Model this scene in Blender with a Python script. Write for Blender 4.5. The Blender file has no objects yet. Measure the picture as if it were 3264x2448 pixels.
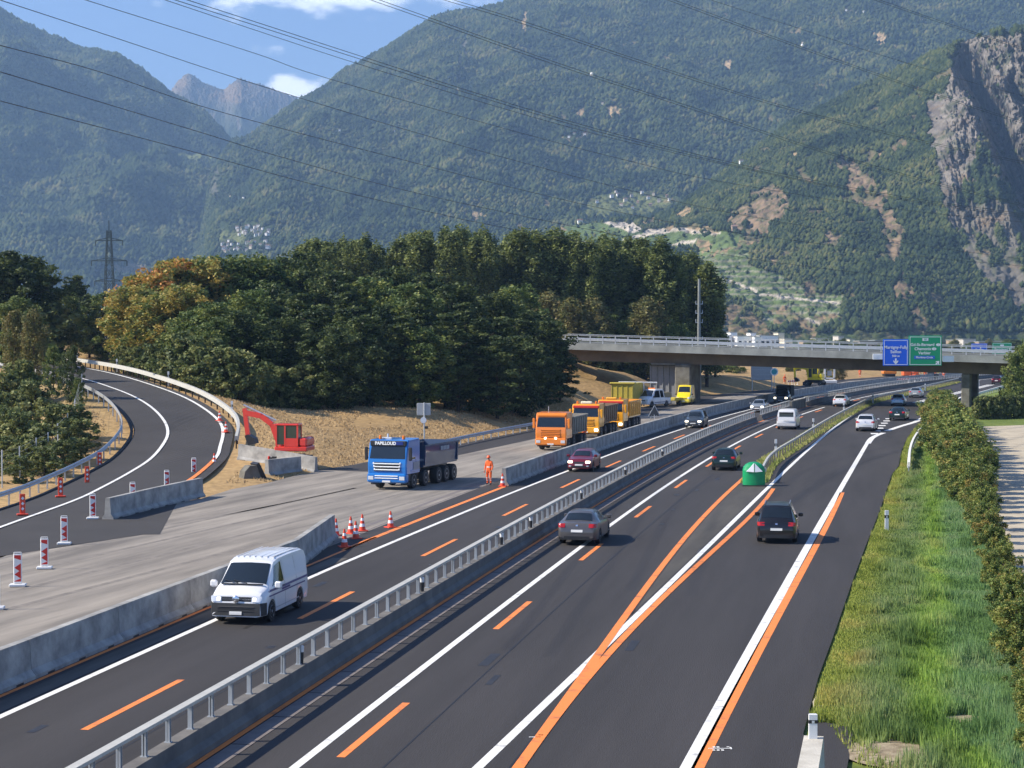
import bpy, math, random
import numpy as np
from mathutils import Vector, Matrix
from mathutils.geometry import tessellate_polygon
R = math.radians
rng = np.random.RandomState(7)
random.seed(7)
sc = bpy.context.scene
col = sc.collection
# ------------------------------------------------------------------ camera
H = 9.5; F = 5755.0; PIT = math.atan(169 / F)
cam_d = bpy.data.cameras.new('camera'); cam = bpy.data.objects.new('camera', cam_d); col.objects.link(cam)
cam_d.sensor_width = 36; cam_d.lens = 36 * F / 3264; cam_d.clip_start = 0.5; cam_d.clip_end = 60000
cam.location = (0, 0, H); cam.rotation_euler = (math.pi / 2 - PIT, 0, 0)
sc.camera = cam
# ------------------------------------------------------------------ light
SUN_EL = 38.0; SX, SY = -0.995, -0.10                 # horizontal direction towards the sun
sun_d = bpy.data.lights.new('sun', 'SUN'); sun = bpy.data.objects.new('sun', sun_d); col.objects.link(sun)
sun_d.energy = 5.0; sun_d.angle = R(0.53); sun_d.color = (1.0, 0.91, 0.77)
sv = Vector((SX * math.cos(R(SUN_EL)), SY * math.cos(R(SUN_EL)), math.sin(R(SUN_EL)))).normalized()
sun.rotation_euler = sv.to_track_quat('Z', 'Y').to_euler(); sun.location = (-60, 0, 120)
sc.view_settings.view_transform = 'Standard'; sc.view_settings.look = 'None'
sc.view_settings.gamma = 1; sc.view_settings.exposure = 0.80
w = bpy.data.worlds.new('World'); sc.world = w; w.use_nodes = True
nt = w.node_tree; nt.nodes.clear()
def N(t, typ, **kw):
    n = t.nodes.new(typ)
    for k, v in kw.items(): setattr(n, k, v)
    return n
def M2(t, op, a, b=None, c=None):
    n = t.nodes.new('ShaderNodeMath'); n.operation = op
    for i, v in enumerate((a, b, c)):
        if v is None: continue
        if isinstance(v, (int, float)): n.inputs[i].default_value = v
        else: t.links.new(v, n.inputs[i])
    return n.outputs[0]
sky = N(nt, 'ShaderNodeTexSky', sky_type='NISHITA', sun_disc=False)
sky.sun_elevation = R(SUN_EL); sky.sun_rotation = math.atan2(SX, SY); sky.altitude = 470
sky.air_density = 1.0; sky.dust_density = 0.6; sky.ozone_density = 2.0
tc = N(nt, 'ShaderNodeTexCoord'); sep = N(nt, 'ShaderNodeSeparateXYZ'); nt.links.new(tc.outputs['Generated'], sep.inputs[0])
yy = M2(nt, 'MAXIMUM', sep.outputs[1], 0.05)
uu = M2(nt, 'DIVIDE', sep.outputs[0], yy); vv = M2(nt, 'DIVIDE', sep.outputs[2], yy)
cv = N(nt, 'ShaderNodeCombineXYZ'); nt.links.new(uu, cv.inputs[0]); nt.links.new(vv, cv.inputs[1])
mp = N(nt, 'ShaderNodeMapping'); mp.inputs['Scale'].default_value = (34, 62, 1); nt.links.new(cv.outputs[0], mp.inputs[0])
cn = N(nt, 'ShaderNodeTexNoise'); cn.inputs['Scale'].default_value = 1.0; cn.inputs['Detail'].default_value = 7; cn.inputs['Roughness'].default_value = 0.55
nt.links.new(mp.outputs[0], cn.inputs['Vector'])
def blob(px, py, a, b):
    u0 = (px - 1106) / 3900; v0 = (715 - py) / 3900; a /= 3900; b /= 3900
    d = M2(nt, 'ADD', M2(nt, 'POWER', M2(nt, 'ABSOLUTE', M2(nt, 'DIVIDE', M2(nt, 'SUBTRACT', uu, u0), a)), 2.0),
           M2(nt, 'POWER', M2(nt, 'ABSOLUTE', M2(nt, 'DIVIDE', M2(nt, 'SUBTRACT', vv, v0), b)), 2.0))
    return M2(nt, 'SUBTRACT', 1.0, d)
cm = M2(nt, 'MAXIMUM', blob(660, -20, 330, 75), blob(650, 200, 110, 42))
cm = M2(nt, 'MAXIMUM', cm, M2(nt, 'SUBTRACT', blob(583, 104, 60, 36), 0.12))
cm = M2(nt, 'MAXIMUM', cm, M2(nt, 'SUBTRACT', blob(1000, 5, 120, 30), 0.25))
cd = M2(nt, 'ADD', M2(nt, 'MULTIPLY', cm, 0.42), M2(nt, 'MULTIPLY', M2(nt, 'SUBTRACT', cn.outputs[0], 0.56), 1.7))
mr = N(nt, 'ShaderNodeMapRange', interpolation_type='SMOOTHSTEP'); nt.links.new(cd, mr.inputs[0])
mr.inputs[1].default_value = -0.02; mr.inputs[2].default_value = 0.46
bg1 = N(nt, 'ShaderNodeBackground'); bg1.inputs['Strength'].default_value = 0.098; tint = N(nt, 'ShaderNodeVectorMath', operation='MULTIPLY'); tint.inputs[1].default_value = (.74, .84, 1.10); nt.links.new(sky.outputs[0], tint.inputs[0]); nt.links.new(tint.outputs[0], bg1.inputs[0])
bg2 = N(nt, 'ShaderNodeBackground'); bg2.inputs['Color'].default_value = (0.80, 0.84, 0.90, 1); bg2.inputs['Strength'].default_value = 1.35
mx = N(nt, 'ShaderNodeMixShader'); nt.links.new(mr.outputs[0], mx.inputs[0]); nt.links.new(bg1.outputs[0], mx.inputs[1]); nt.links.new(bg2.outputs[0], mx.inputs[2])
wo = N(nt, 'ShaderNodeOutputWorld'); nt.links.new(mx.outputs[0], wo.inputs[0])
w.cycles.sampling_method = 'AUTOMATIC'
sc.cycles.max_bounces = 6; sc.cycles.diffuse_bounces = 2; sc.cycles.glossy_bounces = 2; sc.cycles.transparent_max_bounces = 6
sc.cycles.volume_bounces = 0; sc.cycles.use_denoising = True
# ------------------------------------------------------------------ helpers
CP, SP = math.cos(PIT), math.sin(PIT)
def ray(x, y):
    u = (x - 1632) / F; v = (1224 - y) / F
    return u, CP + v * SP, -SP + v * CP
def G(x, y, z=0.0):                                  # pixel of the 3264 px photo -> ground point at height z
    d = ray(x, y); t = (z - H) / d[2]
    return (d[0] * t, d[1] * t)
def PZ(x, y, Z):                                     # pixel and distance -> 3D point
    d = ray(x, y); t = Z / d[1]
    return (d[0] * t, Z, H + d[2] * t)
def tag(o, label=None, cat=None, group=None, kind=None):
    if label: o['label'] = label
    if cat: o['category'] = cat
    if group: o['group'] = group
    if kind: o['kind'] = kind
    return o
def empty(name, loc=(0, 0, 0), rz=0.0):
    o = bpy.data.objects.new(name, None); col.objects.link(o); o.location = loc; o.rotation_euler = (0, 0, rz)
    o.empty_display_size = 0.3
    return o
def copy_tree(o, parent=None):
    c = o.copy(); col.objects.link(c)
    if parent is not None: c.parent = parent
    for ch in list(o.children): copy_tree(ch, c)
    return c
def inst(proto, loc, rz=0.0, s=1.0, first=None):
    if not proto.get('_used'):
        proto['_used'] = 1; o = proto
    else:
        o = copy_tree(proto)
    o.location = loc; o.rotation_euler = (0, 0, rz); o.scale = (s, s, s) if not hasattr(s, '__len__') else s
    return o
ORD = ['first', 'second', 'third', 'fourth', 'fifth', 'sixth', 'seventh', 'eighth', 'ninth', 'tenth', 'eleventh', 'twelfth',
       'thirteenth', 'fourteenth', 'fifteenth', 'sixteenth', 'seventeenth', 'eighteenth', 'nineteenth', 'twentieth']
TENS = {2: 'twenty', 3: 'thirty', 4: 'forty', 5: 'fifty', 6: 'sixty', 7: 'seventy', 8: 'eighty', 9: 'ninety'}
def ordinal(i):
    if i < 20: return ORD[i]
    n = i + 1; t, u = divmod(n, 10)
    if u == 0: return TENS[t][:-1] + 'ieth'
    return TENS[t] + '-' + ORD[u - 1]
class MB:
    def __init__(s): s.v = []; s.f = []; s.m = []; s.k = 0
    def add(s, vs, fs):
        b = len(s.v); s.v += [tuple(p) for p in vs]
        for f in fs: s.f.append([b + i for i in f]); s.m.append(s.k)
        return s
    def box(s, x0, x1, y0, y1, z0, z1):
        return s.add([(x0, y0, z0), (x1, y0, z0), (x1, y1, z0), (x0, y1, z0), (x0, y0, z1), (x1, y0, z1), (x1, y1, z1), (x0, y1, z1)],
                     [(3, 2, 1, 0), (4, 5, 6, 7), (0, 1, 5, 4), (1, 2, 6, 5), (2, 3, 7, 6), (3, 0, 4, 7)])
    def cbox(s, x0, x1, y0, y1, z0, z1, c=0.03):     # box with chamfered edges
        v = []; f = []
        prof = [(x0 + c, y0), (x1 - c, y0), (x1, y0 + c), (x1, y1 - c), (x1 - c, y1), (x0 + c, y1), (x0, y1 - c), (x0, y0 + c)]
        cx, cy = (x0 + x1) / 2, (y0 + y1) / 2
        kx, ky = 1 - 2 * c / max(x1 - x0, 1e-3), 1 - 2 * c / max(y1 - y0, 1e-3)
        for z, sh in ((z0, 1), (z0 + c, 0), (z1 - c, 0), (z1, 1)):
            for (x, y) in prof:
                v.append((cx + (x - cx) * (kx if sh else 1), cy + (y - cy) * (ky if sh else 1), z))
        for r in range(3):
            for i in range(8): j = (i + 1) % 8; f.append((r * 8 + i, r * 8 + j, r * 8 + 8 + j, r * 8 + 8 + i))
        f.append(tuple(range(7, -1, -1))); f.append(tuple(range(24, 32)))
        return s.add(v, f)
    def prism(s, prof, y0, y1, axis='y'):            # profile in (a,z) extruded along y (or x)
        n = len(prof)
        if axis == 'y': v = [(a, y0, z) for a, z in prof] + [(a, y1, z) for a, z in prof]
        elif axis == 'x': v = [(y0, a, z) for a, z in prof] + [(y1, a, z) for a, z in prof]
        else: v = [(a, z, y0) for a, z in prof] + [(a, z, y1) for a, z in prof]
        f = [(i, (i + 1) % n, n + (i + 1) % n, n + i) for i in range(n)] + [tuple(range(n - 1, -1, -1)), tuple(range(n, 2 * n))]
        return s.add(v, f)
    def tube(s, p0, p1, r, n=8, r1=None):
        p0 = Vector(p0); p1 = Vector(p1); d = (p1 - p0)
        if d.length < 1e-6: return s
        d.normalize(); r1 = r if r1 is None else r1
        a = d.orthogonal().normalized(); b = d.cross(a)
        v = [p0 + (a * math.cos(2 * math.pi * i / n) + b * math.sin(2 * math.pi * i / n)) * r for i in range(n)]
        v += [p1 + (a * math.cos(2 * math.pi * i / n) + b * math.sin(2 * math.pi * i / n)) * r1 for i in range(n)]
        f = [(i, (i + 1) % n, n + (i + 1) % n, n + i) for i in range(n)] + [tuple(range(n - 1, -1, -1)), tuple(range(n, 2 * n))]
        return s.add(v, f)
    def bar(s, p0, p1, wd, ht):                      # square bar between points
        p0 = Vector(p0); p1 = Vector(p1); d = (p1 - p0).normalized()
        up = Vector((0, 0, 1)) if abs(d.z) < 0.95 else Vector((0, 1, 0))
        a = d.cross(up).normalized() * wd / 2; b = a.cross(d).normalized() * ht / 2
        v = [p0 - a - b, p0 + a - b, p0 + a + b, p0 - a + b, p1 - a - b, p1 + a - b, p1 + a + b, p1 - a + b]
        return s.add(v, [(3, 2, 1, 0), (4, 5, 6, 7), (0, 1, 5, 4), (1, 2, 6, 5), (2, 3, 7, 6), (3, 0, 4, 7)])
    def lathe(s, prof, n=16, c=(0, 0, 0), axis='z'):
        v = []; f = []
        for r, z in prof:
            for i in range(n):
                a = 2 * math.pi * i / n
                p = (r * math.cos(a), r * math.sin(a), z)
                if axis == 'x': p = (p[2], p[0], p[1])
                elif axis == 'y': p = (p[0], p[2], p[1])
                v.append((c[0] + p[0], c[1] + p[1], c[2] + p[2]))
        for k in range(len(prof) - 1):
            for i in range(n): j = (i + 1) % n; f.append((k * n + i, k * n + j, k * n + n + j, k * n + n + i))
        f.append(tuple(range(n - 1, -1, -1))); f.append(tuple((len(prof) - 1) * n + i for i in range(n)))
        return s.add(v, f)
    def grid(s, P):                                  # P[i][j] points
        n, m = len(P), len(P[0]); v = [p for row in P for p in row]
        return s.add(v, [(i * m + j, i * m + j + 1, (i + 1) * m + j + 1, (i + 1) * m + j) for i in range(n - 1) for j in range(m - 1)])
    def sweep(s, path, prof, closed=True):           # prof in (offset to right, up), path 3D points
        n = len(path); m = len(prof); v = []
        for i in range(n):
            a = path[max(i - 1, 0)]; b = path[min(i + 1, n - 1)]
            d = Vector((b[0] - a[0], b[1] - a[1], 0)).normalized(); rt = Vector((d.y, -d.x, 0))
            for (o, u) in prof: v.append((path[i][0] + rt.x * o, path[i][1] + rt.y * o, path[i][2] + u))
        f = []
        for i in range(n - 1):
            for j in range(m if closed else m - 1):
                k = (j + 1) % m; f.append((i * m + j, i * m + k, (i + 1) * m + k, (i + 1) * m + j))
        if closed: f.append(tuple(range(m - 1, -1, -1))); f.append(tuple((n - 1) * m + j for j in range(m)))
        return s.add(v, f)
    def build(s, name, mats, parent=None, org=(0, 0, 0), smooth=None, bevel=0):
        me = bpy.data.meshes.new(name)
        vs = s.v if org == (0, 0, 0) else [(a - org[0], b - org[1], c - org[2]) for a, b, c in s.v]
        me.from_pydata(vs, [], s.f)
        if not isinstance(mats, (list, tuple)): mats = [mats]
        for m_ in mats: me.materials.append(m_)
        if len(mats) > 1: me.polygons.foreach_set('material_index', s.m)
        me.validate(); me.update()
        if smooth is not None:
            me.shade_smooth(); me.set_sharp_from_angle(angle=R(smooth))
        o = bpy.data.objects.new(name, me); col.objects.link(o)
        if parent is not None: o.parent = parent
        return o
def big_mesh(name, V, Fq, mats, attrs=None, smooth=False, colattr=None):
    me = bpy.data.meshes.new(name)
    k = Fq.shape[1]
    me.vertices.add(len(V)); me.vertices.foreach_set('co', V.astype(np.float32).ravel())
    me.loops.add(Fq.size); me.loops.foreach_set('vertex_index', Fq.astype(np.int32).ravel())
    me.polygons.add(len(Fq)); me.polygons.foreach_set('loop_start', np.arange(0, Fq.size, k, dtype=np.int32))
    me.polygons.foreach_set('loop_total', np.full(len(Fq), k, dtype=np.int32))
    if smooth: me.polygons.foreach_set('use_smooth', np.ones(len(Fq), dtype=bool))
    me.update(calc_edges=True)
    if colattr is not None:
        at = me.color_attributes.new('Col', 'FLOAT_COLOR', 'POINT')
        c4 = np.ones((len(V), 4), dtype=np.float32); c4[:, :colattr.shape[1]] = colattr
        at.data.foreach_set('color', c4.ravel())
    for m_ in (mats if isinstance(mats, (list, tuple)) else [mats]): me.materials.append(m_)
    me.validate()
    return me
def link(name, me, parent=None):
    o = bpy.data.objects.new(name, me); col.objects.link(o)
    if parent is not None: o.parent = parent
    return o
# noise ------------------------------------------------------------
_perm = np.random.RandomState(3).permutation(256); _perm = np.concatenate([_perm, _perm])
_gr = np.stack([np.cos(np.arange(16) * math.pi / 8), np.sin(np.arange(16) * math.pi / 8)], 1)
def pn(x, y):
    x = np.asarray(x, float); y = np.asarray(y, float)
    xi = np.floor(x).astype(int); yi = np.floor(y).astype(int); xf = x - xi; yf = y - yi; xi &= 255; yi &= 255
    def g(ix, iy, fx, fy):
        h = _perm[_perm[ix & 255] + (iy & 255)] & 15
        return _gr[h, 0] * fx + _gr[h, 1] * fy
    u = xf * xf * xf * (xf * (xf * 6 - 15) + 10); v = yf * yf * yf * (yf * (yf * 6 - 15) + 10)
    a = g(xi, yi, xf, yf) * (1 - u) + g(xi + 1, yi, xf - 1, yf) * u
    b = g(xi, yi + 1, xf, yf - 1) * (1 - u) + g(xi + 1, yi + 1, xf - 1, yf - 1) * u
    return (a * (1 - v) + b * v) * 1.5
def fbm(x, y, o=5, g=0.5):
    t = 0; a = 1; s = 0
    for i in range(o): t = t + a * pn(x + 17.3 * i, y - 9.1 * i); s += a; a *= g; x = x * 2.03; y = y * 2.03
    return t / s
def ridged(x, y, o=5, g=0.55):
    t = 0; a = 1; s = 0
    for i in range(o): t = t + a * (1 - 2 * np.abs(pn(x + 31.7 * i, y + 5.3 * i))); s += a; a *= g; x = x * 2.07; y = y * 2.07
    return t / s
def sst(a, b, x):
    t = np.clip((x - a) / (b - a), 0, 1); return t * t * (3 - 2 * t)
def inpoly(px, py, poly):
    c = np.zeros(np.shape(px), bool); n = len(poly)
    for i in range(n):
        x0, y0 = poly[i]; x1, y1 = poly[i - 1]
        if y0 == y1: continue
        k = ((y0 > py) != (y1 > py)) & (px < (x1 - x0) * (py - y0) / (y1 - y0) + x0)
        c ^= k
    return c
# ------------------------------------------------------------------ materials
def srgb(r, g, b):
    f = lambda c: (c / 255 / 12.92) if c / 255 <= 0.04045 else ((c / 255 + 0.055) / 1.055) ** 2.4
    return (f(r), f(g), f(b))
def mat(name, c, rough=0.6, metal=0.0, var=0.0, vs=3.0, bump=0.0, bs=20.0, c2=None, coat=0.0, emit=None, stretch=None, det=5, lohi=(.32, .68)):
    m = bpy.data.materials.new(name); m.use_nodes = True; t = m.node_tree; b = t.nodes['Principled BSDF']
    b.inputs['Base Color'].default_value = (*c, 1); b.inputs['Roughness'].default_value = rough; b.inputs['Metallic'].default_value = metal
    if coat: b.inputs['Coat Weight'].default_value = coat; b.inputs['Coat Roughness'].default_value = 0.08
    if emit: b.inputs['Emission Color'].default_value = (*emit[0], 1); b.inputs['Emission Strength'].default_value = emit[1]
    if var or bump or c2:
        tcn = N(t, 'ShaderNodeTexCoord'); src = tcn.outputs['Object']
        if stretch:
            mpn = N(t, 'ShaderNodeMapping'); mpn.inputs['Scale'].default_value = stretch[:3]
            if len(stretch) > 3: mpn.vector_type = 'TEXTURE'; mpn.inputs['Rotation'].default_value = (0, 0, stretch[3]); mpn.inputs['Scale'].default_value = tuple(1 / q for q in stretch[:3])
            t.links.new(src, mpn.inputs[0]); src = mpn.outputs[0]
    if var or c2:
        n = N(t, 'ShaderNodeTexNoise'); n.inputs['Scale'].default_value = vs; n.inputs['Detail'].default_value = det; n.inputs['Roughness'].default_value = 0.62
        t.links.new(src, n.inputs['Vector'])
        mixn = N(t, 'ShaderNodeMix', data_type='RGBA')
        k = var if var else 0.3
        lo = c2 if c2 else tuple(q * (1 - k) for q in c); hi = c if c2 else tuple(min(1, q * (1 + k)) for q in c)
        mixn.inputs['A'].default_value = (*lo, 1); mixn.inputs['B'].default_value = (*hi, 1)
        r2 = N(t, 'ShaderNodeMapRange'); r2.inputs[1].default_value = lohi[0]; r2.inputs[2].default_value = lohi[1]
        t.links.new(n.outputs[0], r2.inputs[0]); t.links.new(r2.outputs[0], mixn.inputs['Factor']); t.links.new(mixn.outputs['Result'], b.inputs['Base Color'])
    if bump:
        n2 = N(t, 'ShaderNodeTexNoise'); n2.inputs['Scale'].default_value = bs; n2.inputs['Detail'].default_value = 4
        t.links.new(src, n2.inputs['Vector']); bp = N(t, 'ShaderNodeBump'); bp.inputs['Strength'].default_value = bump; bp.inputs['Distance'].default_value = 0.05
        t.links.new(n2.outputs[0], bp.inputs['Height']); t.links.new(bp.outputs[0], b.inputs['Normal'])
    return m
def attr_mat(name, rough=0.85, transl=0.0, bump=None, spec=0.2, mul=None):
    m = bpy.data.materials.new(name); m.use_nodes = True; t = m.node_tree; b = t.nodes['Principled BSDF']
    a = N(t, 'ShaderNodeAttribute', attribute_name='Col'); b.inputs['Roughness'].default_value = rough; b.inputs['Specular IOR Level'].default_value = spec
    src = a.outputs['Color']
    if mul:
        tcn = N(t, 'ShaderNodeTexCoord'); n = N(t, 'ShaderNodeTexNoise'); n.inputs['Scale'].default_value = mul[0]; n.inputs['Detail'].default_value = 4; n.inputs['Roughness'].default_value = .7
        t.links.new(tcn.outputs['Object'], n.inputs['Vector'])
        r2 = N(t, 'ShaderNodeMapRange'); r2.inputs[1].default_value = 0.3; r2.inputs[2].default_value = 0.7; r2.inputs[3].default_value = 1 - mul[1]; r2.inputs[4].default_value = 1 + mul[1]
        t.links.new(n.outputs[0], r2.inputs[0])
        vm = N(t, 'ShaderNodeVectorMath', operation='SCALE'); t.links.new(src, vm.inputs[0]); t.links.new(r2.outputs[0], vm.inputs['Scale']); src = vm.outputs[0]
    t.links.new(src, b.inputs['Base Color'])
    if bump:
        tcn = N(t, 'ShaderNodeTexCoord'); n2 = N(t, 'ShaderNodeTexVoronoi'); n2.inputs['Scale'].default_value = bump[0]
        t.links.new(tcn.outputs['Object'], n2.inputs['Vector']); bp = N(t, 'ShaderNodeBump', invert=True); bp.inputs['Strength'].default_value = bump[1]; bp.inputs['Distance'].default_value = bump[2]
        t.links.new(n2.outputs['Distance'], bp.inputs['Height']); t.links.new(bp.outputs[0], b.inputs['Normal'])
    if transl:
        out = t.nodes['Material Output']; tr = N(t, 'ShaderNodeBsdfTranslucent'); t.links.new(src, tr.inputs[0])
        ms = N(t, 'ShaderNodeMixShader'); ms.inputs[0].default_value = transl; t.links.new(b.outputs[0], ms.inputs[1]); t.links.new(tr.outputs[0], ms.inputs[2]); t.links.new(ms.outputs[0], out.inputs[0])
    return m
Mt = {}
Mt['asphalt'] = mat('dark_asphalt', srgb(53, 50, 49), 0.88, var=0.28, vs=0.55, bump=0.25, bs=60, stretch=(1, 0.07, 1, R(-11)), det=9)
Mt['asphalt_ramp'] = mat('ramp_asphalt', srgb(59, 56, 54), 0.9, var=0.14, vs=0.3, bump=0.25, bs=60)
Mt['milled'] = mat('milled_asphalt', srgb(160, 151, 138), 0.95, c2=srgb(110, 104, 96), vs=0.8, bump=0.4, bs=30, stretch=(1, 0.10, 1, R(-17)), det=8)
Mt['white'] = mat('white_line_paint', (0.80, 0.79, 0.74), 0.7, c2=(.36, .35, .33), vs=1.6, det=12, lohi=(.30, .44))
Mt['orange'] = mat('orange_line_paint', (0.88, 0.25, 0.05), 0.7, c2=(.42, .15, .06), vs=1.3, det=12, lohi=(.30, .46))
Mt['gutter'] = mat('gutter_concrete', srgb(120, 112, 108), 0.9, var=0.15, vs=2)
Mt['conc'] = mat('barrier_concrete', srgb(178, 176, 170), 0.9, c2=srgb(124, 123, 120), vs=1.3, bump=0.2, bs=25, det=8)
Mt['conc_m'] = mat('median_concrete', srgb(122, 118, 112), 0.9, c2=srgb(90, 88, 86), vs=1.0, bump=.2, det=8)
Mt['conc_p'] = mat('pale_concrete', srgb(205, 200, 186), 0.9, c2=srgb(176, 170, 156), vs=2.0, bump=.2)
Mt['conc_d'] = mat('weathered_concrete', srgb(128, 126, 118), 0.9, c2=srgb(88, 84, 74), vs=0.8, bump=0.3, bs=15, det=8)
Mt['deckc'] = mat('bridge_edge_concrete', srgb(150, 154, 150), 0.9, c2=srgb(116, 120, 118), vs=0.5, det=8)
Mt['girder'] = mat('girder_concrete', srgb(118, 102, 80), 0.9, c2=srgb(88, 76, 58), vs=0.4, det=8)
Mt['galv'] = mat('galvanised_steel', srgb(190, 194, 196), 0.45, 0.55, var=0.1, vs=3)
Mt['galv_w'] = mat('pale_zinc_steel', srgb(196, 193, 182), 0.55, 0.2, var=0.08, vs=3)
Mt['dark'] = mat('dark_rubber', (0.018, 0.018, 0.02), 0.7)
Mt['black'] = mat('black_plastic', (0.02, 0.02, 0.022), 0.5)
Mt['glass'] = mat('tinted_glass', (0.012, 0.017, 0.02), 0.05, coat=0.6)
Mt['rim'] = mat('alloy_rim', srgb(165, 168, 172), 0.35, 0.7)
Mt['chrome'] = mat('bright_chrome', (0.8, 0.8, 0.82), 0.15, 0.9)
Mt['lampglass'] = mat('headlight_glass', (0.75, 0.78, 0.8), 0.08, 0.2, coat=0.5)
Mt['lamp_on'] = mat('lit_headlight', (1, .95, .85), 0.2, emit=((1, 0.86, 0.6), 3.0))
Mt['tail'] = mat('red_tail_lamp', (0.45, 0.012, 0.01), 0.2, coat=0.5)
Mt['tail_on'] = mat('lit_tail_lamp', (0.6, 0.02, 0.01), 0.2, emit=((1, .08, .04), .8))
Mt['amber'] = mat('amber_beacon', (0.9, 0.22, 0.02), 0.3, coat=0.4)
Mt['plate'] = mat('licence_plate', (0.75, 0.75, 0.72), 0.5)
Mt['redw'] = mat('signal_red', (0.62, 0.03, 0.02), 0.5)
Mt['whp'] = mat('white_plastic', (0.78, 0.78, 0.76), 0.5)
Mt['cone_o'] = mat('cone_orange_red', (0.75, 0.07, 0.025), 0.5, var=.08)
Mt['drygrass'] = mat('dry_grass', srgb(190, 158, 104), 0.95, c2=srgb(138, 112, 70), vs=0.35, bump=0.6, bs=3.0, det=9)
Mt['gravel'] = mat('pale_gravel', srgb(196, 184, 160), 0.95, c2=srgb(166, 154, 132), vs=0.6, bump=0.3, bs=18, det=8)
Mt['bark'] = mat('bark', srgb(70, 56, 44), 0.95, var=0.3, vs=4, bump=.5, bs=10)
Mt['skin'] = mat('skin', srgb(190, 140, 110), 0.6)
Mt['hivis_o'] = mat('hivis_orange_cloth', (0.9, 0.15, 0.03), 0.8, var=.1)
Mt['hivis_y'] = mat('hivis_yellow_cloth', (0.70, 0.85, 0.05), 0.8, var=.1)
Mt['navy'] = mat('dark_trousers', (0.03, 0.035, 0.05), 0.9)
Mt['reflect'] = mat('reflective_band', (0.7, 0.7, 0.68), 0.4)
def paint(name, c, metal=0.0, rough=0.3): return mat(name, c, rough, metal, coat=0.7)
FOL = attr_mat('foliage', 0.6, transl=0.30, spec=.35)
GRS = attr_mat('grass_blades', 0.75, transl=0.3, spec=.2)
# ------------------------------------------------------------------ road reference curve
WRp = np.array([G(*q) for q in [(937, 2448), (1632, 1911), (1861, 1740), (1946, 1671), (2066, 1586), (2203, 1500), (2320, 1428), (2476, 1350),
                                (2536, 1327), (2634, 1297), (2701, 1276), (2842, 1251), (2900, 1240), (3052, 1218)]])
_c = np.polyfit(WRp[:, 1], WRp[:, 0], 3, w=1 / WRp[:, 1])
def refx(Y):
    Y = np.asarray(Y, float)
    x = np.polyval(_c, np.minimum(Y, 380)); d = np.polyval(np.polyder(_c), 380)
    return np.where(Y > 380, np.polyval(_c, 380) + (d + (Y - 380) * 0.0012) * (Y - 380), x)
REFY = np.concatenate([np.arange(12, 120, 1.5), np.arange(120, 420, 3), np.arange(420, 700, 10)])
REF = np.stack([refx(REFY), REFY], 1)
_d = np.gradient(REF, axis=0); _d /= np.linalg.norm(_d, axis=1)[:, None]; RN = np.stack([_d[:, 1], -_d[:, 0]], 1)
RS = np.concatenate([[0], np.cumsum(np.linalg.norm(np.diff(REF, axis=0), axis=1))])
def off(o, y0=None, y1=None, z=0.0):                 # parallel of the reference between two depths
    P = REF + RN * (np.array(o)[:, None] if np.ndim(o) else o)
    k = np.ones(len(P), bool)
    if y0 is not None: k &= REFY >= y0
    if y1 is not None: k &= REFY <= y1
    return [(a, b, z) for a, b in P[k]]
def at_s(s, o, z=0):
    x = np.interp(s, RS, REF[:, 0]); y = np.interp(s, RS, REF[:, 1]); nx = np.interp(s, RS, RN[:, 0]); ny = np.interp(s, RS, RN[:, 1])
    return (x + nx * o, y + ny * o, z)
def s_of_y(y): return float(np.interp(y, REFY, RS))
def road_dir(y):
    i = int(np.clip(np.searchsorted(REFY, y), 1, len(REFY) - 1)); return _d[i]
def catmull(P, n=6):
    P = [np.array(p, float) for p in P]; P = [2 * P[0] - P[1]] + P + [2 * P[-1] - P[-2]]; out = []
    for i in range(1, len(P) - 2):
        for k in range(n):
            t = k / n; a, b, c, d = P[i - 1], P[i], P[i + 1], P[i + 2]
            out.append(0.5 * ((2 * b) + (c - a) * t + (2 * a - 5 * b + 4 * c - d) * t * t + (3 * b - a - 3 * c + d) * t ** 3))
    out.append(P[-2]); return [tuple(q) for q in out]
def struct(name, mb, m, **k): return tag(mb.build(name, m, **k), kind='structure')
def strip(mb, A, B):
    n = len(A); return mb.add(list(A) + list(B), [(i, i + 1, n + i + 1, n + i) for i in range(n - 1)])
def line(mb, path, wd, z=None):
    p = [(a[0], a[1], (a[2] if z is None else z)) for a in path]
    return mb.sweep(p, [(-wd / 2, 0), (wd / 2, 0)], closed=False)
def poly(mb, pts, z=0.0):
    v = [Vector((p[0], p[1], 0)) for p in pts]; tr = tessellate_polygon([v])
    fs = []
    for t in tr:
        a, b, c = (v[i] for i in t)
        fs.append(t if (b - a).cross(c - a).z > 0 else (t[0], t[2], t[1]))
    return mb.add([(p[0], p[1], z) for p in pts], fs)
def smooth_path(pts, n=5, z=0):
    return [(a, b, z) for a, b, _ in catmull([(p[0], p[1], 0) for p in pts], n)]
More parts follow.
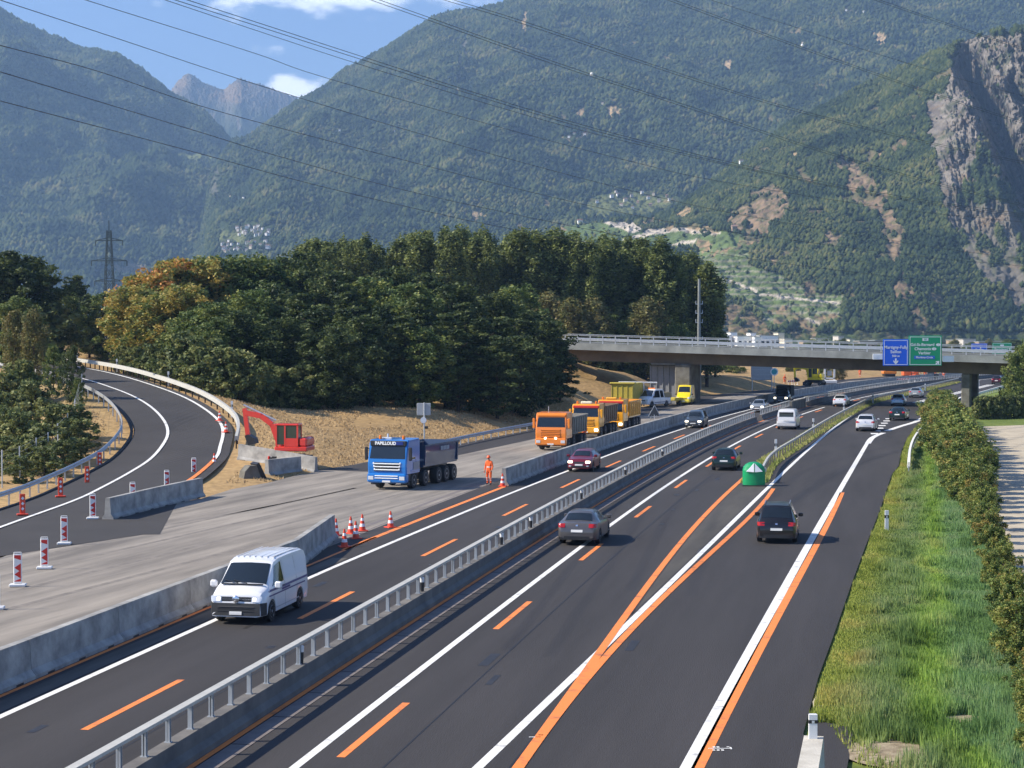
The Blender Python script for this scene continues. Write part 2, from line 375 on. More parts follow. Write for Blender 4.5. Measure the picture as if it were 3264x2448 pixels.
# ------------------------------------------------------------------ ramp (rises and curves away to the left)
ro = [(-17.2, 84, 0), (-19.3, 100, 0), (-20, 108, .1)] + [PZ(*q) for q in [(629, 1514, 115), (689, 1459, 125), (702, 1423, 130), (711, 1380, 136), (698, 1344, 141.5), (651, 1304, 147),
      (579, 1264, 154), (470, 1224, 164), (362, 1193, 176), (244, 1170, 193), (0, 1133, 222), (-300, 1102, 250)]]
ri = [(-24.7, 70, 0), PZ(0, 1685, 86.8), PZ(235, 1599, 100.5), PZ(326, 1555, 108.5)] + [PZ(*q) for q in [(416, 1506, 117), (481, 1463, 124), (521, 1416, 130), (535, 1380, 135), (524, 1344, 139), (488, 1304, 144.5),
      (434, 1269, 151), (362, 1239, 159), (262, 1208, 172), (110, 1178, 192), (-130, 1140, 221), (-420, 1108, 250)]]
ri = [(p[0], p[1], max(p[2], 0)) for p in ri]; ro = [(p[0], p[1], max(p[2], 0)) for p in ro]
ROc = catmull(ro, 8); RIc = catmull(ri, 8)
def offset_path(P, o):
    out = []
    for i in range(len(P)):
        a = P[max(i - 1, 0)]; b = P[min(i + 1, len(P) - 1)]; d = Vector((b[0] - a[0], b[1] - a[1])).normalized()
        out.append((P[i][0] + d.y * o, P[i][1] - d.x * o, P[i][2]))
    return out
def resample(P, n):
    A = np.array(P, float); s = np.concatenate([[0], np.cumsum(np.linalg.norm(np.diff(A, axis=0), axis=1))])
    t = np.linspace(0, s[-1], n); return np.stack([np.interp(t, s, A[:, k]) for k in range(3)], 1)
def plen(P):
    A = np.array(P, float); return float(np.sum(np.linalg.norm(np.diff(A, axis=0), axis=1)))
rampL = resample(offset_path(RIc, -2.5), 160); rampR = resample(offset_path(ROc, 0.75), 160)
rI = [tuple(q) for q in resample(RIc, 160)]; rO = [tuple(q) for q in resample(ROc, 160)]
mb = MB(); z_up = lambda A, dz: [(a[0], a[1], a[2] + dz) for a in A]
A0, A1, A2, A3 = z_up(rampL, .012), z_up(rI, .012), z_up(rO, .012), z_up(rampR, .012)
strip(mb, A0, A1); strip(mb, A1, A2); strip(mb, A2, A3); struct('ramp_road', mb, Mt['asphalt_ramp'])
mb = MB(); line(mb, [(a, b, c + .05) for a, b, c in rO if b > 123.5], 0.24); line(mb, z_up(rI, 0.05), 0.22); struct('ramp_line_marking', mb, Mt['white'])
# ------------------------------------------------------------------ terrain
milledL = [(-26, 12), (-26, 50)] + [G(*q) for q in [(-500, 1990), (0, 1779), (239, 1681), (420, 1625), (640, 1590), (740, 1559), (857, 1538), (1011, 1498), (1083, 1494), (1140, 1478), (1470, 1414), (1710, 1366)]]
milledL += [(20.5, 240), (26, 262), G(2300, 1256), G(2530, 1234), G(2625, 1215), G(2815, 1200), (128, 420)]
rightE = [(9, 12), (7.5, 26)] + [G(*q) for q in [(2560, 2340), (2609, 2157), (2649, 2049), (2717, 1854), (2757, 1746), (2803, 1631), (2843, 1511), (2864, 1486), (2872, 1443), (2884, 1411), (2900, 1384), (2927, 1354), (2957, 1335), (2999, 1308), (3060, 1270), (3193, 1235)]]
rightE += [tuple(p[:2]) for p in off(13.5, 345, 690)]
rampL2 = [(a[0], a[1]) for a in rampL]; rampR2 = [(a[0], a[1]) for a in rampR]
gx = np.arange(-170, 300, 2.0); gy = np.arange(8, 640, 2.0)
GX, GY = np.meshgrid(gx, gy, indexing='ij')
def pdist(PX, PY, path, zs=None):
    best = np.full(PX.shape, 1e9); zz = np.zeros(PX.shape)
    for i in range(len(path) - 1):
        ax, ay = path[i][:2]; bx, by = path[i + 1][:2]; dx, dy = bx - ax, by - ay; L2 = dx * dx + dy * dy + 1e-9
        t = np.clip(((PX - ax) * dx + (PY - ay) * dy) / L2, 0, 1); d = np.hypot(PX - ax - t * dx, PY - ay - t * dy); k = d < best
        best = np.where(k, d, best)
        if zs is not None: zz = np.where(k, zs[i] * (1 - t) + zs[i + 1] * t, zz)
    return best, zz
ctrl = [(-60, 60, 0), (-40, 60, 0), (-60, 100, -.5), (-50, 120, -.3), (-60, 145, 1), (-75, 170, 3), (-90, 190, 4), (-130, 200, 5), (-120, 100, 0), (-160, 60, 0),
        (-13, 150, 1.2), (-15, 170, 2.3), (-9, 160, 1.2), (-3, 180, 1.5), (-20, 185, 3.2), (-5, 200, 2.6), (-30, 200, 4.6), (-22, 160, 2.6), (4, 220, 3.0), (2, 240, 4.4), (12, 246, 2.6), (4, 252, 6.0), (9, 230, 1.6), (-4, 238, 4.6), (-10, 245, 6.0), (-40, 230, 5.5),
        (-18, 150, 1.6), (-60, 235, 7), (-90, 270, 8), (-130, 280, 8), (0, 290, 3), (30, 300, 2.0), (15, 275, 2.5), (22, 285, .8), (45, 330, 1.0), (20, 340, 2), (-30, 340, 3), (60, 420, 0.5), (0, 450, 1), (-100, 450, 2), (-10, 130, .5), (-15, 125, .4), (-14, 118, 0),
        (20, 60, 0), (30, 100, 0), (45, 150, 0), (75, 215, 0), (95, 260, 1.2), (110, 300, 1.5), (60, 190, 0), (120, 200, 0), (150, 320, 1), (200, 250, 0), (200, 450, 0), (280, 600, 0), (40, 600, 0), (-150, 620, 1), (120, 600, 0), (30, 20, 0), (-30, 20, 0)]
num = np.zeros(GX.shape); den = np.zeros(GX.shape)
for (a, b, c) in ctrl:
    wgt = 1 / (((GX - a) ** 2 + (GY - b) ** 2) + 9) ** 1.6; num += wgt * c; den += wgt
TZ = num / den
TZ += 0.25 * fbm(GX / 14, GY / 14, 3) * sst(110, 170, GY) * sst(8, 0, GX - refx(GY))
roadpoly = milledL + [tuple(p[:2]) for p in off(13.5, 420, 690)][::-1][:1] + rightE[::-1]
ins = inpoly(GX, GY, roadpoly)
dl, _ = pdist(GX, GY, roadpoly)
TZ = np.where(ins, -0.35, TZ * sst(0.5, 9, dl) - 0.06)
TZ = np.where(~ins & (dl < 2.2), np.minimum(TZ, -0.06), TZ)
cen = [((a[0] + b[0]) / 2, (a[1] + b[1]) / 2) for a, b in zip(rampL, rampR)]; czs = [(a[2] + b[2]) / 2 for a, b in zip(rampL, rampR)]
rd, rz = pdist(GX, GY, cen[::2], czs[::2])
k = 1 - sst(5.5, 13, rd)
kk = sst(60, 75, GY)
TZ = np.where(ins, TZ, TZ * (1 - k * kk) + (rz - 0.18) * k * kk)
TZ = np.where((rd < 6.2) & ~ins, np.minimum(TZ, rz - 0.16), TZ)
TZ = np.where((GX - refx(GY) > 8) & (GY < 215), -0.06, TZ)
def terrain_z(x, y):
    i = np.clip((x - gx[0]) / 2, 0, len(gx) - 1.001); j = np.clip((y - gy[0]) / 2, 0, len(gy) - 1.001)
    a, b = int(i), int(j); u, v = i - a, j - b
    return float(TZ[a, b] * (1 - u) * (1 - v) + TZ[a + 1, b] * u * (1 - v) + TZ[a, b + 1] * (1 - u) * v + TZ[a + 1, b + 1] * u * v)
V = np.stack([GX, GY, TZ], -1).reshape(-1, 3); ni, nj = GX.shape
idx = np.arange(ni * nj).reshape(ni, nj)
Fq = np.stack([idx[:-1, :-1], idx[1:, :-1], idx[1:, 1:], idx[:-1, 1:]], -1).reshape(-1, 4)
dry = np.array(srgb(188, 156, 108)); dry2 = np.array(srgb(146, 120, 82)); grn = np.array(srgb(84, 106, 46)); grn2 = np.array(srgb(120, 130, 64)); oliv = np.array(srgb(128, 120, 70)); soil = np.array(srgb(150, 130, 100))
X_, Y_ = V[:, 0], V[:, 1]
n1 = fbm(X_ / 7, Y_ / 16, 4) * .5 + .5; n2 = fbm(X_ / 3 + 40, Y_ / 7, 4) * .5 + .5
C = dry * n1[:, None] + dry2 * (1 - n1[:, None])
right = sst(0, 6, X_ - refx(Y_) - 5)[:, None]
Cg = grn * n2[:, None] + grn2 * (1 - n2[:, None]); C = C * (1 - right) + Cg * right
lf = (sst(4, 10, -(X_ + 26)) * (1 - sst(150, 200, Y_)))[:, None]; C = C * (1 - lf * .6) + (oliv * n2[:, None] + soil * (1 - n2[:, None])) * lf * .6
pn_ = (sst(.62, .72, n2))[:, None] * (1 - right); C = C * (1 - .35 * pn_) + oliv * .35 * pn_
Mt['ter'] = attr_mat('ground_cover', .95, mul=(1.3, .28), bump=(2.5, .35, .12))
me = big_mesh('terrain', V, Fq, Mt['ter'], colattr=C, smooth=True); tag(link('terrain', me), kind='structure')
mb = MB()
mb.add([(-3900, -140, -1), (3900, -140, -1), (3900, 9200, -1), (-3900, 9200, -1)], [(0, 1, 2, 3)])
struct('ground', mb, mat('valley_fields', srgb(120, 124, 72), .95, c2=srgb(84, 98, 56), vs=.004, det=8))
# ------------------------------------------------------------------ roads and markings
mb = MB(); strip(mb, off(-10.9, 20, 690, 0.0), [(x, y, 0.0) for x, y in zip(np.interp(np.linspace(0, 1, len(off(-10.9, 20, 690))), np.linspace(0, 1, 200), resample([(a, b, 0) for a, b in rightE], 200)[:, 0]), np.interp(np.linspace(0, 1, len(off(-10.9, 20, 690))), np.linspace(0, 1, 200), resample([(a, b, 0) for a, b in rightE], 200)[:, 1]))])
mb = MB(); poly(mb, [p[:2] for p in off(-10.9, 14, 690)] + rightE[::-1], 0.004); struct('motorway_road', mb, Mt['asphalt'])
mb = MB(); poly(mb, milledL + [p[:2] for p in off(-10.7, 14, 415)][::-1], 0.0); struct('construction_road', mb, Mt['milled'])
trk = mat('tyre_track', srgb(112, 106, 98), .95, c2=srgb(140, 132, 122), vs=1.5, det=9)
mb = MB()
for pts in ([(-26, 58), (-20, 76), (-15, 92), (-9.5, 109)], [(-24, 57), (-18, 75), (-13, 91), (-7.4, 108)], [(-23, 70), (-18.5, 84), (-13, 98), (-8.5, 112)], [(-20, 60), (-15, 76), (-9, 96), (-3, 118), (3, 140), (10, 165)], [(-18, 59), (-13, 75), (-7, 95), (-1, 117), (5, 139), (12, 164)], [(-25, 74), (-20, 90), (-17, 98)]):
    line(mb, smooth_path(pts, 10, .0035), .30)
struct('tyre_marks', mb, trk)
mb = MB(); e1 = milledL[9:]
A = resample([(a, b, 0) for a, b in e1], 60); Bp = offset_path([tuple(q) for q in A], 4.2); strip(mb, [(a[0] , a[1], .006) for a in A], [(b[0], b[1], .006) for b in Bp])
struct('shoulder_strip', mb, Mt['asphalt'])
mb = MB(); line(mb, off(-11.6, 78, 112, .006), .28); line(mb, off(-11.05, 78, 112, .006), .12); struct('gutter_strip', mb, Mt['gutter'])
Z1 = 0.010
wl = MB()
line(wl, off(np.interp(REFY, [20, 70, 103, 123, 190, 300], [-8.7, -8.7, -8.3, -8.0, -7.7, -7.7]), 25, 420, Z1), .22)
line(wl, off(0, 25, 225, Z1), .22); line(wl, off(0, 240, 600, Z1), .22)
WG = [G(*q) for q in [(1560, 2420), (1632, 2346), (1872, 2111), (1969, 2026), (2066, 1923), (2203, 1791), (2346, 1654), (2432, 1574), (2512, 1500), (2598, 1405), (2680, 1348), (2720, 1321)]]
WG = [(-1.3, 37.0)] + WG[1:]
def polyfit_path(pts, deg, y0, y1, z):
    P = np.array(pts); c = np.polyfit(P[:, 1], P[:, 0], deg, w=1 / P[:, 1]); ys = np.linspace(y0, y1, 60)
    return [(float(np.polyval(c, y)), float(y), z) for y in ys]
WGp = polyfit_path(WG[1:], 3, 37, 205, Z1); line(wl, WGp, .24)
WW = [G(*q) for q in [(2195, 2448), (2283, 2271), (2392, 2049), (2478, 1923), (2575, 1757), (2638, 1631), (2692, 1532), (2731, 1459), (2773, 1404), (2800, 1388)]]
line(wl, polyfit_path(WW[:-1], 3, 33, 157, Z1), .32)
line(wl, smooth_path([G(2766, 1414), G(2778, 1398), G(2795, 1388), G(2816, 1380)], 4, Z1 + .004), .5); line(wl, smooth_path([G(2826, 1374), G(2870, 1359), G(2919, 1344), G(2950, 1327), G(2983, 1306), G(3014, 1289), G(3052, 1270), G(3120, 1252)], 5, Z1), .55)
for a in np.linspace(0, 1, 7):                       # short block marks beside the white cars
    p = np.array(G(2788, 1384)) * (1 - a) + np.array(G(2833, 1336)) * a; d = np.array([.2, .98])
    wl.add([(p[0] - .35, p[1] - .1, Z1), (p[0] + .35, p[1] - .1, Z1), (p[0] + .65, p[1] + 1.7, Z1), (p[0] - .05, p[1] + 1.7, Z1)], [(0, 1, 2, 3)])
q0, q1 = np.array(G(2925, 1283)), np.array(G(3160, 1226))
for i in range(30):
    p = q0 + (q1 - q0) * i / 30; e = p + (q1 - q0) / 30 * .6; n = np.array([.7, -.15])
    wl.add([(*(p - n), Z1), (*(p + n), Z1), (*(e + n), Z1), (*(e - n), Z1)], [(0, 1, 2, 3)])
struct('white_road_marking', wl, Mt['white'])
mb = MB()
for o_, a_, b_ in ((-4.4, 22, 300), (1.9, 22, 120), (4.6, 24, 100)): line(mb, off(o_, a_, b_, .0075), .045)
struct('asphalt_seam', mb, mat('seam_bitumen', srgb(30, 29, 30), .6))
mb = MB(); rq = random.Random(4)
for i in range(26):
    s_ = s_of_y(30 + 110 * rq.random()); o_ = rq.choice([-7.4, -4.9, 1.8, 2.2, 5.5, 8.0]) + rq.uniform(-.5, .5); l_ = rq.uniform(.3, 2.2); w_ = rq.uniform(.08, .30)
    line(mb, [at_s(s_ + l_ * t, o_, .0085) for t in (0, .3, .7, 1)], w_)
struct('oil_and_patch_stain', mb, mat('oil_stain', srgb(36, 35, 35), .55, c2=srgb(52, 50, 49), vs=3, det=8))
om = MB()
line(om, off(-9.85, 40, 82, Z1), .16)
p0 = [G(*q) for q in [(1100, 1753), (1128, 1740), (1380, 1640), (1624, 1545)]]; line(om, smooth_path(p0, 5, Z1), .28)
line(om, off(-2.22, 30, 230, Z1 + .008), .16)
OLp = [G(*q) for q in [(1649, 2448), (1735, 2334), (1861, 2146), (1952, 2026), (2032, 1911), (2146, 1757), (2249, 1643), (2318, 1569), (2375, 1523), (2411, 1487), (2460, 1449)]]
ORp = [G(*q) for q in [(1735, 2330), (1861, 2170), (1998, 2031), (2123, 1889), (2272, 1763), (2375, 1660), (2466, 1557)]]
line(om, polyfit_path(OLp, 4, 37.5, 147, Z1 + .004), .25); line(om, polyfit_path([G(1690, 2400), G(1745, 2318)] + ORp[1:], 3, 38, 108.5, Z1 + .008), .24)
line(om, polyfit_path([G(*q) for q in [(2226, 2448), (2335, 2226), (2432, 2049), (2518, 1900), (2603, 1734), (2655, 1631), (2686, 1569)]], 3, 37, 106, Z1), .28)
line(om, smooth_path([G(629, 1514, .4), G(670, 1478, .8)], 3, 0), .3) if False else None
struct('orange_road_marking', om, Mt['orange'])
_o = [p for p in polyfit_path(OLp, 4, 37.5, 147, 0) if 57 < p[1] < 124]; _w = [p for p in WGp if 57 < p[1] < 116]
mb = MB(); poly(mb, [(a + .2, b) for a, b, _ in _o] + [(a - .2, b) for a, b, _ in _w[::-1]], .008); struct('worn_asphalt', mb, mat('worn_asphalt', srgb(84, 80, 72), .92, c2=srgb(62, 59, 55), vs=.9, stretch=(1, .12, 1, R(-12)), det=9))
for (oA, oB, y0_, y1_) in ((-11.4, -10.9, 24, 76), (-9.6, -8.95, 26, 74)): mb = MB(); strip(mb, off(oA, y0_, y1_, .007), off(oB, y0_, y1_, .007)); struct('dust_strip', mb, mat('dust_strip', srgb(104, 98, 90), .95, c2=srgb(66, 62, 58), vs=.8, stretch=(1, .15, 1, R(-11)), det=9))
mb = MB(); line(mb, [(a, b, c + .05) for a, b, c in rO if 107 < b < 124.5], .28); struct('orange_ramp_marking', mb, Mt['orange'])
da = MB(); CY = 16.9
s0 = s_of_y(41.6)
for i in range(-1, 16):
    ln = 6.3
    a = s0 + i * CY; ys = [at_s(a + t * ln, -6.05, Z1) for t in (0, .25, .5, .75, 1)]; line(da, ys, .2)
s0 = s_of_y(40.1)
for i in range(0, 13):
    a = s0 + i * 17.6; ys = [at_s(a + t * 6.0, .72, Z1) for t in (0, .25, .5, .75, 1)]; line(da, ys, .2)
struct('orange_dash_marking', da, Mt['orange'])
# ------------------------------------------------------------------ verge, gravel track
mb = MB(); gl = [G(*q) for q in [(3420, 2300), (3300, 1980), (3240, 1866), (3190, 1729), (3150, 1586), (3125, 1500), (3120, 1420), (3135, 1360)]]
poly(mb, [(26, 30)] + [(a, b) for a, b in gl] + [(66, 190), (95, 190), (60, 60), (40, 20)], .02); struct('gravel_track', mb, Mt['gravel'])
mb = MB(); poly(mb, [G(*q) for q in [(2594, 2294), (2640, 2306), (2723, 2323), (2700, 2448), (2660, 2600), (2500, 2600)]], .015); struct('layby_pad', mb, Mt['asphalt'])
mb = MB(); poly(mb, [G(*q) for q in [(2590, 2240), (2615, 2200), (2632, 2200), (2620, 2290), (2640, 2300), (2600, 2300)]], .03); struct('kerb_edge', mb, Mt['gravel'])
# ------------------------------------------------------------------ mountains (polar terrain sheets at their real distance)
MTN = {}; MTC = {}
MTm = attr_mat('mountain_cover', .95, mul=(.03, .3), bump=(.12, 1.0, 5), spec=.1)
def mountain(name, x0, x1, nx, nt, ridge, D0, D1, pw, A, colf, seed=0, dfun=None, L=500, rough=4.0, zb=-6):
    xs = np.linspace(x0, x1, nx); ts = np.concatenate([np.linspace(0, 1, nt), np.array([1.03, 1.1, 1.25, 1.5])])
    Xc, T = np.meshgrid(xs, ts, indexing='ij')
    rx, ry = zip(*ridge); yr = np.interp(xs, rx, ry)
    d0 = D0(xs) if callable(D0) else np.full(nx, float(D0)); d1 = D1(xs) if callable(D1) else np.full(nx, float(D1))
    zr = H + (715 - yr) / 3900 * d1
    p = pw(xs) if callable(pw) else np.full(nx, float(pw))
    D = d0[:, None] + (d1 - d0)[:, None] * T
    Z = zb + (zr - zb)[:, None] * np.minimum(T, 1) ** p[:, None]
    if dfun is not None: D = D + dfun(Xc, T)
    U = (Xc - 1106) / 3900
    Xw = U * D
    env = np.clip(np.sin(np.pi * np.clip(T, 0, 1)), 0, 1) ** .8
    a, b = Xw / L + seed, D / (L * 2.2) + seed * 1.7
    big = ridged(a + .45 * b, b - .2 * a, 4, .5); med = fbm(Xw / (L * .22) + seed, D / (L * .3), 4, .55)
    Z = Z + A * env * big * .5 + A * .11 * med * (.10 + env)
    tr = fbm(Xw / 12 + 3, (D + Z * 1.5) / 12, 3, .8) * rough
    Z = Z + tr * (T < 1.02) * sst(0, .04, T)
    Z = np.where(T > 1, Z - (zr - zb)[:, None] * (T - 1) * 1.2, Z)
    Yi = 715 - (Z - H) / D * 3900
    V = np.stack([U * D, D, Z], -1).reshape(-1, 3); n, m = Xc.shape
    idx = np.arange(n * m).reshape(n, m); Fq = np.stack([idx[:-1, :-1], idx[1:, :-1], idx[1:, 1:], idx[:-1, 1:]], -1).reshape(-1, 4)
    C = colf(Xc.ravel(), Yi.ravel(), V, tr.ravel() / max(rough, .1), big.ravel())
    me = big_mesh(name, V, Fq, MTm, colattr=C, smooth=True); o = tag(link(name, me), kind='structure')
    MTN[name] = (Xc.ravel()[: n * m], Yi.ravel(), V, (T.ravel() <= 1.0)); MTC[name] = (C, Fq, T.ravel())
    return o
def pick(name, x, y):                                # world point on a mountain seen at (x, y) of the 2212 px grid
    a, b, V, ok = MTN[name]; d = (a - x) ** 2 + (b - y) ** 2 + np.where(ok, 0, 1e9); d = d + V[:, 1] * 1e-4
    return V[int(np.argmin(d))]
FD = np.array((.016, .030, .014)); FL = np.array((.060, .078, .024)); ROCK = np.array(srgb(158, 136, 110)) * .72; GROCK = np.array(srgb(140, 132, 122)) * .75; TAN = np.array(srgb(182, 156, 120)) * .85; MEAD = np.array((.14, .155, .055))
VINE = np.array((.10, .14, .05)); PATHC = np.array((.50, .44, .36))
def forest(X, Y, V, tr, s=1.0):
    n = fbm(V[:, 0] / 160, (V[:, 1] + V[:, 2] * 2) / 160, 4) * .5 + .5; n2 = np.clip(tr * .9 + .5, 0, 1)
    k = np.clip(.55 * n + .5 * n2 - .05, 0, 1)[:, None]
    C = FD * (1 - k) + FL * k
    br = sst(.60, .75, fbm(V[:, 0] / 60 + 9, V[:, 2] / 40, 3) * .5 + .5)[:, None]
    return (C * (1 - .35 * br) + np.array((.09, .07, .04)) * .35 * br) * s
def lay(C, k, c): k = np.clip(k, 0, 1)[:, None]; return C * (1 - k) + np.asarray(c) * k
def jit(X, Y, a, s): return X + a * fbm(X / s, Y / s, 3) * 2, Y + a * fbm(X / s + 50, Y / s + 20, 3) * 2
def tree_gaps(V, lo=.52): return sst(lo, lo - .1, fbm(V[:, 0] / 25, (V[:, 1] * .5 + V[:, 2]) / 22, 3) * .5 + .5)
def col_far(X, Y, V, tr, big):
    C = forest(X, Y, V, tr); n = fbm(V[:, 0] / 120, V[:, 2] / 300, 4) * .5 + .5
    k = sst(262, 205, Y + 50 * (n - .5)) ; C = lay(C, k, GROCK * .62)
    k2 = sst(.5, .62, n) * sst(300, 200, Y); C = lay(C, k2 * .8, GROCK * 1.05)
    jx, jy = jit(X, Y, 8, 30); C = lay(C, inpoly(jx, jy, [(460, 215), (490, 185), (545, 180), (530, 210), (500, 228)]) * .8, ROCK * .95)
    C = lay(C, inpoly(jx, jy, [(370, 195), (395, 165), (415, 162), (400, 190), (378, 205)]) * .7, ROCK)
    for (a, b, c, d) in [(466, 258, 6, 12), (520, 268, 5, 14), (415, 225, 10, 5), (600, 245, 20, 6)]:
        C = lay(C, (((jx - a) / c) ** 2 + ((jy - b) / d) ** 2 < 1) * .8, GROCK)
    return C
def col_left(X, Y, V, tr, big):
    C = forest(X, Y, V, tr); jx, jy = jit(X, Y, 8, 25)
    k = (inpoly(jx, jy, [(240, 568), (310, 572), (308, 605), (250, 600)]) | inpoly(jx, jy, [(240, 490), (278, 488), (262, 500)]))
    C = lay(C, k * .85, np.array((.30, .22, .15)))
    C = lay(C, inpoly(jx, jy, [(375, 325), (420, 336), (468, 330), (466, 352), (440, 356), (395, 345)]) * .8, MEAD * 1.3)
    C = lay(C, inpoly(jx, jy, [(328, 477), (348, 475), (345, 497), (330, 498)]) * .7, MEAD)
    C = lay(C, sst(80, 20, Y) * sst(120, 20, X) * .35, np.array((.14, .12, .07)))
    return C
def col_main(X, Y, V, tr, big):
    C = forest(X, Y, V, tr); jx, jy = jit(X, Y, 7, 22)
    ye = sst(900, 1500, X) * sst(200, 500, Y); C = C * (1 + .25 * ye[:, None])
    for P_ in [[(1245, 240), (1265, 232), (1260, 258), (1240, 265)], [(1310, 240), (1350, 232), (1345, 247), (1316, 254)], [(1205, 300), (1260, 293), (1255, 305), (1210, 312)], [(1555, 140), (1580, 138), (1572, 152)],
               [(1885, 80), (1912, 76), (1908, 96), (1888, 98)], [(2010, 0), (2030, 0), (2022, 12)], [(1570, 362), (1640, 352), (1600, 385), (1568, 392)], [(1130, 36), (1140, 36), (1138, 75), (1131, 70)]]:
        C = lay(C, inpoly(jx, jy, P_) * .9, TAN)
    C = lay(C, ((np.abs(jx - (1002 + (jy - 100) * -.14)) < 4) & (jy > 90) & (jy < 210)) * .6, GROCK)
    C = lay(C, inpoly(jx, jy, [(1265, 430), (1330, 415), (1440, 425), (1460, 450), (1380, 470), (1240, 470)]) * .75, MEAD)
    C = lay(C, inpoly(jx, jy, [(470, 500), (530, 500), (528, 524), (478, 522)]) * .85, MEAD)
    C = lay(C, (inpoly(jx, jy, [(985, 457), (1060, 464), (1060, 472), (990, 466)])) * .8, TAN * 1.1)
    C = lay(C, ((np.abs(jx - (466 - (jy - 380) * .14)) < 6) & (jy > 360) & (jy < 425)) * .55 * tree_gaps(V, .6), GROCK)
    sp = sst(.70, .76, fbm(V[:, 0] / 35 + 4, V[:, 2] / 22 + 8, 3) * .5 + .5) * (X > 1100); C = lay(C, sp * .5, TAN * .8)
    return C
def col_right(X, Y, V, tr, big):
    C = forest(X, Y, V, tr, 1.0) * 1.25; jx, jy = jit(X, Y, 12, 26); gap = tree_gaps(V, .64); gf = sst(.58, .50, fbm(V[:, 0] / 9, (V[:, 1] * .5 + V[:, 2]) / 9, 3) * .5 + .5)
    n = fbm(V[:, 0] / 14 + 2, V[:, 2] / 30, 4) * .5 + .5
    q = lambda L_: [(1016.6 + a * .5405, b * .5405) for a, b in L_]
    vy = [(500, 880), (650, 925), (1000, 925), (1130, 960), (1110, 1060), (1280, 1120), (1340, 1170), (1500, 1190), (1480, 1240), (1460, 1300), (1200, 1320), (1100, 1200), (960, 1180), (900, 1000), (640, 985), (150, 960), (260, 900)]
    kv = inpoly(jx * .3 + X * .7, jy * .3 + Y * .7, q(vy))
    stripe = (np.sin(V[:, 2] * 1.15 + .8 * fbm(V[:, 0] / 60, V[:, 1] / 60, 2) * 6) > .55) * .55
    C = lay(C, kv * 1.0, VINE); C = lay(C, kv * stripe * sst(960 * .5405, 1060 * .5405, Y), PATHC * .62)
    for P_ in [[(500, 885), (640, 890), (690, 915), (650, 932), (560, 905)], [(700, 918), (850, 912), (1000, 928), (998, 938), (800, 928), (690, 945), (620, 965), (600, 960), (680, 935)], [(800, 975), (905, 952), (900, 962), (830, 985)],
               [(1000, 1115), (1040, 1118), (1150, 1160), (1135, 1170), (1060, 1135)], [(1150, 1172), (1480, 1208), (1478, 1216), (1150, 1182)], [(1340, 1265), (1400, 1290), (1395, 1300), (1330, 1275)]]:
        C = lay(C, inpoly(X * .8 + jx * .2, Y * .8 + jy * .2, q(P_)) * .95, PATHC)
    for P_, c in [([(690, 868), (800, 880), (1000, 915), (1000, 930), (850, 915), (700, 905)], TAN * .8), ([(820, 870), (860, 830), (900, 835), (870, 880)], TAN), ([(230, 900), (380, 880), (370, 920), (240, 930)], TAN * .7),
                  ([(1060, 850), (1110, 790), (1180, 755), (1250, 765), (1260, 840), (1190, 900), (1190, 960), (1140, 990), (1090, 940), (1000, 910)], ROCK),
                  ([(1130, 970), (940, 1030), (960, 1010), (1100, 960)], TAN * .7), ([(880, 960), (960, 970), (950, 1010), (870, 995)], TAN * .75), ([(1000, 1220), (1100, 1240), (1200, 1320), (1230, 1350), (1010, 1350)], TAN * .55), ([(1200, 1230), (1460, 1270), (1420, 1320), (1300, 1330), (1210, 1290)], TAN * .6),
                  ([(1400, 660), (1490, 630), (1520, 650), (1600, 690), (1660, 800), (1720, 900), (1715, 1000), (1690, 1060), (1620, 1050), (1650, 970), (1630, 880), (1560, 830), (1450, 820), (1500, 740), (1480, 690)], ROCK),
                  ([(1250, 640), (1290, 605), (1320, 620), (1280, 650)], TAN), ([(1610, 620), (1650, 620), (1640, 650)], TAN), ([(1670, 600), (1720, 560), (1780, 590), (1700, 610)], ROCK * .8), ([(1400, 930), (1440, 930), (1480, 1000), (1470, 1040), (1430, 990)], ROCK), ([(1180, 1070), (1240, 1030), (1230, 1080)], TAN),
                  ([(1300, 1130), (1380, 1110), (1400, 1180), (1340, 1180)], ROCK * .7), ([(1700, 1080), (1760, 1130), (1760, 1200), (1700, 1190)], ROCK * .7), ([(1740, 1230), (1800, 1230), (1830, 1330), (1770, 1340)], ROCK * .7), ([(1870, 630), (1960, 660), (2020, 740), (1940, 740)], ROCK * .6),
                  ([(1790, 420), (1830, 400), (1860, 450), (1900, 520), (1880, 560), (1840, 470)], ROCK * .8), ([(1700, 390), (1850, 330), (1800, 380), (1720, 420)], ROCK * .5)]:
        C = lay(C, inpoly(jx, jy, q(P_)) * (.35 + .65 * gap) * (.35 + .65 * gf) * (.75 + .5 * n), np.asarray(c) * .92)
    cl2 = inpoly(jx, jy, [(2010, 330), (2100, 380), (2140, 420), (2212, 480), (2420, 520), (2420, 690), (2230, 690), (2120, 600), (2040, 480)]); C = lay(C, cl2 * (.25 + .75 * sst(.42, .52, n)) * .85, GROCK * .8)
    cl = inpoly(jx, jy, [(2062, 100), (2090, 80), (2230, 75), (2260, 70), (2400, 60), (2400, 500), (2212, 480), (2180, 420), (2150, 380), (2130, 330), (2120, 300), (2095, 380), (2070, 420), (2045, 400), (2010, 330), (1995, 220), (2040, 190)])
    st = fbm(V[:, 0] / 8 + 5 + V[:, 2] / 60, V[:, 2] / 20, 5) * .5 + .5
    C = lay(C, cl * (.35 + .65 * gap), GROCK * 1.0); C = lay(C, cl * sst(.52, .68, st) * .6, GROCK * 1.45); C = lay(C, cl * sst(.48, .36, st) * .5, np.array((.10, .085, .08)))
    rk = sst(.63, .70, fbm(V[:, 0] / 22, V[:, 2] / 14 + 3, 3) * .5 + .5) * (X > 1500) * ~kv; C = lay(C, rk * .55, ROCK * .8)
    return C
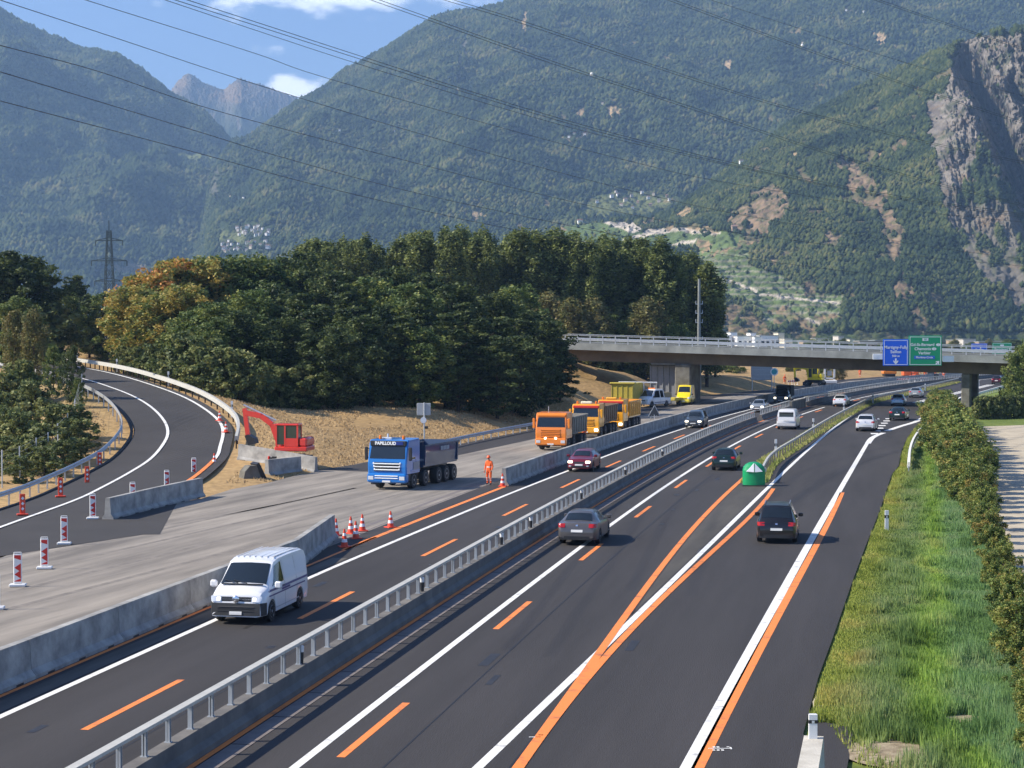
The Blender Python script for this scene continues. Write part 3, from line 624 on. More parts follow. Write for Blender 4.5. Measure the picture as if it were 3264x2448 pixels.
mountain('far_peaks', 300, 760, 260, 150, [(300, 230), (345, 215), (372, 200), (388, 176), (404, 164), (414, 161), (424, 168), (440, 180), (455, 186), (474, 193), (488, 196), (498, 186), (512, 176), (524, 172), (534, 178), (548, 180), (566, 184), (600, 198), (630, 208), (656, 217), (700, 228), (760, 240)],
         5400, 7400, 1.0, 190, col_far, 3, L=420, rough=16)
mountain('left_mountain', -260, 520, 460, 330, [(-260, -170), (-80, -40), (0, 20), (25, 38), (50, 52), (75, 62), (100, 77), (125, 88), (150, 99), (180, 109), (200, 111), (215, 112), (240, 121), (265, 133), (300, 156), (325, 172), (345, 186), (370, 206), (392, 218), (410, 231), (430, 243), (450, 257), (466, 273), (478, 288), (490, 306), (505, 330), (520, 360)],
         3000, 5000, 1.05, 330, col_left, 11, L=620, rough=4.5)
mountain('main_mountain', 395, 2420, 900, 380, [(395, 705), (420, 640), (436, 560), (446, 500), (452, 440), (462, 385), (480, 345), (505, 322), (535, 308), (560, 290), (590, 265), (620, 245), (645, 226), (662, 215), (690, 200), (712, 184), (732, 165), (760, 150), (782, 140), (800, 128), (825, 112), (850, 96), (875, 81), (900, 65), (925, 50), (950, 37), (980, 31), (1020, 29), (1040, 24), (1056, 19), (1085, 14), (1106, 5), (1200, -25), (1500, -110), (1900, -190), (2420, -250)],
         2300, 4300, 1.12, 240, col_main, 23, L=560, rough=4.5)
def d0r(x): return np.interp(x, [1000, 1150, 1300, 1600, 1900, 2200, 2500], [1500, 1450, 1380, 1350, 1350, 1400, 1400])
def d1r(x): return np.interp(x, [1000, 1150, 1300, 1600, 1900, 2050, 2200, 2500], [2100, 2150, 2150, 2200, 2200, 1960, 1800, 1800])
def dfr(X, T):
    cliff = sst(2000, 2080, X) * sst(.25, .45, T)
    gx_ = 2052 + (1 - T) * 260 + 10 * fbm(T * 9, T * 3 + 4, 3); g = sst(-40, 26, X - gx_) * (1 - sst(26, 48, X - gx_)) * sst(.22, .40, T) * sst(.99, .86, T)
    g2 = sst(-16, 8, X - gx_ - 75) * (1 - sst(8, 26, X - gx_ - 75)) * sst(.35, .5, T) * sst(.9, .7, T)
    u = X / 9 + T * 4
    ribs = fbm(X / 30 + T * 6, T * 13, 5, .62)
    return 190 * g + 60 * g2 + cliff * ribs * 46 + 9 * fbm(X / 60 + 7, T * 14, 4, .6) * sst(1450, 1750, X)
mountain('right_hill', 1040, 2420, 820, 420, [(1040, 700), (1100, 600), (1150, 520), (1200, 496), (1260, 486), (1330, 478), (1400, 474), (1445, 462), (1490, 428), (1557, 380), (1610, 335), (1654, 303), (1708, 265), (1770, 233), (1827, 205), (1885, 176), (1935, 151), (1990, 128), (2043, 104), (2100, 84), (2212, 62), (2420, 30)],
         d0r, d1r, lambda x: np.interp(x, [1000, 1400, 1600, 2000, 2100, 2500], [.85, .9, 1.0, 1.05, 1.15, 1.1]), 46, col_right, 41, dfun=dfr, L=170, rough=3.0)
# ---- far woods: one crown per tree, one object per mountain (nobody could count them)
MTF = attr_mat('far_wood', .9, spec=.1)
def far_wood(mn, n, size, seed, pal, ylim=720):
    r = np.random.RandomState(seed); X, Y, V, ok = MTN[mn]; C, Fq, T = MTC[mn]
    vis = ok[Fq[:, 0]] & (T[Fq[:, 0]] < .995) & (X[Fq[:, 0]] > -30) & (X[Fq[:, 0]] < 2245) & (Y[Fq[:, 0]] > -25) & (Y[Fq[:, 0]] < ylim)
    Fv = Fq[vis]; c = C[Fv[:, 0]]; lum = c.sum(1); pr = np.where((lum < .215) & (c[:, 1] > c[:, 0] * 1.02), 1.0, np.where(lum < .30, .015, .004))
    a = V[Fv[:, 0]]; b = V[Fv[:, 1]]; d = V[Fv[:, 3]]; area = np.linalg.norm(np.cross(b - a, d - a)[:, :2], axis=1) + np.abs((b - a)[:, 0] * (d - a)[:, 1] - (b - a)[:, 1] * (d - a)[:, 0]); pr = pr * area; xv, yv = X[Fv[:, 0]], Y[Fv[:, 0]]; pr = np.where((xv > 476) & (xv < 592) & (yv > 484) & (yv < 552), pr * .10, pr); pr /= pr.sum()
    k = r.choice(len(Fv), n, p=pr); u, v = r.rand(n, 1), r.rand(n, 1); P = a[k] + (b[k] - a[k]) * u + (d[k] - a[k]) * v
    s_ = size * (.55 + .8 * r.rand(n) ** 1.5) * (.8 + .5 * (fbm(P[:, 0] / 90, P[:, 1] / 90, 2) + .3) * (1 + .5 * (r.rand(n) > .9))); h = s_ * (.75 + .65 * r.rand(n)); th = r.rand(n) * 6.28
    ring = []
    for q in range(5): an = th + q * 2 * math.pi / 5; rr_ = s_ * (.38 + .24 * r.rand(n)); ring.append(np.stack([P[:, 0] + rr_ * np.cos(an), P[:, 1] + rr_ * np.sin(an), P[:, 2] + h * (.28 + .2 * r.rand(n))], 1))
    top = P + np.stack([(r.rand(n) - .5) * s_ * .3, (r.rand(n) - .5) * s_ * .3, h * (.85 + .2 * r.rand(n))], 1); bot = P - np.stack([0 * s_, 0 * s_, s_ * .2], 1)
    VV = np.stack(ring + [top, bot], 1).reshape(-1, 3); b0 = np.arange(n)[:, None] * 7
    fs = [(q, (q + 1) % 5, 5) for q in range(5)] + [((q + 1) % 5, q, 6) for q in range(5)]
    FF = (b0[:, None, :] + np.array(fs)[None, :, :]).reshape(-1, 3)
    pal = np.array(pal); w_ = np.clip(fbm(P[:, 0] / 140 + 5, (P[:, 1] + P[:, 2] * 2) / 140, 5, .6) * 1.1 + .40 + r.normal(size=n) * .17, 0, .999) * (len(pal) - 1); i = w_.astype(int); f = (w_ - i)[:, None]
    CC = pal[i] * (1 - f) + pal[i + 1] * f
    me = big_mesh('mountain_wood', VV, FF, MTF, colattr=np.repeat(CC, 7, axis=0)); tag(link('mountain_wood', me), kind='stuff')
PW = [(.018, .032, .013), (.034, .053, .020), (.060, .080, .026), (.098, .112, .036), (.15, .14, .055)]
far_wood('right_hill', 64000, 4.3, 1, PW)
far_wood('main_mountain', 125000, 7.2, 2, PW, 640)
far_wood('left_mountain', 65000, 9.5, 3, PW, 660)
# ------------------------------------------------------------------ haze
mb = MB(); mb.box(-4000, 4000, -150, 9300, -7.3, 1600)
hz = bpy.data.materials.new('haze_air'); hz.use_nodes = True; ht = hz.node_tree; ht.nodes.clear()
pv = N(ht, 'ShaderNodeVolumePrincipled'); pv.inputs['Color'].default_value = (.40, .64, 1, 1); pv.inputs['Density'].default_value = 0.00012; pv.inputs['Anisotropy'].default_value = 0.1
ho = N(ht, 'ShaderNodeOutputMaterial'); ht.links.new(pv.outputs[0], ho.inputs['Volume'])
tag(mb.build('haze', hz), kind='stuff')
# ------------------------------------------------------------------ vegetation
def leaf_mesh(name, clumps, per, size, pal, seed, spread, up=0.0, jitter=.25):
    """clumps: (n,4) centre + radius; small folded leaf faces scattered through each clump"""
    r = np.random.RandomState(seed); n = len(clumps); k = n * per
    c = np.repeat(clumps, per, axis=0)
    d = r.normal(size=(k, 3)); d /= np.linalg.norm(d, axis=1)[:, None]; rad = r.rand(k) ** .45
    p = c[:, :3] + d * (rad * c[:, 3])[:, None] * np.array(spread)
    a = r.normal(size=(k, 3)); a[:, 2] *= .6; a /= np.linalg.norm(a, axis=1)[:, None]
    b = np.cross(a, d + r.normal(size=(k, 3)) * .6); b /= np.linalg.norm(b, axis=1)[:, None] + 1e-9
    s = size * (.6 + .8 * r.rand(k))[:, None]
    if up: a[:, 2] += up
    V = np.stack([p - a * s, p + b * s * .55, p + a * s, p - b * s * .55], 1).reshape(-1, 3)
    F_ = np.arange(4 * k).reshape(k, 4)
    pal = np.array(pal); w_ = r.rand(n) if True else 0
    tone = np.repeat(w_, per); q = np.clip(tone + r.normal(size=k) * jitter, 0, .999) * (len(pal) - 1); i = q.astype(int); f = (q - i)[:, None]
    C = pal[i] * (1 - f) + pal[np.minimum(i + 1, len(pal) - 1)] * f
    return V, F_, np.repeat(C, 4, axis=0)
def tree_proto(name, kind, h, cw, pal, seed, per=42, size=.3, trunk=.25, ncl=120, low=.12):
    r = np.random.RandomState(seed); cl = []
    for i in range(ncl):
        t = low + (1 - low) * r.rand() ** .85; a = r.rand() * 2 * math.pi
        if kind == 'poplar': rw = cw * (max(0, math.sin(math.pi * min(1, (t - low) / (1 - low) * .86 + .14))) ** .45) * (.72 + .2 * math.sin(3 * a + t * 7 + seed) + .2 * math.sin(2 * a - t * 13 + seed * 2))
        elif kind == 'pine': lay_ = (t * 8 + .3 * math.sin(a * 3)) % 1; rw = cw * (1.08 - t) ** .65 * (.55 + .55 * (1 - lay_)) * (.8 + .3 * math.sin(3 * a + seed + t * 5))
        elif kind == 'bush': rw = cw * math.sqrt(max(.05, 1 - ((t - .35) / .7) ** 2)) * (.8 + .25 * math.sin(3 * a + seed))
        else: rw = cw * math.sqrt(max(.04, 1 - ((t - .52) / .5) ** 2)) * (.82 + .2 * math.sin(4 * a + seed) + .12 * math.sin(7 * a + t * 8))
        q = r.rand() ** .42; rr = rw * q
        rad = (.085 * h if kind == 'bush' else .055 * h) * (.7 + .7 * r.rand())
        if kind == 'poplar': rad *= .62
        if kind == 'pine': rad *= .75
        cl.append((rr * math.cos(a), rr * math.sin(a), t * h * (1 - (.10 if kind != 'poplar' else .05) * q * r.rand()), rad))
    cl = np.array(cl)
    sp = {'pine': (1.35, 1.35, .55), 'poplar': (.85, .85, 1.5), 'birch': (.8, .8, 1.3)}.get(kind, (1, 1, .85))
    V, F_, C = leaf_mesh(name, cl, per, size, pal, seed + 1, sp)
    root = empty(name)
    me = big_mesh('crown', V, F_, FOL, colattr=C); link('crown', me, root)
    mb = MB(); mb.tube((0, 0, -.8), (0, 0, h * .45), trunk, 7, trunk * .6); mb.tube((0, 0, h * .45), (.1, 0, h * .9), trunk * .6, 6, .04)
    if kind != 'bush':
        for i in range(9):
            t = .22 + .6 * i / 9; a = i * 2.4; L_ = cw * .75 * (1 - t * .5); mb.tube((0, 0, h * t), (L_ * math.cos(a), L_ * math.sin(a), h * t + L_ * .5), trunk * .32, 5, .03)
    mb.build('trunk', Mt['bark'], root, smooth=60)
    return root
P_pop = [(.045, .070, .020), (.09, .125, .035), (.17, .205, .055), (.28, .31, .085)]
P_dk = [(.026, .046, .014), (.046, .074, .022), (.080, .115, .034), (.15, .18, .050)]
P_oak = [(.045, .075, .018), (.08, .12, .030), (.14, .18, .045), (.22, .23, .055)]
P_aut = [(.50, .20, .06), (.55, .30, .07), (.48, .36, .08), (.30, .29, .07), (.14, .18, .045)]
P_ylw = [(.10, .15, .04), (.22, .25, .06), (.38, .34, .08), (.46, .32, .07)]
P_bir = [(.10, .12, .04), (.18, .18, .06), (.26, .24, .08), (.20, .16, .06)]
P_sh = [(.07, .10, .032), (.12, .155, .05), (.20, .23, .07), (.29, .29, .10)]
P_hdg = [(.06, .10, .025), (.11, .16, .04), (.18, .24, .055), (.27, .31, .07), (.34, .30, .08)]
PR = {}
for i in range(4): PR['pop%d' % i] = tree_proto('poplar_tree', 'poplar', 24, [3.4, 3.0, 3.9, 3.3][i], P_pop, 100 + i, ncl=280, per=44, size=.22)
for i in range(3): PR['pin%d' % i] = tree_proto('pine_tree', 'pine', 14, 5.0, P_dk, 200 + i, ncl=170, per=70, size=.19, low=.07)
for i in range(2): PR['oak%d' % i] = tree_proto('broadleaf_tree', 'round', 14, 5.2, [tuple(q * 1.25 for q in c) for c in P_oak], 300 + i, ncl=190, per=66, size=.20, low=.02)
PR['dkb'] = tree_proto('broadleaf_tree', 'round', 14, 5.2, P_dk, 321, ncl=190, per=66, size=.20, low=.02)
for i in range(2): PR['aut%d' % i] = tree_proto('maple_tree', 'round', 13, 4.4, P_aut if i == 0 else P_ylw, 400 + i, ncl=180, per=66, size=.20, low=.03)
for i in range(2): PR['bir%d' % i] = tree_proto('birch_tree', 'birch', 11, 2.6, P_bir, 500 + i, ncl=140, per=50, size=.17, low=.1, trunk=.14)
for i in range(3): PR['bus%d' % i] = tree_proto('shrub', 'bush', 4, 2.4, P_sh, 600 + i, ncl=90, per=40, size=.16, low=.0, trunk=.06)
for i in range(3): PR['hdg%d' % i] = tree_proto('hedge_shrub', 'bush', 2.4, 1.25, P_hdg if i else [(.06, .10, .025), (.12, .17, .04), (.21, .22, .055), (.36, .26, .07)], 700 + i, ncl=110, per=95, size=.052, low=.0, trunk=.04)
def sow(key, x, y, hgt, label, cat, group, rz=None, base_h=None, zz=None, wide=1.0):
    bh = {'pop': 24, 'pin': 14, 'oak': 14, 'dkb': 14, 'aut': 13, 'bir': 11, 'bus': 4, 'hdg': 2.4}[key[:3]]
    s = hgt / bh; z = terrain_z(x, y) if zz is None else zz
    o = inst(PR[key], (x, y, z - .1), random.random() * 6.28 if rz is None else rz, (s * wide, s * wide, s))
    return tag(o, label, cat, group)
def at_px(px, Z): return (px - 1632) / F * Z
def top_h(px, py, Z): return PZ(px, py, Z)[2]
# back rows of poplars (tops follow the wood's outline)
TOPX = [940, 975, 1030, 1100, 1160, 1230, 1300, 1370, 1440, 1500, 1560, 1620, 1680, 1750, 1830, 1900, 1970, 2040, 2110, 2180, 2240, 2290]
TOPY = [800, 775, 768, 765, 758, 752, 748, 740, 738, 730, 728, 733, 742, 740, 748, 757, 757, 764, 775, 800, 830, 870]
for row, (Zr, n_) in enumerate([(274, 26), (288, 24), (302, 20)]):
    for i in range(n_):
        px = 955 + (2275 - 955) * (i + .5 * (row % 2)) / (n_ - .5) + random.uniform(-20, 20)
        Z = Zr + random.uniform(-4, 4) + (px - 1500) * .012
        x = at_px(px, Z); ty = np.interp(px, TOPX, TOPY) + random.choice([-6, 0, 4, 12, 26, 40]) + random.uniform(-5, 8)
        hh = top_h(px, ty, Z) - terrain_z(x, Z)
        sow('pop%d' % ((i * 7 + row * 3 + i // 3) % 4), x, Z, hh, '%s poplar from the left in the %s row of the tall green wood' % (ordinal(i), ['front', 'middle', 'back'][row]), 'poplar', 'poplars in the wood behind the bridge', wide=random.uniform(1.0, 1.55))
# dark and mixed trees in front, S pixel of crown centre, top, distance, kind
mid = [(455, 870, 196, 'aut0', 5.2), (520, 838, 198, 'aut0', 5), (430, 905, 190, 'aut1', 5), (575, 818, 200, 'aut0', 5), (640, 815, 201, 'aut1', 5), (500, 930, 186, 'aut1', 5), (590, 900, 188, 'aut1', 5), (700, 812, 204, 'oak0', 5), (775, 808, 206, 'oak1', 5), (845, 815, 206, 'oak0', 5),
       (620, 980, 178, 'oak0', 4), (690, 960, 176, 'oak1', 5), (680, 1020, 168, 'oak0', 4), (750, 985, 170, 'dkb', 5), (800, 920, 186, 'oak1', 5), (880, 905, 190, 'dkb', 5), (905, 820, 208, 'dkb', 5), (960, 800, 212, 'dkb', 5), (830, 1030, 170, 'dkb', 4), (900, 1010, 172, 'dkb', 5), (960, 930, 182, 'pin0', 5),
       (985, 1060, 168, 'pin2', 4), (1020, 960, 178, 'pin1', 5), (1060, 860, 205, 'dkb', 5), (1090, 980, 176, 'pin0', 5), (1150, 1000, 174, 'dkb', 4), (1110, 900, 196, 'pin2', 5), (1180, 880, 200, 'oak1', 5), (1245, 850, 206, 'dkb', 5), (1230, 960, 182, 'pin1', 5), (1310, 900, 196, 'oak0', 5),
       (1290, 1000, 176, 'pin2', 5), (1340, 940, 186, 'pin0', 5), (1370, 860, 206, 'pin1', 5), (1440, 900, 200, 'dkb', 5), (1420, 990, 182, 'pin1', 5), (1480, 960, 192, 'pin2', 5), (1530, 1010, 184, 'pin0', 4), (1580, 930, 205, 'dkb', 5), (1640, 905, 216, 'oak1', 5), (1600, 1000, 192, 'pin1', 5), (1670, 985, 196, 'pin2', 5), (1720, 1000, 204, 'dkb', 5), (1740, 1020, 200, 'pin0', 5), (1785, 1075, 206, 'pin1', 4), (1080, 1040, 168, 'dkb', 4), (1190, 1030, 174, 'pin2', 4), (1335, 1035, 176, 'oak0', 4), (1460, 1045, 179, 'pin0', 4), (1585, 1060, 180, 'pin1', 4), (1660, 1070, 187, 'dkb', 4), (1725, 1085, 196, 'pin2', 4)]
cols = {'aut': 'orange and yellow autumn', 'oak': 'mid green', 'dkb': 'dark green', 'pin': 'dark needled'}
cnt = {}
for (px, py, Z, k, wd) in mid:
    x = at_px(px, Z); c_ = cnt[k[:3]] = cnt.get(k[:3], -1) + 1
    hh = top_h(px, py, Z) - terrain_z(x, Z)
    sow(k, x, Z, hh, '%s %s tree from the left along the front of the wood' % (ordinal(c_), cols[k[:3]]), {'aut': 'maple', 'oak': 'tree', 'dkb': 'tree', 'pin': 'pine'}[k[:3]], 'trees at the front edge of the wood', wide=1.15 * (14 / max(hh, 9)) ** .3)
for i, (px, py, Z) in enumerate([(1745, 930, 266), (1815, 945, 264), (1895, 950, 265), (2060, 945, 266)]):
    x = at_px(px, Z); sow('bir%d' % (i % 2), x, Z, top_h(px, py, Z) - terrain_z(x, Z), '%s yellowing birch from the left above the bridge railing' % ordinal(i), 'birch', 'birches above the bridge', wide=1.25)
for i, (px, py, Z) in enumerate([(1780, 1010, 266), (1850, 1010, 267), (1940, 1000, 268), (1985, 1020, 266), (2110, 1010, 268), (2160, 1030, 268), (2020, 1015, 267)]):
    x = at_px(px, Z); sow('oak%d' % (i % 2), x, Z, top_h(px, py, Z) - terrain_z(x, Z), '%s low green tree from the left behind the bridge railing' % ordinal(i), 'tree', 'low trees behind the bridge', wide=1.0)
for i, (px, py, Z) in enumerate([(1900, 1150, 264), (1965, 1158, 266), (2035, 1165, 268)]):
    x = at_px(px, Z); sow('bus%d' % (i % 3), x, Z, 6.5, '%s grey green shrub from the left in the gap under the bridge' % ordinal(i), 'shrub', 'shrubs under the bridge')
# left hand trees
lt = [(30, 795, 205, 'pin0', 'tall dark tree at the left edge of the photo'), (95, 812, 206, 'dkb', 'second tall dark tree from the left edge, behind the guardrail'), (140, 850, 208, 'pin2', 'dark tree leaning right beside the tall pair at the left'), (-30, 800, 205, 'dkb', 'dark tree cut off by the left edge'),
      (60, 940, 190, 'oak0', 'green tree below the two tall dark trees'), (200, 925, 222, 'oak1', 'mid green tree below the lattice pylon'), (245, 870, 232, 'pin1', 'open pine left of the lattice pylon'), (285, 935, 226, 'pin2', 'dark pine with a leaning trunk by the ramp bend'), (330, 930, 225, 'oak0', 'bright green tree right of the lattice pylon'), (385, 945, 226, 'oak1', 'green tree next to the orange maples'), (160, 960, 205, 'bus0', 'tall shrub between the pylon and the ramp'),
      (228, 1100, 150, 'dkb', 'large dark tree overhanging the inner guardrail of the ramp'), (170, 1095, 156, 'oak1', 'tall green tree inside the ramp bend'), (108, 985, 166, 'bir0', 'right one of two narrow pale trees inside the ramp bend'), (48, 985, 168, 'bir1', 'left one of two narrow pale trees inside the ramp bend'), (90, 1160, 152, 'oak0', 'low pale green tree inside the ramp bend'), (248, 1200, 146, 'oak1', 'dark bushy tree at the foot of the large overhanging tree')]
for i, (px, py, Z, k, lb) in enumerate(lt):
    x = at_px(px, Z); z = terrain_z(x, Z); hh = top_h(px, py, Z) - z
    sow(k, x, Z, hh, lb, 'shrub' if k[:3] == 'bus' else 'tree', 'trees left of the ramp', wide=(.95 if k[:3] == 'bir' else .72) if Z < 175 else 1.15)
lb_ = [(30, 1180, 150), (70, 1150, 152), (110, 1210, 141), (20, 1290, 132), (165, 1290, 131), (215, 1285, 133), (235, 1330, 129), (130, 1350, 122), (60, 1310, 128), (0, 1240, 140), (85, 1400, 118), (140, 1420, 116), (190, 1400, 121), (20, 1390, 120), (50, 1450, 112), (240, 1390, 124)]
for i, (px, py, Z) in enumerate(lb_):
    x = at_px(px, Z); z = terrain_z(x, Z); hh = max(1.2, top_h(px, py, Z) - z)
    sow('bus%d' % (i % 3), x, Z, hh, '%s shrub counting down from the trees inside the ramp bend' % ordinal(i), 'shrub', 'shrubs inside the ramp bend', wide=1.0 if hh > 3 else 1.3)
for i, (px, py, Z, hh) in enumerate([(395, 1120, 184, 3), (440, 1130, 180, 3), (490, 1150, 176, 3.5), (540, 1160, 172, 3.5), (590, 1150, 166, 5), (650, 1170, 162, 5), (705, 1185, 160, 4.5), (760, 1195, 160, 4.5), (820, 1200, 163, 4), (890, 1200, 166, 4), (960, 1200, 168, 4)]):
    x = at_px(px, Z); sow('bus%d' % (i % 3), x, Z, hh, '%s leafy bush from the left along the foot of the wood' % ordinal(i), 'shrub', 'bushes along the foot of the wood', wide=1.1)
# hedge on the right
hp = [G(*q) for q in [(2985, 1345), (3010, 1390), (3030, 1440), (3058, 1500), (3080, 1560), (3105, 1620), (3130, 1700), (3160, 1790), (3195, 1890), (3225, 1990), (3255, 2120), (3285, 2260), (3310, 2400)]]
HP = resample([(a, b, 0) for a, b in hp], 56)[::-1]
for i, (x, y, _) in enumerate(HP):
    far_ = sst(75, 125, y); hh = 1.45 + 2.1 * far_ + random.uniform(-.25, .45)
    sow('hdg%d' % (0 if i % 6 == 2 else 1 + i % 2), x + random.uniform(-.25, .25), y + random.uniform(-.5, .5), hh, '%s hedge shrub from the near end beside the gravel track' % ordinal(i), 'shrub', 'hedge shrubs along the gravel track', zz=0, wide=random.uniform(.72, 1.0) * (1 + .25 * far_))
for i in range(16):
    t = i / 15; x, y = np.array(G(3120, 1335)) * (1 - t) + np.array(G(3330, 1328)) * t
    sow('bus%d' % (i % 3), x, y, 2.7, '%s dark shrub from the left in the clipped hedge beyond the track' % ordinal(i), 'shrub', 'clipped hedge beyond the track', zz=-.2, wide=.75)
for i, (px, Z, hh, k) in enumerate([(3262, 205, 8.2, 'oak0'), (3300, 215, 9, 'oak1'), (3235, 228, 5, 'oak1'), (3205, 236, 1.8, 'bus1'), (3100, 226, 1.6, 'bus2'), (3150, 230, 1.5, 'bus0')]):
    sow(k, at_px(px, Z), Z, hh, ['bright green tree at the right edge under the bridge end', 'green tree cut off by the right edge', 'small green tree left of the right edge tree', 'low shrub right of the bridge pillar', 'low shrub beside the bridge pillar foot', 'middle low shrub right of the bridge pillar'][i], 'tree' if hh > 4 else 'shrub', 'greenery at the right end of the bridge', zz=-.2)
# far tree belts on the valley floor
def belt_mesh(px0, px1, Z0, h, n, seed):
    r = np.random.RandomState(seed); return [((at_px(px0 + (px1 - px0) * (i + r.rand() * .7) / n, Z0 + r.uniform(-15, 15))), Z0 + r.uniform(-15, 15), h * r.uniform(.6, 1.2)) for i in range(n)]
c_ = 0
for (a, b, Z0, h, n_) in [(2560, 3330, 700, 6.6, 46), (2280, 2700, 700, 4, 20), (1560, 2300, 760, 12, 12), (2720, 3330, 470, 3.5, 26), (2220, 2640, 360, 4.2, 24), (2650, 2860, 420, 4.5, 12)]:
    for (x, y, h_) in belt_mesh(a, b, Z0, h, n_, c_):
        sow(['oak0', 'oak1', 'dkb', 'bir0'][c_ % 4], x, y, h_, 'small tree in the distant green belt below the cliff and bridge', 'tree', 'distant valley trees', zz=-1, wide=1.5); c_ += 1
# ---- grass: tall blades on the verge, dry tufts on the bank
def blades(n, xy, hfun, cols_, seed, wd=.02, lean=.35):
    r = np.random.RandomState(seed); x, y = xy; k = len(x)
    h = hfun(x, y) * (.6 + .7 * r.rand(k)); a = r.rand(k) * 2 * math.pi; l = h * lean * r.rand(k); b = r.rand(k) * 2 * math.pi
    z = np.zeros(k); w2 = wd * (1 + y / 90)
    V = np.stack([np.stack([x - np.cos(a) * w2, y - np.sin(a) * w2, z], 1), np.stack([x + np.cos(a) * w2, y + np.sin(a) * w2, z], 1), np.stack([x + np.cos(b) * l, y + np.sin(b) * l, h], 1)], 1).reshape(-1, 3)
    n1 = np.clip(fbm(x / 2.2, y / 4, 3) * .9 + .5 + r.normal(size=k) * .16, 0, .999); pal = np.array(cols_); q = n1 * (len(pal) - 1); i = q.astype(int); f = (q - i)[:, None]
    C = pal[i] * (1 - f) + pal[np.minimum(i + 1, len(pal) - 1)] * f
    return V, np.arange(3 * k).reshape(k, 3), np.repeat(C, 3, axis=0)
r = np.random.RandomState(5); nb = 380000
yb = 34 * (175 / 34) ** r.rand(nb); Lx = np.interp(yb, [p[1] for p in rightE[:14]], [p[0] for p in rightE[:14]]); hx = np.interp(yb, HP[:, 1], HP[:, 0]); hx = np.where(yb < HP[0, 1], HP[0, 0] + 1, hx)
xb = Lx + .1 + (hx - Lx) * r.rand(nb) ** .95; xb = np.where(yb < 43.5, np.maximum(xb, 7.6 + r.rand(nb) * 8), xb)
bare = (((xb - 8.7) / .75) ** 2 + ((yb - 40.3) / 1.2) ** 2 < .7 + .6 * fbm(xb * 2, yb * 2, 2)); bare |= ((xb - 11.1) / .7) ** 2 + ((yb - 43.6) / .7) ** 2 < .7 + .6 * fbm(xb * 2, yb * 2, 2); kp = ~bare; xb, yb = xb[kp], yb[kp]
hf = lambda x, y: (.11 + .18 * sst(-.1, .35, fbm(x / 3 + 7, y / 5, 3)) + .10 * sst(60, 42, y) + .28 * sst(.12, .34, fbm(x / 1.6 + 3, y / 2.6 + 5, 3))) * (1 - .45 * sst(2.2, 0, x - np.interp(y, [p[1] for p in rightE[:14]], [p[0] for p in rightE[:14]])))
V, F_, C = blades(nb, (xb, yb), hf, [(.13, .19, .055), (.23, .31, .085), (.36, .43, .12), (.28, .37, .14), (.46, .48, .18), (.42, .40, .17)], 6, wd=.014)
_u = np.repeat((xb - np.interp(yb, [p[1] for p in rightE[:14]], [p[0] for p in rightE[:14]])) / np.maximum(np.where(yb < HP[0, 1], HP[0, 0] + 1, np.interp(yb, HP[:, 1], HP[:, 0])) - np.interp(yb, [p[1] for p in rightE[:14]], [p[0] for p in rightE[:14]]), 1), 3) + np.repeat(.12 * fbm(xb / 2, yb / 5, 3), 3)
for q_ in range(3): C[:, q_] *= np.interp(_u, [0, .1, .28, .42, .56, .7, 1], [[1.05, 1.0, .72, .68, .92, .62, .60], [.95, .92, .80, .80, 1.12, .84, .80], [.62, .62, .85, .80, .68, .95, .92]][q_])
tag(link('verge_grass', big_mesh('verge_grass', V, F_, GRS, colattr=C)), kind='stuff')
mb = MB(); mb.lathe([(1.5, 0), (.8, .06), (.1, .09)], 24, (8.9, 40.3, 0)); mb.lathe([(1.1, 0), (.5, .06), (.1, .07)], 24, (11.1, 43.6, 0)); tag(mb.build('bare_soil', mat('bare_soil', srgb(170, 156, 128), .95, c2=srgb(120, 104, 80), vs=3, bump=.5), smooth=60), kind='structure')
# gore strip of weeds along the divider
gr0 = [G(*q) for q in [(2425, 1540), (2462, 1480), (2544, 1424), (2666, 1345), (2786, 1284), (2903, 1256), (3055, 1219)]]
GR = resample([(a, b, 0) for a, b in smooth_path(gr0, 6)] if False else smooth_path(gr0, 6), 200)
kx = r.randint(0, 199, 24000); tt = r.rand(24000)[:, None]; pp = GR[kx] * (1 - tt) + GR[kx + 1] * tt
xs_ = pp[:, 0] + r.uniform(-1.3, .45, 24000); ys_ = pp[:, 1]
V, F_, C = blades(0, (xs_, ys_), lambda x, y: np.full(len(x), .2), [(.22, .28, .07), (.36, .38, .12), (.50, .46, .18)], 8, wd=.03)
tag(link('divider_weeds', big_mesh('divider_weeds', V, F_, GRS, colattr=C)), kind='stuff')
mb = MB(); strip(mb, [(a - 1.1, b, .03) for a, b, _ in GR], [(a + .35, b, .03) for a, b, _ in GR]); struct('divider_strip', mb, mat('divider_soil', srgb(110, 116, 62), .95, c2=srgb(150, 140, 92), vs=1.0))
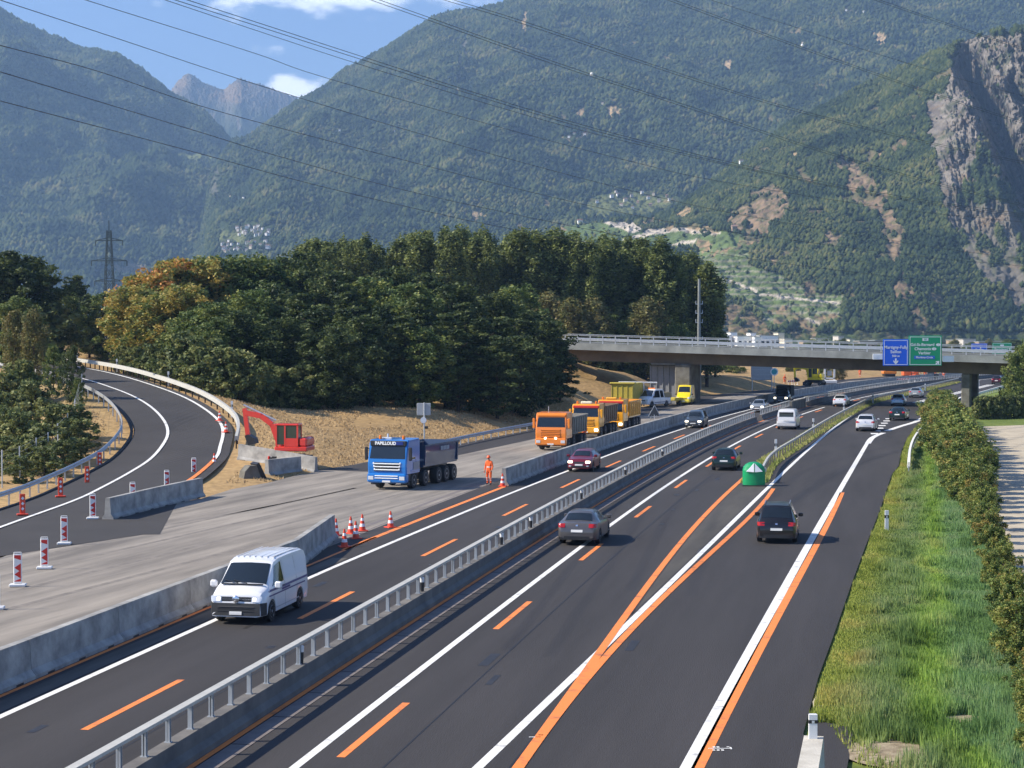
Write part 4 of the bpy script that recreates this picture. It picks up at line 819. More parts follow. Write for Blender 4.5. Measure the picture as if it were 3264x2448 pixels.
# dry tufts on the bank
nt_ = 60000; xx = r.uniform(-40, 12, nt_); yy_ = r.uniform(112, 215, nt_)
ii = np.clip(((xx - gx[0]) / 2).astype(int), 0, len(gx) - 2); jj = np.clip(((yy_ - gy[0]) / 2).astype(int), 0, len(gy) - 2)
okk = ~inpoly(xx, yy_, roadpoly); rdd, _ = pdist(xx, yy_, cen[::3]); okk &= rdd > 5.5; okk &= fbm(xx / 5, yy_ / 12, 3) > -.25
xx, yy_, ii, jj = xx[okk], yy_[okk], ii[okk], jj[okk]; zt = TZ[ii, jj]
V, F_, C = blades(0, (xx, yy_), lambda x, y: np.full(len(x), .14), [(.38, .27, .14), (.48, .35, .19), (.54, .41, .24), (.36, .26, .14)], 9, wd=.03, lean=.8)
fu = (xx - gx[0]) / 2 - ii; fv = (yy_ - gy[0]) / 2 - jj
zt = TZ[ii, jj] * (1 - fu) * (1 - fv) + TZ[ii + 1, jj] * fu * (1 - fv) + TZ[ii, jj + 1] * (1 - fu) * fv + TZ[ii + 1, jj + 1] * fu * fv
V[:, 2] += np.repeat(zt, 3); tag(link('dry_bank_grass', big_mesh('dry_bank_grass', V, F_, GRS, colattr=C)), kind='stuff')
for k_, o_ in PR.items():
    if not o_.get('_used'): raise RuntimeError('unused ' + k_)
# ------------------------------------------------------------------ barriers
PROF = [(-.30, 0), (-.30, .10), (-.17, .26), (-.12, 1.08), (.12, 1.08), (.17, .26), (.30, .10), (.30, 0)]
def barrier_seg(p, q, label, group, h=1.08, mt='conc', wsc=1.0, zz=0.0):
    p = Vector((p[0], p[1], p[2] if len(p) > 2 else zz)); q = Vector((q[0], q[1], q[2] if len(q) > 2 else zz)); d = (q - p); L_ = d.length; d.normalize()
    o = empty('concrete_barrier', p, math.atan2(-d.x, d.y))
    mb = MB(); g = .012; sl = (q.z - p.z) / L_
    pr = [(a * wsc, b * h / 1.08) for a, b in (PROF if wsc == 1 else [(-.26, 0), (-.25, .10), (-.24, .26), (-.20, 1.08), (.20, 1.08), (.24, .26), (.25, .10), (.26, 0)])]
    v = [(a, g, b) for a, b in pr] + [(a, L_ - g, b + (q.z - p.z)) for a, b in pr]; n = 8
    mb.add(v, [(i, (i + 1) % n, n + (i + 1) % n, n + i) for i in range(n)] + [tuple(range(n)), tuple(range(2 * n - 1, n - 1, -1))])
    mb.f = [f[::-1] for f in mb.f]
    mb.build('barrier_body', Mt[mt], o)
    if p.y < 160:
        for t in (.16, .5, .84): mb = MB(); mb.box(-.302, .302, L_ * t - .22, L_ * t + .22, .001 + sl * L_ * t, .055 + sl * L_ * t); mb.build('drain_slot', Mt['black'], o)
    return tag(o, label, 'barrier', group)
s = s_of_y(76.6) - 54; i = 0; segs = []
while True:
    a, b = at_s(s, -10.28, .005), at_s(s + 6, -10.28, .005)
    if b[1] > 76.9: break
    segs.append((a, b)); s += 6
for i, (a, b) in enumerate(segs[::-1]):
    barrier_seg(a, b, '%s concrete barrier from the traffic cones in the row beside the white van' % ordinal(i), 'concrete barriers beside the white van')
barrier_seg((segs[-1][1][0], segs[-1][1][1] + .05, .005), (-8.25, 82.6, .005), 'short angled barrier at the cone end of the near row', 'concrete barriers beside the white van')
s1 = s_of_y(108.5)
def o_far(s): return np.interp(s, [s1, s1 + 60, s1 + 150], [-9.75, -9.5, -9.35])
for i in range(50):
    a, b = at_s(s1 + 6 * i, o_far(s1 + 6 * i), .005), at_s(s1 + 6 * i + 6, o_far(s1 + 6 * i + 6), .005)
    if a[1] > 374: break
    barrier_seg(a, b, '%s concrete barrier counting from the orange worker, in the long row past the trucks' % ordinal(i), 'concrete barriers in the long row past the trucks')
e0, e1_, e2 = G(343, 1656), G(490, 1618), G(640, 1583)
barrier_seg(e0, e1_, 'nearer of the two concrete barriers closing the ramp mouth', 'concrete barriers at the ramp mouth'); barrier_seg(e1_, e2, 'farther of the two concrete barriers closing the ramp mouth', 'concrete barriers at the ramp mouth')
def Gt(px, py):
    z = 0.0
    for _ in range(12): g = G(px, py, z); z = .5 * z + .5 * terrain_z(*g)
    return g, z
(a_, za_), (b_, zb_) = Gt(763, 1464), Gt(1008, 1507); m_ = ((a_[0] + b_[0]) / 2, (a_[1] + b_[1]) / 2)
barrier_seg((*a_, za_ - .02), (*m_, (za_ + zb_) / 2 + .0), 'left concrete barrier of the pair in front of the red excavator', 'concrete barriers by the red excavator', mt='conc'); barrier_seg((*m_, (za_ + zb_) / 2), (*b_, zb_ - .02), 'right concrete barrier of the pair in front of the red excavator', 'concrete barriers by the red excavator')
a_, b_ = G(850, 1519), G(955, 1507); barrier_seg((*a_, .02), (*b_, .02), 'short concrete barrier lying in front of the excavator pair', 'concrete barriers by the red excavator')
_a, _b = np.array(G(2575, 2448, 1.12)), np.array(G(2594, 2345, 1.12)); _a = _b + (_a - _b) * 3.2
barrier_seg(tuple(_a), tuple(_b), 'pale concrete barrier end at the bottom right of the photo', None, h=1.12, mt='conc_p', wsc=.999)
# ------------------------------------------------------------------ median wall with rail
def guard(name, label, path, posts_at, rail_prof, post_box, mats, group=None, base=0.0, wall=None, cap=100, cat='guardrail', raildz=0.0, extra=None):
    org = tuple(float(q) for q in path[0]); root = empty(name, org)
    mb = MB(); mb.sweep([(p[0], p[1], p[2] + raildz) for p in path], rail_prof); mb.build('rail', mats[0], root, org=org)
    if wall: mb = MB(); mb.sweep(path, wall); mb.build('wall', mats[2], root, org=org)
    if extra: mb = MB(); mb.sweep(path, extra[0]); mb.build(extra[2], extra[1], root, org=org)
    posts_at = sorted(posts_at, key=lambda p: p[1])
    pm = None
    x0, x1, y0, y1, z0, z1 = post_box
    for i, (x, y, z, rz) in enumerate(posts_at[:cap]):
        if pm is None:
            mb = MB(); mb.box(x0, x1, y0, y1, z0, z1)
            if name == 'median_guardrail': mb = MB(); mb.box(x0, x1, y0, y0 + .012, z0, z1); mb.box(x0, x1, y1 - .012, y1, z0, z1); mb.box(-.01, .01, y0, y1, z0, z1); mb.box(x0 * 1.5, x1 * 1.5, y0 * 1.4, y1 * 1.4, z0, z0 + .02)
            p_ = mb.build('post', mats[1], root); pm = p_.data
        else: p_ = link('post', pm, root)
        p_.location = (x - org[0], y - org[1], z - org[2]); p_.rotation_euler = (0, 0, rz)
    if len(posts_at) > cap:
        mb = MB()
        for (x, y, z, rz) in posts_at[cap:]: mb.box(x + x0 - org[0], x + x1 - org[0], y + y0 - org[1], y + y1 - org[1], z + z0 - org[2], z + z1 - org[2])
        tag(mb.build('posts', mats[1], root), kind='stuff')
    return tag(root, label, cat, group)
MOFF = -2.62
def posts_s(sa, sb, st, o, z=0.0):
    out = []
    for s_ in np.arange(sa, sb, st):
        p = at_s(s_, o, z); q = at_s(s_ + .5, o, z); out.append((*p, math.atan2(-(q[0] - p[0]), q[1] - p[1])))
    return out
def ref_path(sa, sb, o, z=0.0): return [at_s(q, o, z) for q in np.append(np.arange(sa, sb, 3.0), sb)]
wallp = [(-.24, 0), (-.24, .15), (-.13, .28), (-.13, .60), (.19, .60), (.19, .28), (.30, .15), (.30, 0)][::-1]
railp = [(-.12, 1.15), (.09, 1.15), (.09, 1.225), (-.12, 1.225)][::-1]
sg = [(s_of_y(30), s_of_y(187)), (s_of_y(191), s_of_y(214)), (s_of_y(226), s_of_y(430))]
for i, (sa, sb) in enumerate(sg):
    guard('median_guardrail', ['long near stretch of the central wall with its pale top rail', 'short middle piece of the central guardrail before the bridge', 'far stretch of the central guardrail running under the bridge'][i], ref_path(sa, sb, MOFF), posts_s(sa + .5, sb, 1.33, MOFF), railp, (-.05, .05, -.045, .045, .60, 1.15),
          [Mt['galv_w'], Mt['galv'], Mt['conc_m']], 'central guardrails', wall=wallp)
sa, sb = s_of_y(214.5), s_of_y(225.5); mb = MB(); mb.sweep(ref_path(sa, sb, MOFF), [(-.2, 0), (-.2, 1.1), (.2, 1.1), (.2, 0)][::-1]); tag(mb.build('median_wall_panel', Mt['conc_d']), 'dark solid wall panel in the gap of the central guardrail', 'wall')
mb = MB(); strip(mb, off(MOFF + .52, 30, 300, .014), off(MOFF + 1.0, 30, 300, .014)); struct('median_gutter', mb, Mt['gutter'])
mb = MB()
for s_ in np.arange(s_of_y(32), s_of_y(150), 3.0): a = at_s(s_, MOFF + .50, .02); b = at_s(s_, MOFF + .95, .02); mb.bar(a, b, .03, .006)
tag(mb.build('gutter_joint', Mt['black']), kind='structure')
def delineator(x, y, z, label, h=1.0, dark=False, group='white marker posts', rz=0):
    root = empty('marker_post', (x, y, z), rz); mb = MB()
    pr = [(-.085, -.06), (.085, -.06), (.09, 0), (.07, .07), (-.07, .07), (-.09, 0)]
    mb.prism(pr, 0, h, axis='z'); mb.build('post', Mt['whp'], root)
    mb = MB(); mb.prism([(a * 1.08, b * 1.08) for a, b in pr], h * .64, h * .78, axis='z'); mb.build('black_band', Mt['black'], root)
    mb = MB(); mb.cbox(-.03, .03, -.066, -.050, h * .64, h * .76, .004); mb.build('reflector', Mt['lampglass'], root)
    return tag(root, label, 'marker post', group)
for i, px in enumerate([(588, 2340), (1090, 2025), (1671, 1638), (1793, 1575), (1880, 1562), (1975, 1505), (2068, 1460)]):
    ys = [47.6, 61.0, 74.5, 81.0, 95.0, 111, 128][i]; p = at_s(s_of_y(ys), MOFF + .03, .60)
    root = empty('rail_reflector', p); mb = MB(); mb.lathe([(.06, 0), (.07, .3), (.05, .32)], 10); mb.build('reflector_body', Mt['black'], root); mb = MB(); mb.lathe([(.075, .32), (.08, .46), (.05, .5)], 10); mb.build('reflector_head', Mt['whp'], root)
    tag(root, '%s black and white reflector from the near end of the central wall' % ordinal(i), 'reflector', 'reflectors on the central wall')
wprof = [(-.02, .45), (.03, .50), (-.03, .56), (-.03, .60), (.03, .66), (-.02, .74), (-.05, .74), (-.05, .45)]
def path_posts(P, step, dz=0.0):
    n = max(2, int(plen(P) / step)); A = resample(P, n); out = []
    for i in range(n):
        q = A[min(i + 1, n - 1)] - A[max(i - 1, 0)]; out.append((float(A[i][0]), float(A[i][1]), float(A[i][2]) + dz, math.atan2(-q[0], q[1])))
    return out
GP = [(a, b, 0.0) for a, b, _ in GR]
guard('guardrail', 'long guardrail along the weedy divider between motorway and exit lane', GP, path_posts(GP, 2.0), [(-.07, .68), (.07, .68), (.07, .86), (-.07, .86)][::-1], (-.05, .05, -.06, .06, 0, .70), [Mt['galv_w'], Mt['conc_d']])
a0 = G(2452, 1528); mb = MB(); mb.lathe([(.05, 0), (.06, .7), (.35, .72), (.35, .95), (.05, .95)], 12, (GP[0][0], GP[0][1], 0)); tag(mb.build('rail_terminal', Mt['galv']), 'rounded end piece of the divider guardrail behind the green cushion', 'guardrail end')
RP = smooth_path([G(*q) for q in [(2862, 1515), (2868, 1472), (2880, 1437), (2898, 1408), (2926, 1374), (2955, 1350), (2999, 1318)]], 6)
RP = [(a + .7, b, 0) for a, b, _ in RP]
guard('guardrail', 'curved white guardrail between the exit lane and the hedge', RP, path_posts(RP, 2.0), [(-.10, .50), (-.06, .86), (.10, .86), (.10, .50)][::-1], (-.04, .04, -.05, .05, 0, .6), [Mt['white'], Mt['galv']])
RP2 = smooth_path([G(*q) for q in [(3018, 1300), (3055, 1281), (3100, 1268), (3193, 1241), (3290, 1218)]], 6); RP2 = [(a + .9, b, 0) for a, b, _ in RP2]
guard('guardrail', 'far white guardrail behind the right bridge pillar', RP2, path_posts(RP2, 2.5), [(-.08, .5), (-.06, .80), (.08, .80), (.08, .5)][::-1], (-.04, .04, -.05, .05, 0, .6), [Mt['white'], Mt['galv']])
LP = smooth_path([G(*q) for q in [(1392, 1442), (1430, 1432), (1550, 1405), (1712, 1372), (1860, 1343)]], 6); LP = [(a, b + 2.0, 0.0) for a, b, _ in LP]
guard('guardrail', 'guardrail at the edge of the dry bank behind the orange truck', LP, path_posts(LP, 2.2), wprof, (-.04, .04, -.05, .05, -.4, .5), [Mt['galv'], Mt['galv']])
# ramp guardrails
outer = offset_path(rO, 1.15)[40:]; outer = [(a, b, c + .0) for a, b, c in outer]
guard('guardrail', 'bright outer guardrail following the curve of the ramp', outer, path_posts(outer, 2.0), [(-.14, .42), (-.10, .78), (.10, .78), (.14, .42)][::-1], (-.05, .05, -.05, .05, -.5, .5), [Mt['galv_w'], Mt['bark']])
inner = offset_path(rI, -3.35); inner = [(a, b, c) for a, b, c in inner][:105]
guard('guardrail', 'inner guardrail of the ramp running down to the left edge', inner, path_posts(inner, 2.2), wprof, (-.04, .04, -.05, .05, -.5, .5), [Mt['galv'], Mt['galv']])
mb = MB(); kb = offset_path(rI, -2.55)[:100]; mb.sweep(kb, [(-.22, -.1), (-.22, .07), (.0, .07), (.0, -.1)][::-1]); tag(mb.build('ramp_kerb', mat('kerb_shadow_tone', srgb(52, 50, 48), .9, var=.2)), kind='structure')  # kerb coloured dark to stand in for its shadow line
up = [PZ(-200, 1062, 300), PZ(0, 1066, 300), PZ(130, 1068, 300), PZ(260, 1071, 300), PZ(410, 1078, 300), PZ(470, 1082, 300)]
guard('guardrail', 'white railing of the upper road seen between the trees at the left', [(a, b, c - .8) for a, b, c in up], path_posts([(a, b, c - .8) for a, b, c in up], 3), [(-.05, .45), (-.05, .85), (.05, .85), (.05, .45)][::-1], (-.04, .04, -.04, .04, 0, .5), [Mt['white'], Mt['galv']])
mb = MB(); mb.sweep([(a, b + 3, c - .8) for a, b, c in up], [(-3, -9), (-3, 0), (6, 0), (10, -9)][::-1]); struct('upper_road_embankment', mb, Mt['drygrass'])
for i, j in enumerate([52, 70, 88, 104, 120]):
    p = offset_path(rO, 1.35)[j]; delineator(p[0], p[1], p[2], '%s marker post up the outer side of the ramp' % ordinal(i), 1.3)
for i, (px, py) in enumerate([(2490, 1462), (2606, 1384), (2701, 1323), (2792, 1289), (2957, 1247)]):
    x, y = G(px, py); delineator(x - .4, y, .0, '%s marker post from the near end of the weedy divider' % ordinal(i), 1.45 if i < 4 else 1.2)
delineator(*G(2826, 1694), 0, 'marker post standing in the green verge grass', 1.0)
p = G(2588, 2350, 1.12); delineator(p[0], p[1] - .1, 1.12, 'short marker post on top of the pale barrier end at the bottom right', .50)
for i, (px, py) in enumerate([(3120, 1232), (3220, 1238), (3000, 1300)]): delineator(*G(px, py), 0, ['small marker post right of the bridge pillar', 'small marker post behind the red car near the right edge', 'small marker post left of the bridge pillar foot'][i], 1.1)
# wire fence at far left
fp = [(-80, 1580), (49, 1556), (104, 1543), (155, 1518), (192, 1505), (221, 1486), (251, 1468), (273, 1450), (293, 1420)]
FPz = []
for q in fp: x, y = G(*q); FPz.append((x - .8, y, terrain_z(x - .8, y)))
root = empty('wire_fence', FPz[0]); o0 = FPz[0]
for (x, y, z) in FPz: mb = MB(); mb.tube((x - o0[0], y - o0[1], z - o0[2] - .2), (x - o0[0], y - o0[1], z - o0[2] + 2.3), .045, 6); mb.build('post', Mt['galv'], root)
mb = MB()
for a, b in zip(FPz[:-1], FPz[1:]):
    for hgt in (.3, .7, 1.1, 1.5, 1.9, 2.2): mb.tube((a[0] - o0[0], a[1] - o0[1], a[2] - o0[2] + hgt), (b[0] - o0[0], b[1] - o0[1], b[2] - o0[2] + hgt), .008, 3)
mb.build('wires', Mt['galv'], root); tag(root, 'thin wire fence with steel posts below the ramp at the left', 'fence')
# ------------------------------------------------------------------ bridge
def bridge():
    A = (PZ(1700, 1089, 240)); B = (PZ(3420, 1141, 217)); A = Vector(A); B = Vector(B)
    d = (B - A); L_ = math.hypot(d.x, d.y); rz = math.atan2(d.y, d.x); sl = d.z / L_
    root = empty('road_bridge', A, rz); W_ = 15.0
    def bx(name, y0, y1, z0, z1, m, x0=0, x1=None, n=1):
        x1 = L_ if x1 is None else x1; mb = MB()
        v = [(x, y, z + x * sl) for x in (x0, x1) for y, z in ((y0, z0), (y1, z0), (y1, z1), (y0, z1))]
        mb.add(v, [(0, 1, 2, 3), (7, 6, 5, 4), (0, 4, 5, 1), (1, 5, 6, 2), (2, 6, 7, 3), (3, 7, 4, 0)]); return mb.build(name, m, root)
    bx('edge_beam', -.25, .35, -.90, 0, Mt['deckc']); bx('edge_beam', W_ - .35, W_ + .25, -.90, 0, Mt['deckc'])
    bx('deck_slab', .35, W_ - .35, -.55, -.18, Mt['asphalt'])
    bx('girder', 1.3, 4.0, -2.35, -.552, Mt['girder']); bx('girder', W_ - 4.0, W_ - 1.3, -2.35, -.552, Mt['girder'])
    rl = MB()
    for z, w_, h_ in ((1.0, .08, .08), (.42, .05, .22)):
        for yy in (0.05,):
            v = [(x, yy + a, z + b + x * sl) for x in (0, L_) for a, b in ((-w_ / 2, -h_ / 2), (w_ / 2, -h_ / 2), (w_ / 2, h_ / 2), (-w_ / 2, h_ / 2))]
            rl.add(v, [(0, 1, 2, 3), (7, 6, 5, 4), (0, 4, 5, 1), (1, 5, 6, 2), (2, 6, 7, 3), (3, 7, 4, 0)])
    v0 = rl.build('railing', Mt['galv'], root); rl2 = link('railing', v0.data, root); rl2.location = (0, W_ - .1, 0)
    mb = MB(); mb.box(-.06, .06, -.05, .05, 0, 1.0); pm = None
    for i in range(int(L_ / 1.72)):
        x = 1 + i * 1.72
        if pm is None: o = mb.build('railing_post', Mt['galv'], root); pm = o.data
        else: o = link('railing_post', pm, root)
        o.location = (x, .05, x * sl)
    inv = Matrix.Rotation(-rz, 3, 'Z')
    def loc(px, py, z=0.0, yb=None):
        g = G(px, py); v = inv @ (Vector((g[0], g[1], z)) - A); return v
    # pillars
    for (pxl, pxr, nm) in ((3056, 3084, 0),):
        xl = (pxl - 1632) / F * 222 - A.x; xr = (pxr - 1632) / F * 222 - A.x
        cx = ((xl + xr) / 2) / math.cos(rz); hw = (xr - xl) / 2
        mb = MB(); mb.cbox(cx - hw, cx + hw, 1.6, 3.8, -A.z - 1, -2.35 + cx * sl, .12); mb.build('pillar', Mt['conc_d'], root)
        mb = MB(); mb.cbox(cx - hw, cx + hw, W_ - 4, W_ - 1.8, -A.z - 1, -2.35 + cx * sl, .12); mb.build('pillar', Mt['conc_d'], root)
    xl = (2168 - 1632) / F * 236 - A.x; xr = (2218 - 1632) / F * 236 - A.x
    mb = MB(); mb.cbox(xl, xr, .8, 6.5, -A.z - 1, -2.35 + xl * sl, .12); mb.build('pillar', Mt['conc_d'], root)
    x0 = (2073 - 1632) / F * 238 - A.x
    mb = MB(); mb.box(x0, xl - .05, 2.2, 6.5, -A.z - 1, -3.1); 
    for i in range(5): xx = x0 + (xl - x0) * (i + .1) / 4.6; mb.box(xx, xx + .12, 2.05, 2.2, -A.z - 1, -3.1)
    mb.build('ribbed_panel_wall', mat('ribbed_panel', srgb(132, 134, 136), .8, var=.1, vs=1), root)
    mb = MB(); mb.box((x0 + .5), xl, 1.0, 5.5, -3.0, -2.352 + x0 * sl); mb.build('bearing_beam', Mt['conc_d'], root)
    return tag(root, 'long concrete motorway overpass with grey railing carrying the blue and green signs', 'bridge'), A, rz, sl
BR, BA, Brz, Bsl = bridge()
# text -------------------------------------------------------------
def text_mesh(s, size, name='lettering', align='CENTER', bold=0.0):
    cu = bpy.data.curves.new('t', 'FONT'); cu.body = s; cu.size = size; cu.align_x = align; cu.align_y = 'CENTER'; cu.extrude = 0.004; cu.offset = bold
    o = bpy.data.objects.new('t', cu); col.objects.link(o); dg = bpy.context.evaluated_depsgraph_get(); me = bpy.data.meshes.new_from_object(o.evaluated_get(dg)); me.name = name
    bpy.data.objects.remove(o); bpy.data.curves.remove(cu); return me
def put_text(s, size, m, parent, loc, rot=(math.pi / 2, 0, 0), bold=0.0, name='lettering', align='CENTER'):
    me = text_mesh(s, size, name, align, bold); me.materials.clear(); me.materials.append(m); o = link(name, me, parent); o.location = loc; o.rotation_euler = rot; return o
Mt['sblue'] = mat('sign_blue', (.005, .12, .75), .4); Mt['sgreen'] = mat('sign_green', (.0, .32, .14), .4); Mt['swhite'] = mat('sign_white', (.85, .87, .87), .4); Mt['slblue'] = mat('panel_blue', (.02, .16, .60), .4)
Mt['sgrey'] = mat('sign_back', srgb(176, 180, 180), .6, .0, var=.05)
def panel(name, px0, px1, py0, py1, Z, m, label, cat='road sign', frame=True, group=None, rz=0.0):
    a = PZ(px0, py0, Z); b = PZ(px1, py1, Z); w_ = (b[0] - a[0]); h_ = a[2] - b[2]; c = ((a[0] + b[0]) / 2, Z, (a[2] + b[2]) / 2)
    root = empty(name, c, rz); mb = MB(); mb.cbox(-w_ / 2, w_ / 2, 0, .08, -h_ / 2, h_ / 2, .03); mb.build('panel', m, root)
    if frame:
        mb = MB(); t = .06; e = .12
        for (x0, x1, z0, z1) in ((-w_ / 2 + e, w_ / 2 - e, h_ / 2 - e - t, h_ / 2 - e), (-w_ / 2 + e, w_ / 2 - e, -h_ / 2 + e, -h_ / 2 + e + t), (-w_ / 2 + e, -w_ / 2 + e + t, -h_ / 2 + e + t, h_ / 2 - e - t), (w_ / 2 - e - t, w_ / 2 - e, -h_ / 2 + e + t, h_ / 2 - e - t)): mb.box(x0, x1, -.008, .002, z0, z1)
        mb.build('border', Mt['swhite'], root)
    tag(root, label, cat, group); return root, w_, h_
rt = (math.pi / 2, 0, 0)
ZS = 216.5
o, w_, h_ = panel('direction_sign', 2815, 2896, 1081.5, 1166, ZS, Mt['sblue'], 'large blue direction sign with a white down arrow on the bridge')
put_text('Martigny-Fully', .50, Mt['swhite'], o, (0, -.012, .62), bold=.01); put_text('Saillon', .50, Mt['swhite'], o, (0, -.012, .08), bold=.01); put_text('500 m', .36, Mt['swhite'], o, (0, -.012, -.42), bold=.008)
def arrow(o, x, z, s, rot=0):
    mb = MB(); pr = [(-.12, .55), (.12, .55), (.12, .05), (.38, .28), (.38, .02), (0, -.42), (-.38, .02), (-.38, .28), (-.12, .05)]; c, sn = math.cos(rot), math.sin(rot)
    mb.prism([(x + s * (a * c - b * sn), z + s * (a * sn + b * c)) for a, b in pr], -.012, -.002); mb.build('arrow', Mt['swhite'], o)
arrow(o, 0, -1.12, .75)
o, w_, h_ = panel('direction_sign', 2897, 3002, 1070, 1166, ZS, Mt['sgreen'], 'larger green direction sign beside the blue one on the bridge')
put_text('Gd-St-Bernard', .48, Mt['swhite'], o, (-.35, -.012, .72), bold=.01); put_text('Chamonix', .48, Mt['swhite'], o, (-.3, -.012, .22), bold=.01); put_text('Verbier', .48, Mt['swhite'], o, (-.1, -.012, -.28), bold=.01)
mb = MB(); mb.cbox(-.35, .35, -.012, -.002, 1.18, 1.52, .01); mb.build('route_shield', Mt['swhite'], o); put_text('E27', .26, Mt['sgreen'], o, (0, -.02, 1.35), bold=.006)
for (xx, zz, tx) in ((1.55, .72, 'I'), (1.05, .22, 'F')):
    mb = MB(); mb.prism([(xx + .28 * math.cos(a), zz + .17 * math.sin(a)) for a in np.linspace(0, 2 * math.pi, 14)[:-1]], -.012, -.002); mb.build('country_oval', Mt['swhite'], o); put_text(tx, .22, Mt['sgreen'], o, (xx, -.02, zz))
mb = MB(); mb.cbox(-1.35, 1.15, -.012, -.002, -1.0, -.60, .01); mb.build('blue_field', Mt['slblue'], o); put_text('Martigny-Croix', .33, Mt['swhite'], o, (-.1, -.02, -.8), bold=.006); arrow(o, 1.5, -1.4, .6, R(135))
o, w_, h_ = panel('small_sign', 2782, 2813, 1128, 1146, ZS + .2, Mt['swhite'], 'small white plate left of the blue sign on the bridge', frame=False); arrow(o, -.2, 0, .5, R(-60))
o, w_, h_ = panel('small_sign', 3005, 3041, 1135, 1154, ZS + .2, Mt['swhite'], 'small white plate right of the green sign on the bridge', frame=False); arrow(o, -.2, 0, .5, R(60))
o, w_, h_ = panel('distant_sign', 3096, 3147, 1095, 1124, 400, Mt['sblue'], 'smaller blue direction sign seen beyond the bridge'); put_text('Martigny', .5, Mt['swhite'], o, (0, -.02, -.3), bold=.01)
mb = MB(); mb.tube((-1.2, .3, -11), (-1.2, .3, 1), .12, 8); mb.tube((1.2, .3, -11), (1.2, .3, 1), .12, 8); mb.build('support_posts', Mt['galv'], o)
o, w_, h_ = panel('distant_sign', 3163, 3225, 1093, 1131, 400, Mt['sgreen'], 'smaller green direction sign seen beyond the bridge at the right'); put_text('Gd-St-Bernard', .45, Mt['swhite'], o, (0, -.02, -.1), bold=.01); put_text('Chamonix', .42, Mt['swhite'], o, (0, -.02, -.75), bold=.01)
mb = MB(); mb.cbox(-.4, .4, -.014, -.002, .55, .95, .01); mb.build('route_shield', Mt['swhite'], o); mb = MB(); mb.tube((-1.4, .3, -11), (-1.4, .3, 1), .12, 8); mb.tube((1.4, .3, -11), (1.4, .3, 1), .12, 8); mb.build('support_posts', Mt['galv'], o)
o, w_, h_ = panel('sign_board', 2394, 2462, 1160, 1212, 288, Mt['sgrey'], 'large grey back of a sign board under the bridge', frame=False)
mb = MB(); mb.tube((-1.5, .12, -4.2), (-1.5, .12, 1.3), .09, 8); mb.tube((1.6, -.12, -4.6), (1.6, -.12, 1.3), .09, 8); mb.build('posts', Mt['galv'], o); mb = MB()
for z in (-1.1, -.4, .4, 1.0): mb.box(-1.7, 1.7, -.05, 0, z - .04, z + .04)
mb.build('cross_rails', Mt['galv'], o)
def round_sign(px, py, Z, rad, label, ring, base_z=0, name='round_sign'):
    c = PZ(px, py, Z); root = empty(name, (c[0], c[1], base_z)); hz_ = c[2] - base_z
    mb = MB(); mb.tube((0, .06, -.3), (0, .06, hz_ + rad), .05, 8); mb.build('post', Mt['galv'], root)
    mb = MB(); mb.lathe([(rad, -.01), (rad, .02)], 20, (0, 0, hz_), axis='y'); mb.build('disc', Mt['swhite'], root)
    mb = MB(); mb.lathe([(rad * .72, -.022), (rad * .72, -.011)], 20, (0, 0, hz_), axis='y'); mb.build('symbol', ring, root); return tag(root, label, 'road sign')
round_sign(2468, 1185, 284, .62, 'round white and teal sign beside the grey sign board', mat('teal', (.05, .35, .38), .5))
# sign post by the blue truck
px = 1352; Zb = 141; x = at_px(px, Zb); zb = terrain_z(x, Zb); root = empty('sign_post', (x, Zb, zb)); tz = top_h(px, 1283, Zb) - zb
mb = MB(); mb.tube((0, 0, -.2), (0, 0, tz), .06, 8); mb.build('post', Mt['galv'], root)
mb = MB(); mb.cbox(-.58, .5, .06, .10, tz - 1.0, tz - .05, .02); mb.build('sign_back', Mt['sgrey'], root)
mb = MB(); mb.lathe([(.24, -.02), (.24, .02)], 16, (-.06, -.07, tz - 1.38), axis='y'); mb.build('round_plate', Mt['swhite'], root); mb = MB(); mb.cbox(.02, .3, -.1, .1, tz - 2.05, tz - 1.85, .03); mb.build('lamp_box', Mt['black'], root)
tag(root, 'post with grey rectangular sign backs behind the blue tipper truck', 'sign post')
# folded triangular warning sign
c = G(2085, 1345); root = empty('warning_sign_frame', (c[0], c[1], 0), R(8)); mb = MB()
T_ = [(-.62, .55), (.62, .62), (.05, 1.75)]
for a, b in ((0, 1), (1, 2), (2, 0)): mb.bar((T_[a][0], 0, T_[a][1]), (T_[b][0], 0, T_[b][1]), .06, .07)
mb.build('triangle_rim', Mt['sgrey'], root); mb = MB(); mb.prism([(a * .94, z * .96 + .03) for a, z in T_], .01, .03); mb.build('triangle_back', mat('dark_sign_back', srgb(86, 86, 84), .7), root)
mb = MB()
for a in (-.5, .5): mb.tube((a, .3, 0), (a * .5, 0, .7), .03, 6)
mb.tube((0, -.4, 0), (0, 0, .8), .03, 6); mb.build('stand', Mt['galv'], root); tag(root, 'grey back of a triangular warning sign on the milled asphalt beside the barrier row', 'warning sign')
# white portal frames by the yellow excavator
x, y = G(2644, 1222); root = empty('portal_frame', (x, y, 0)); mb = MB()
for a in (-.85, .85): mb.box(a - .15, a + .15, -.15, .15, 0, 2.9)
mb.box(-1, 1, -.15, .15, 2.6, 2.9); mb.box(-1, 1, -.15, .15, .8, 1.05); mb.cbox(-1.3, 1.3, -.5, .5, 0, .6, .1); mb.build('frame', Mt['whp'], root); mb = MB(); mb.box(-.4, .4, .0, .1, 1.4, 2.3); mb.build('grey_box', Mt['sgrey'], root); tag(root, 'white portal frame on a concrete foot right of the yellow excavator', 'frame')
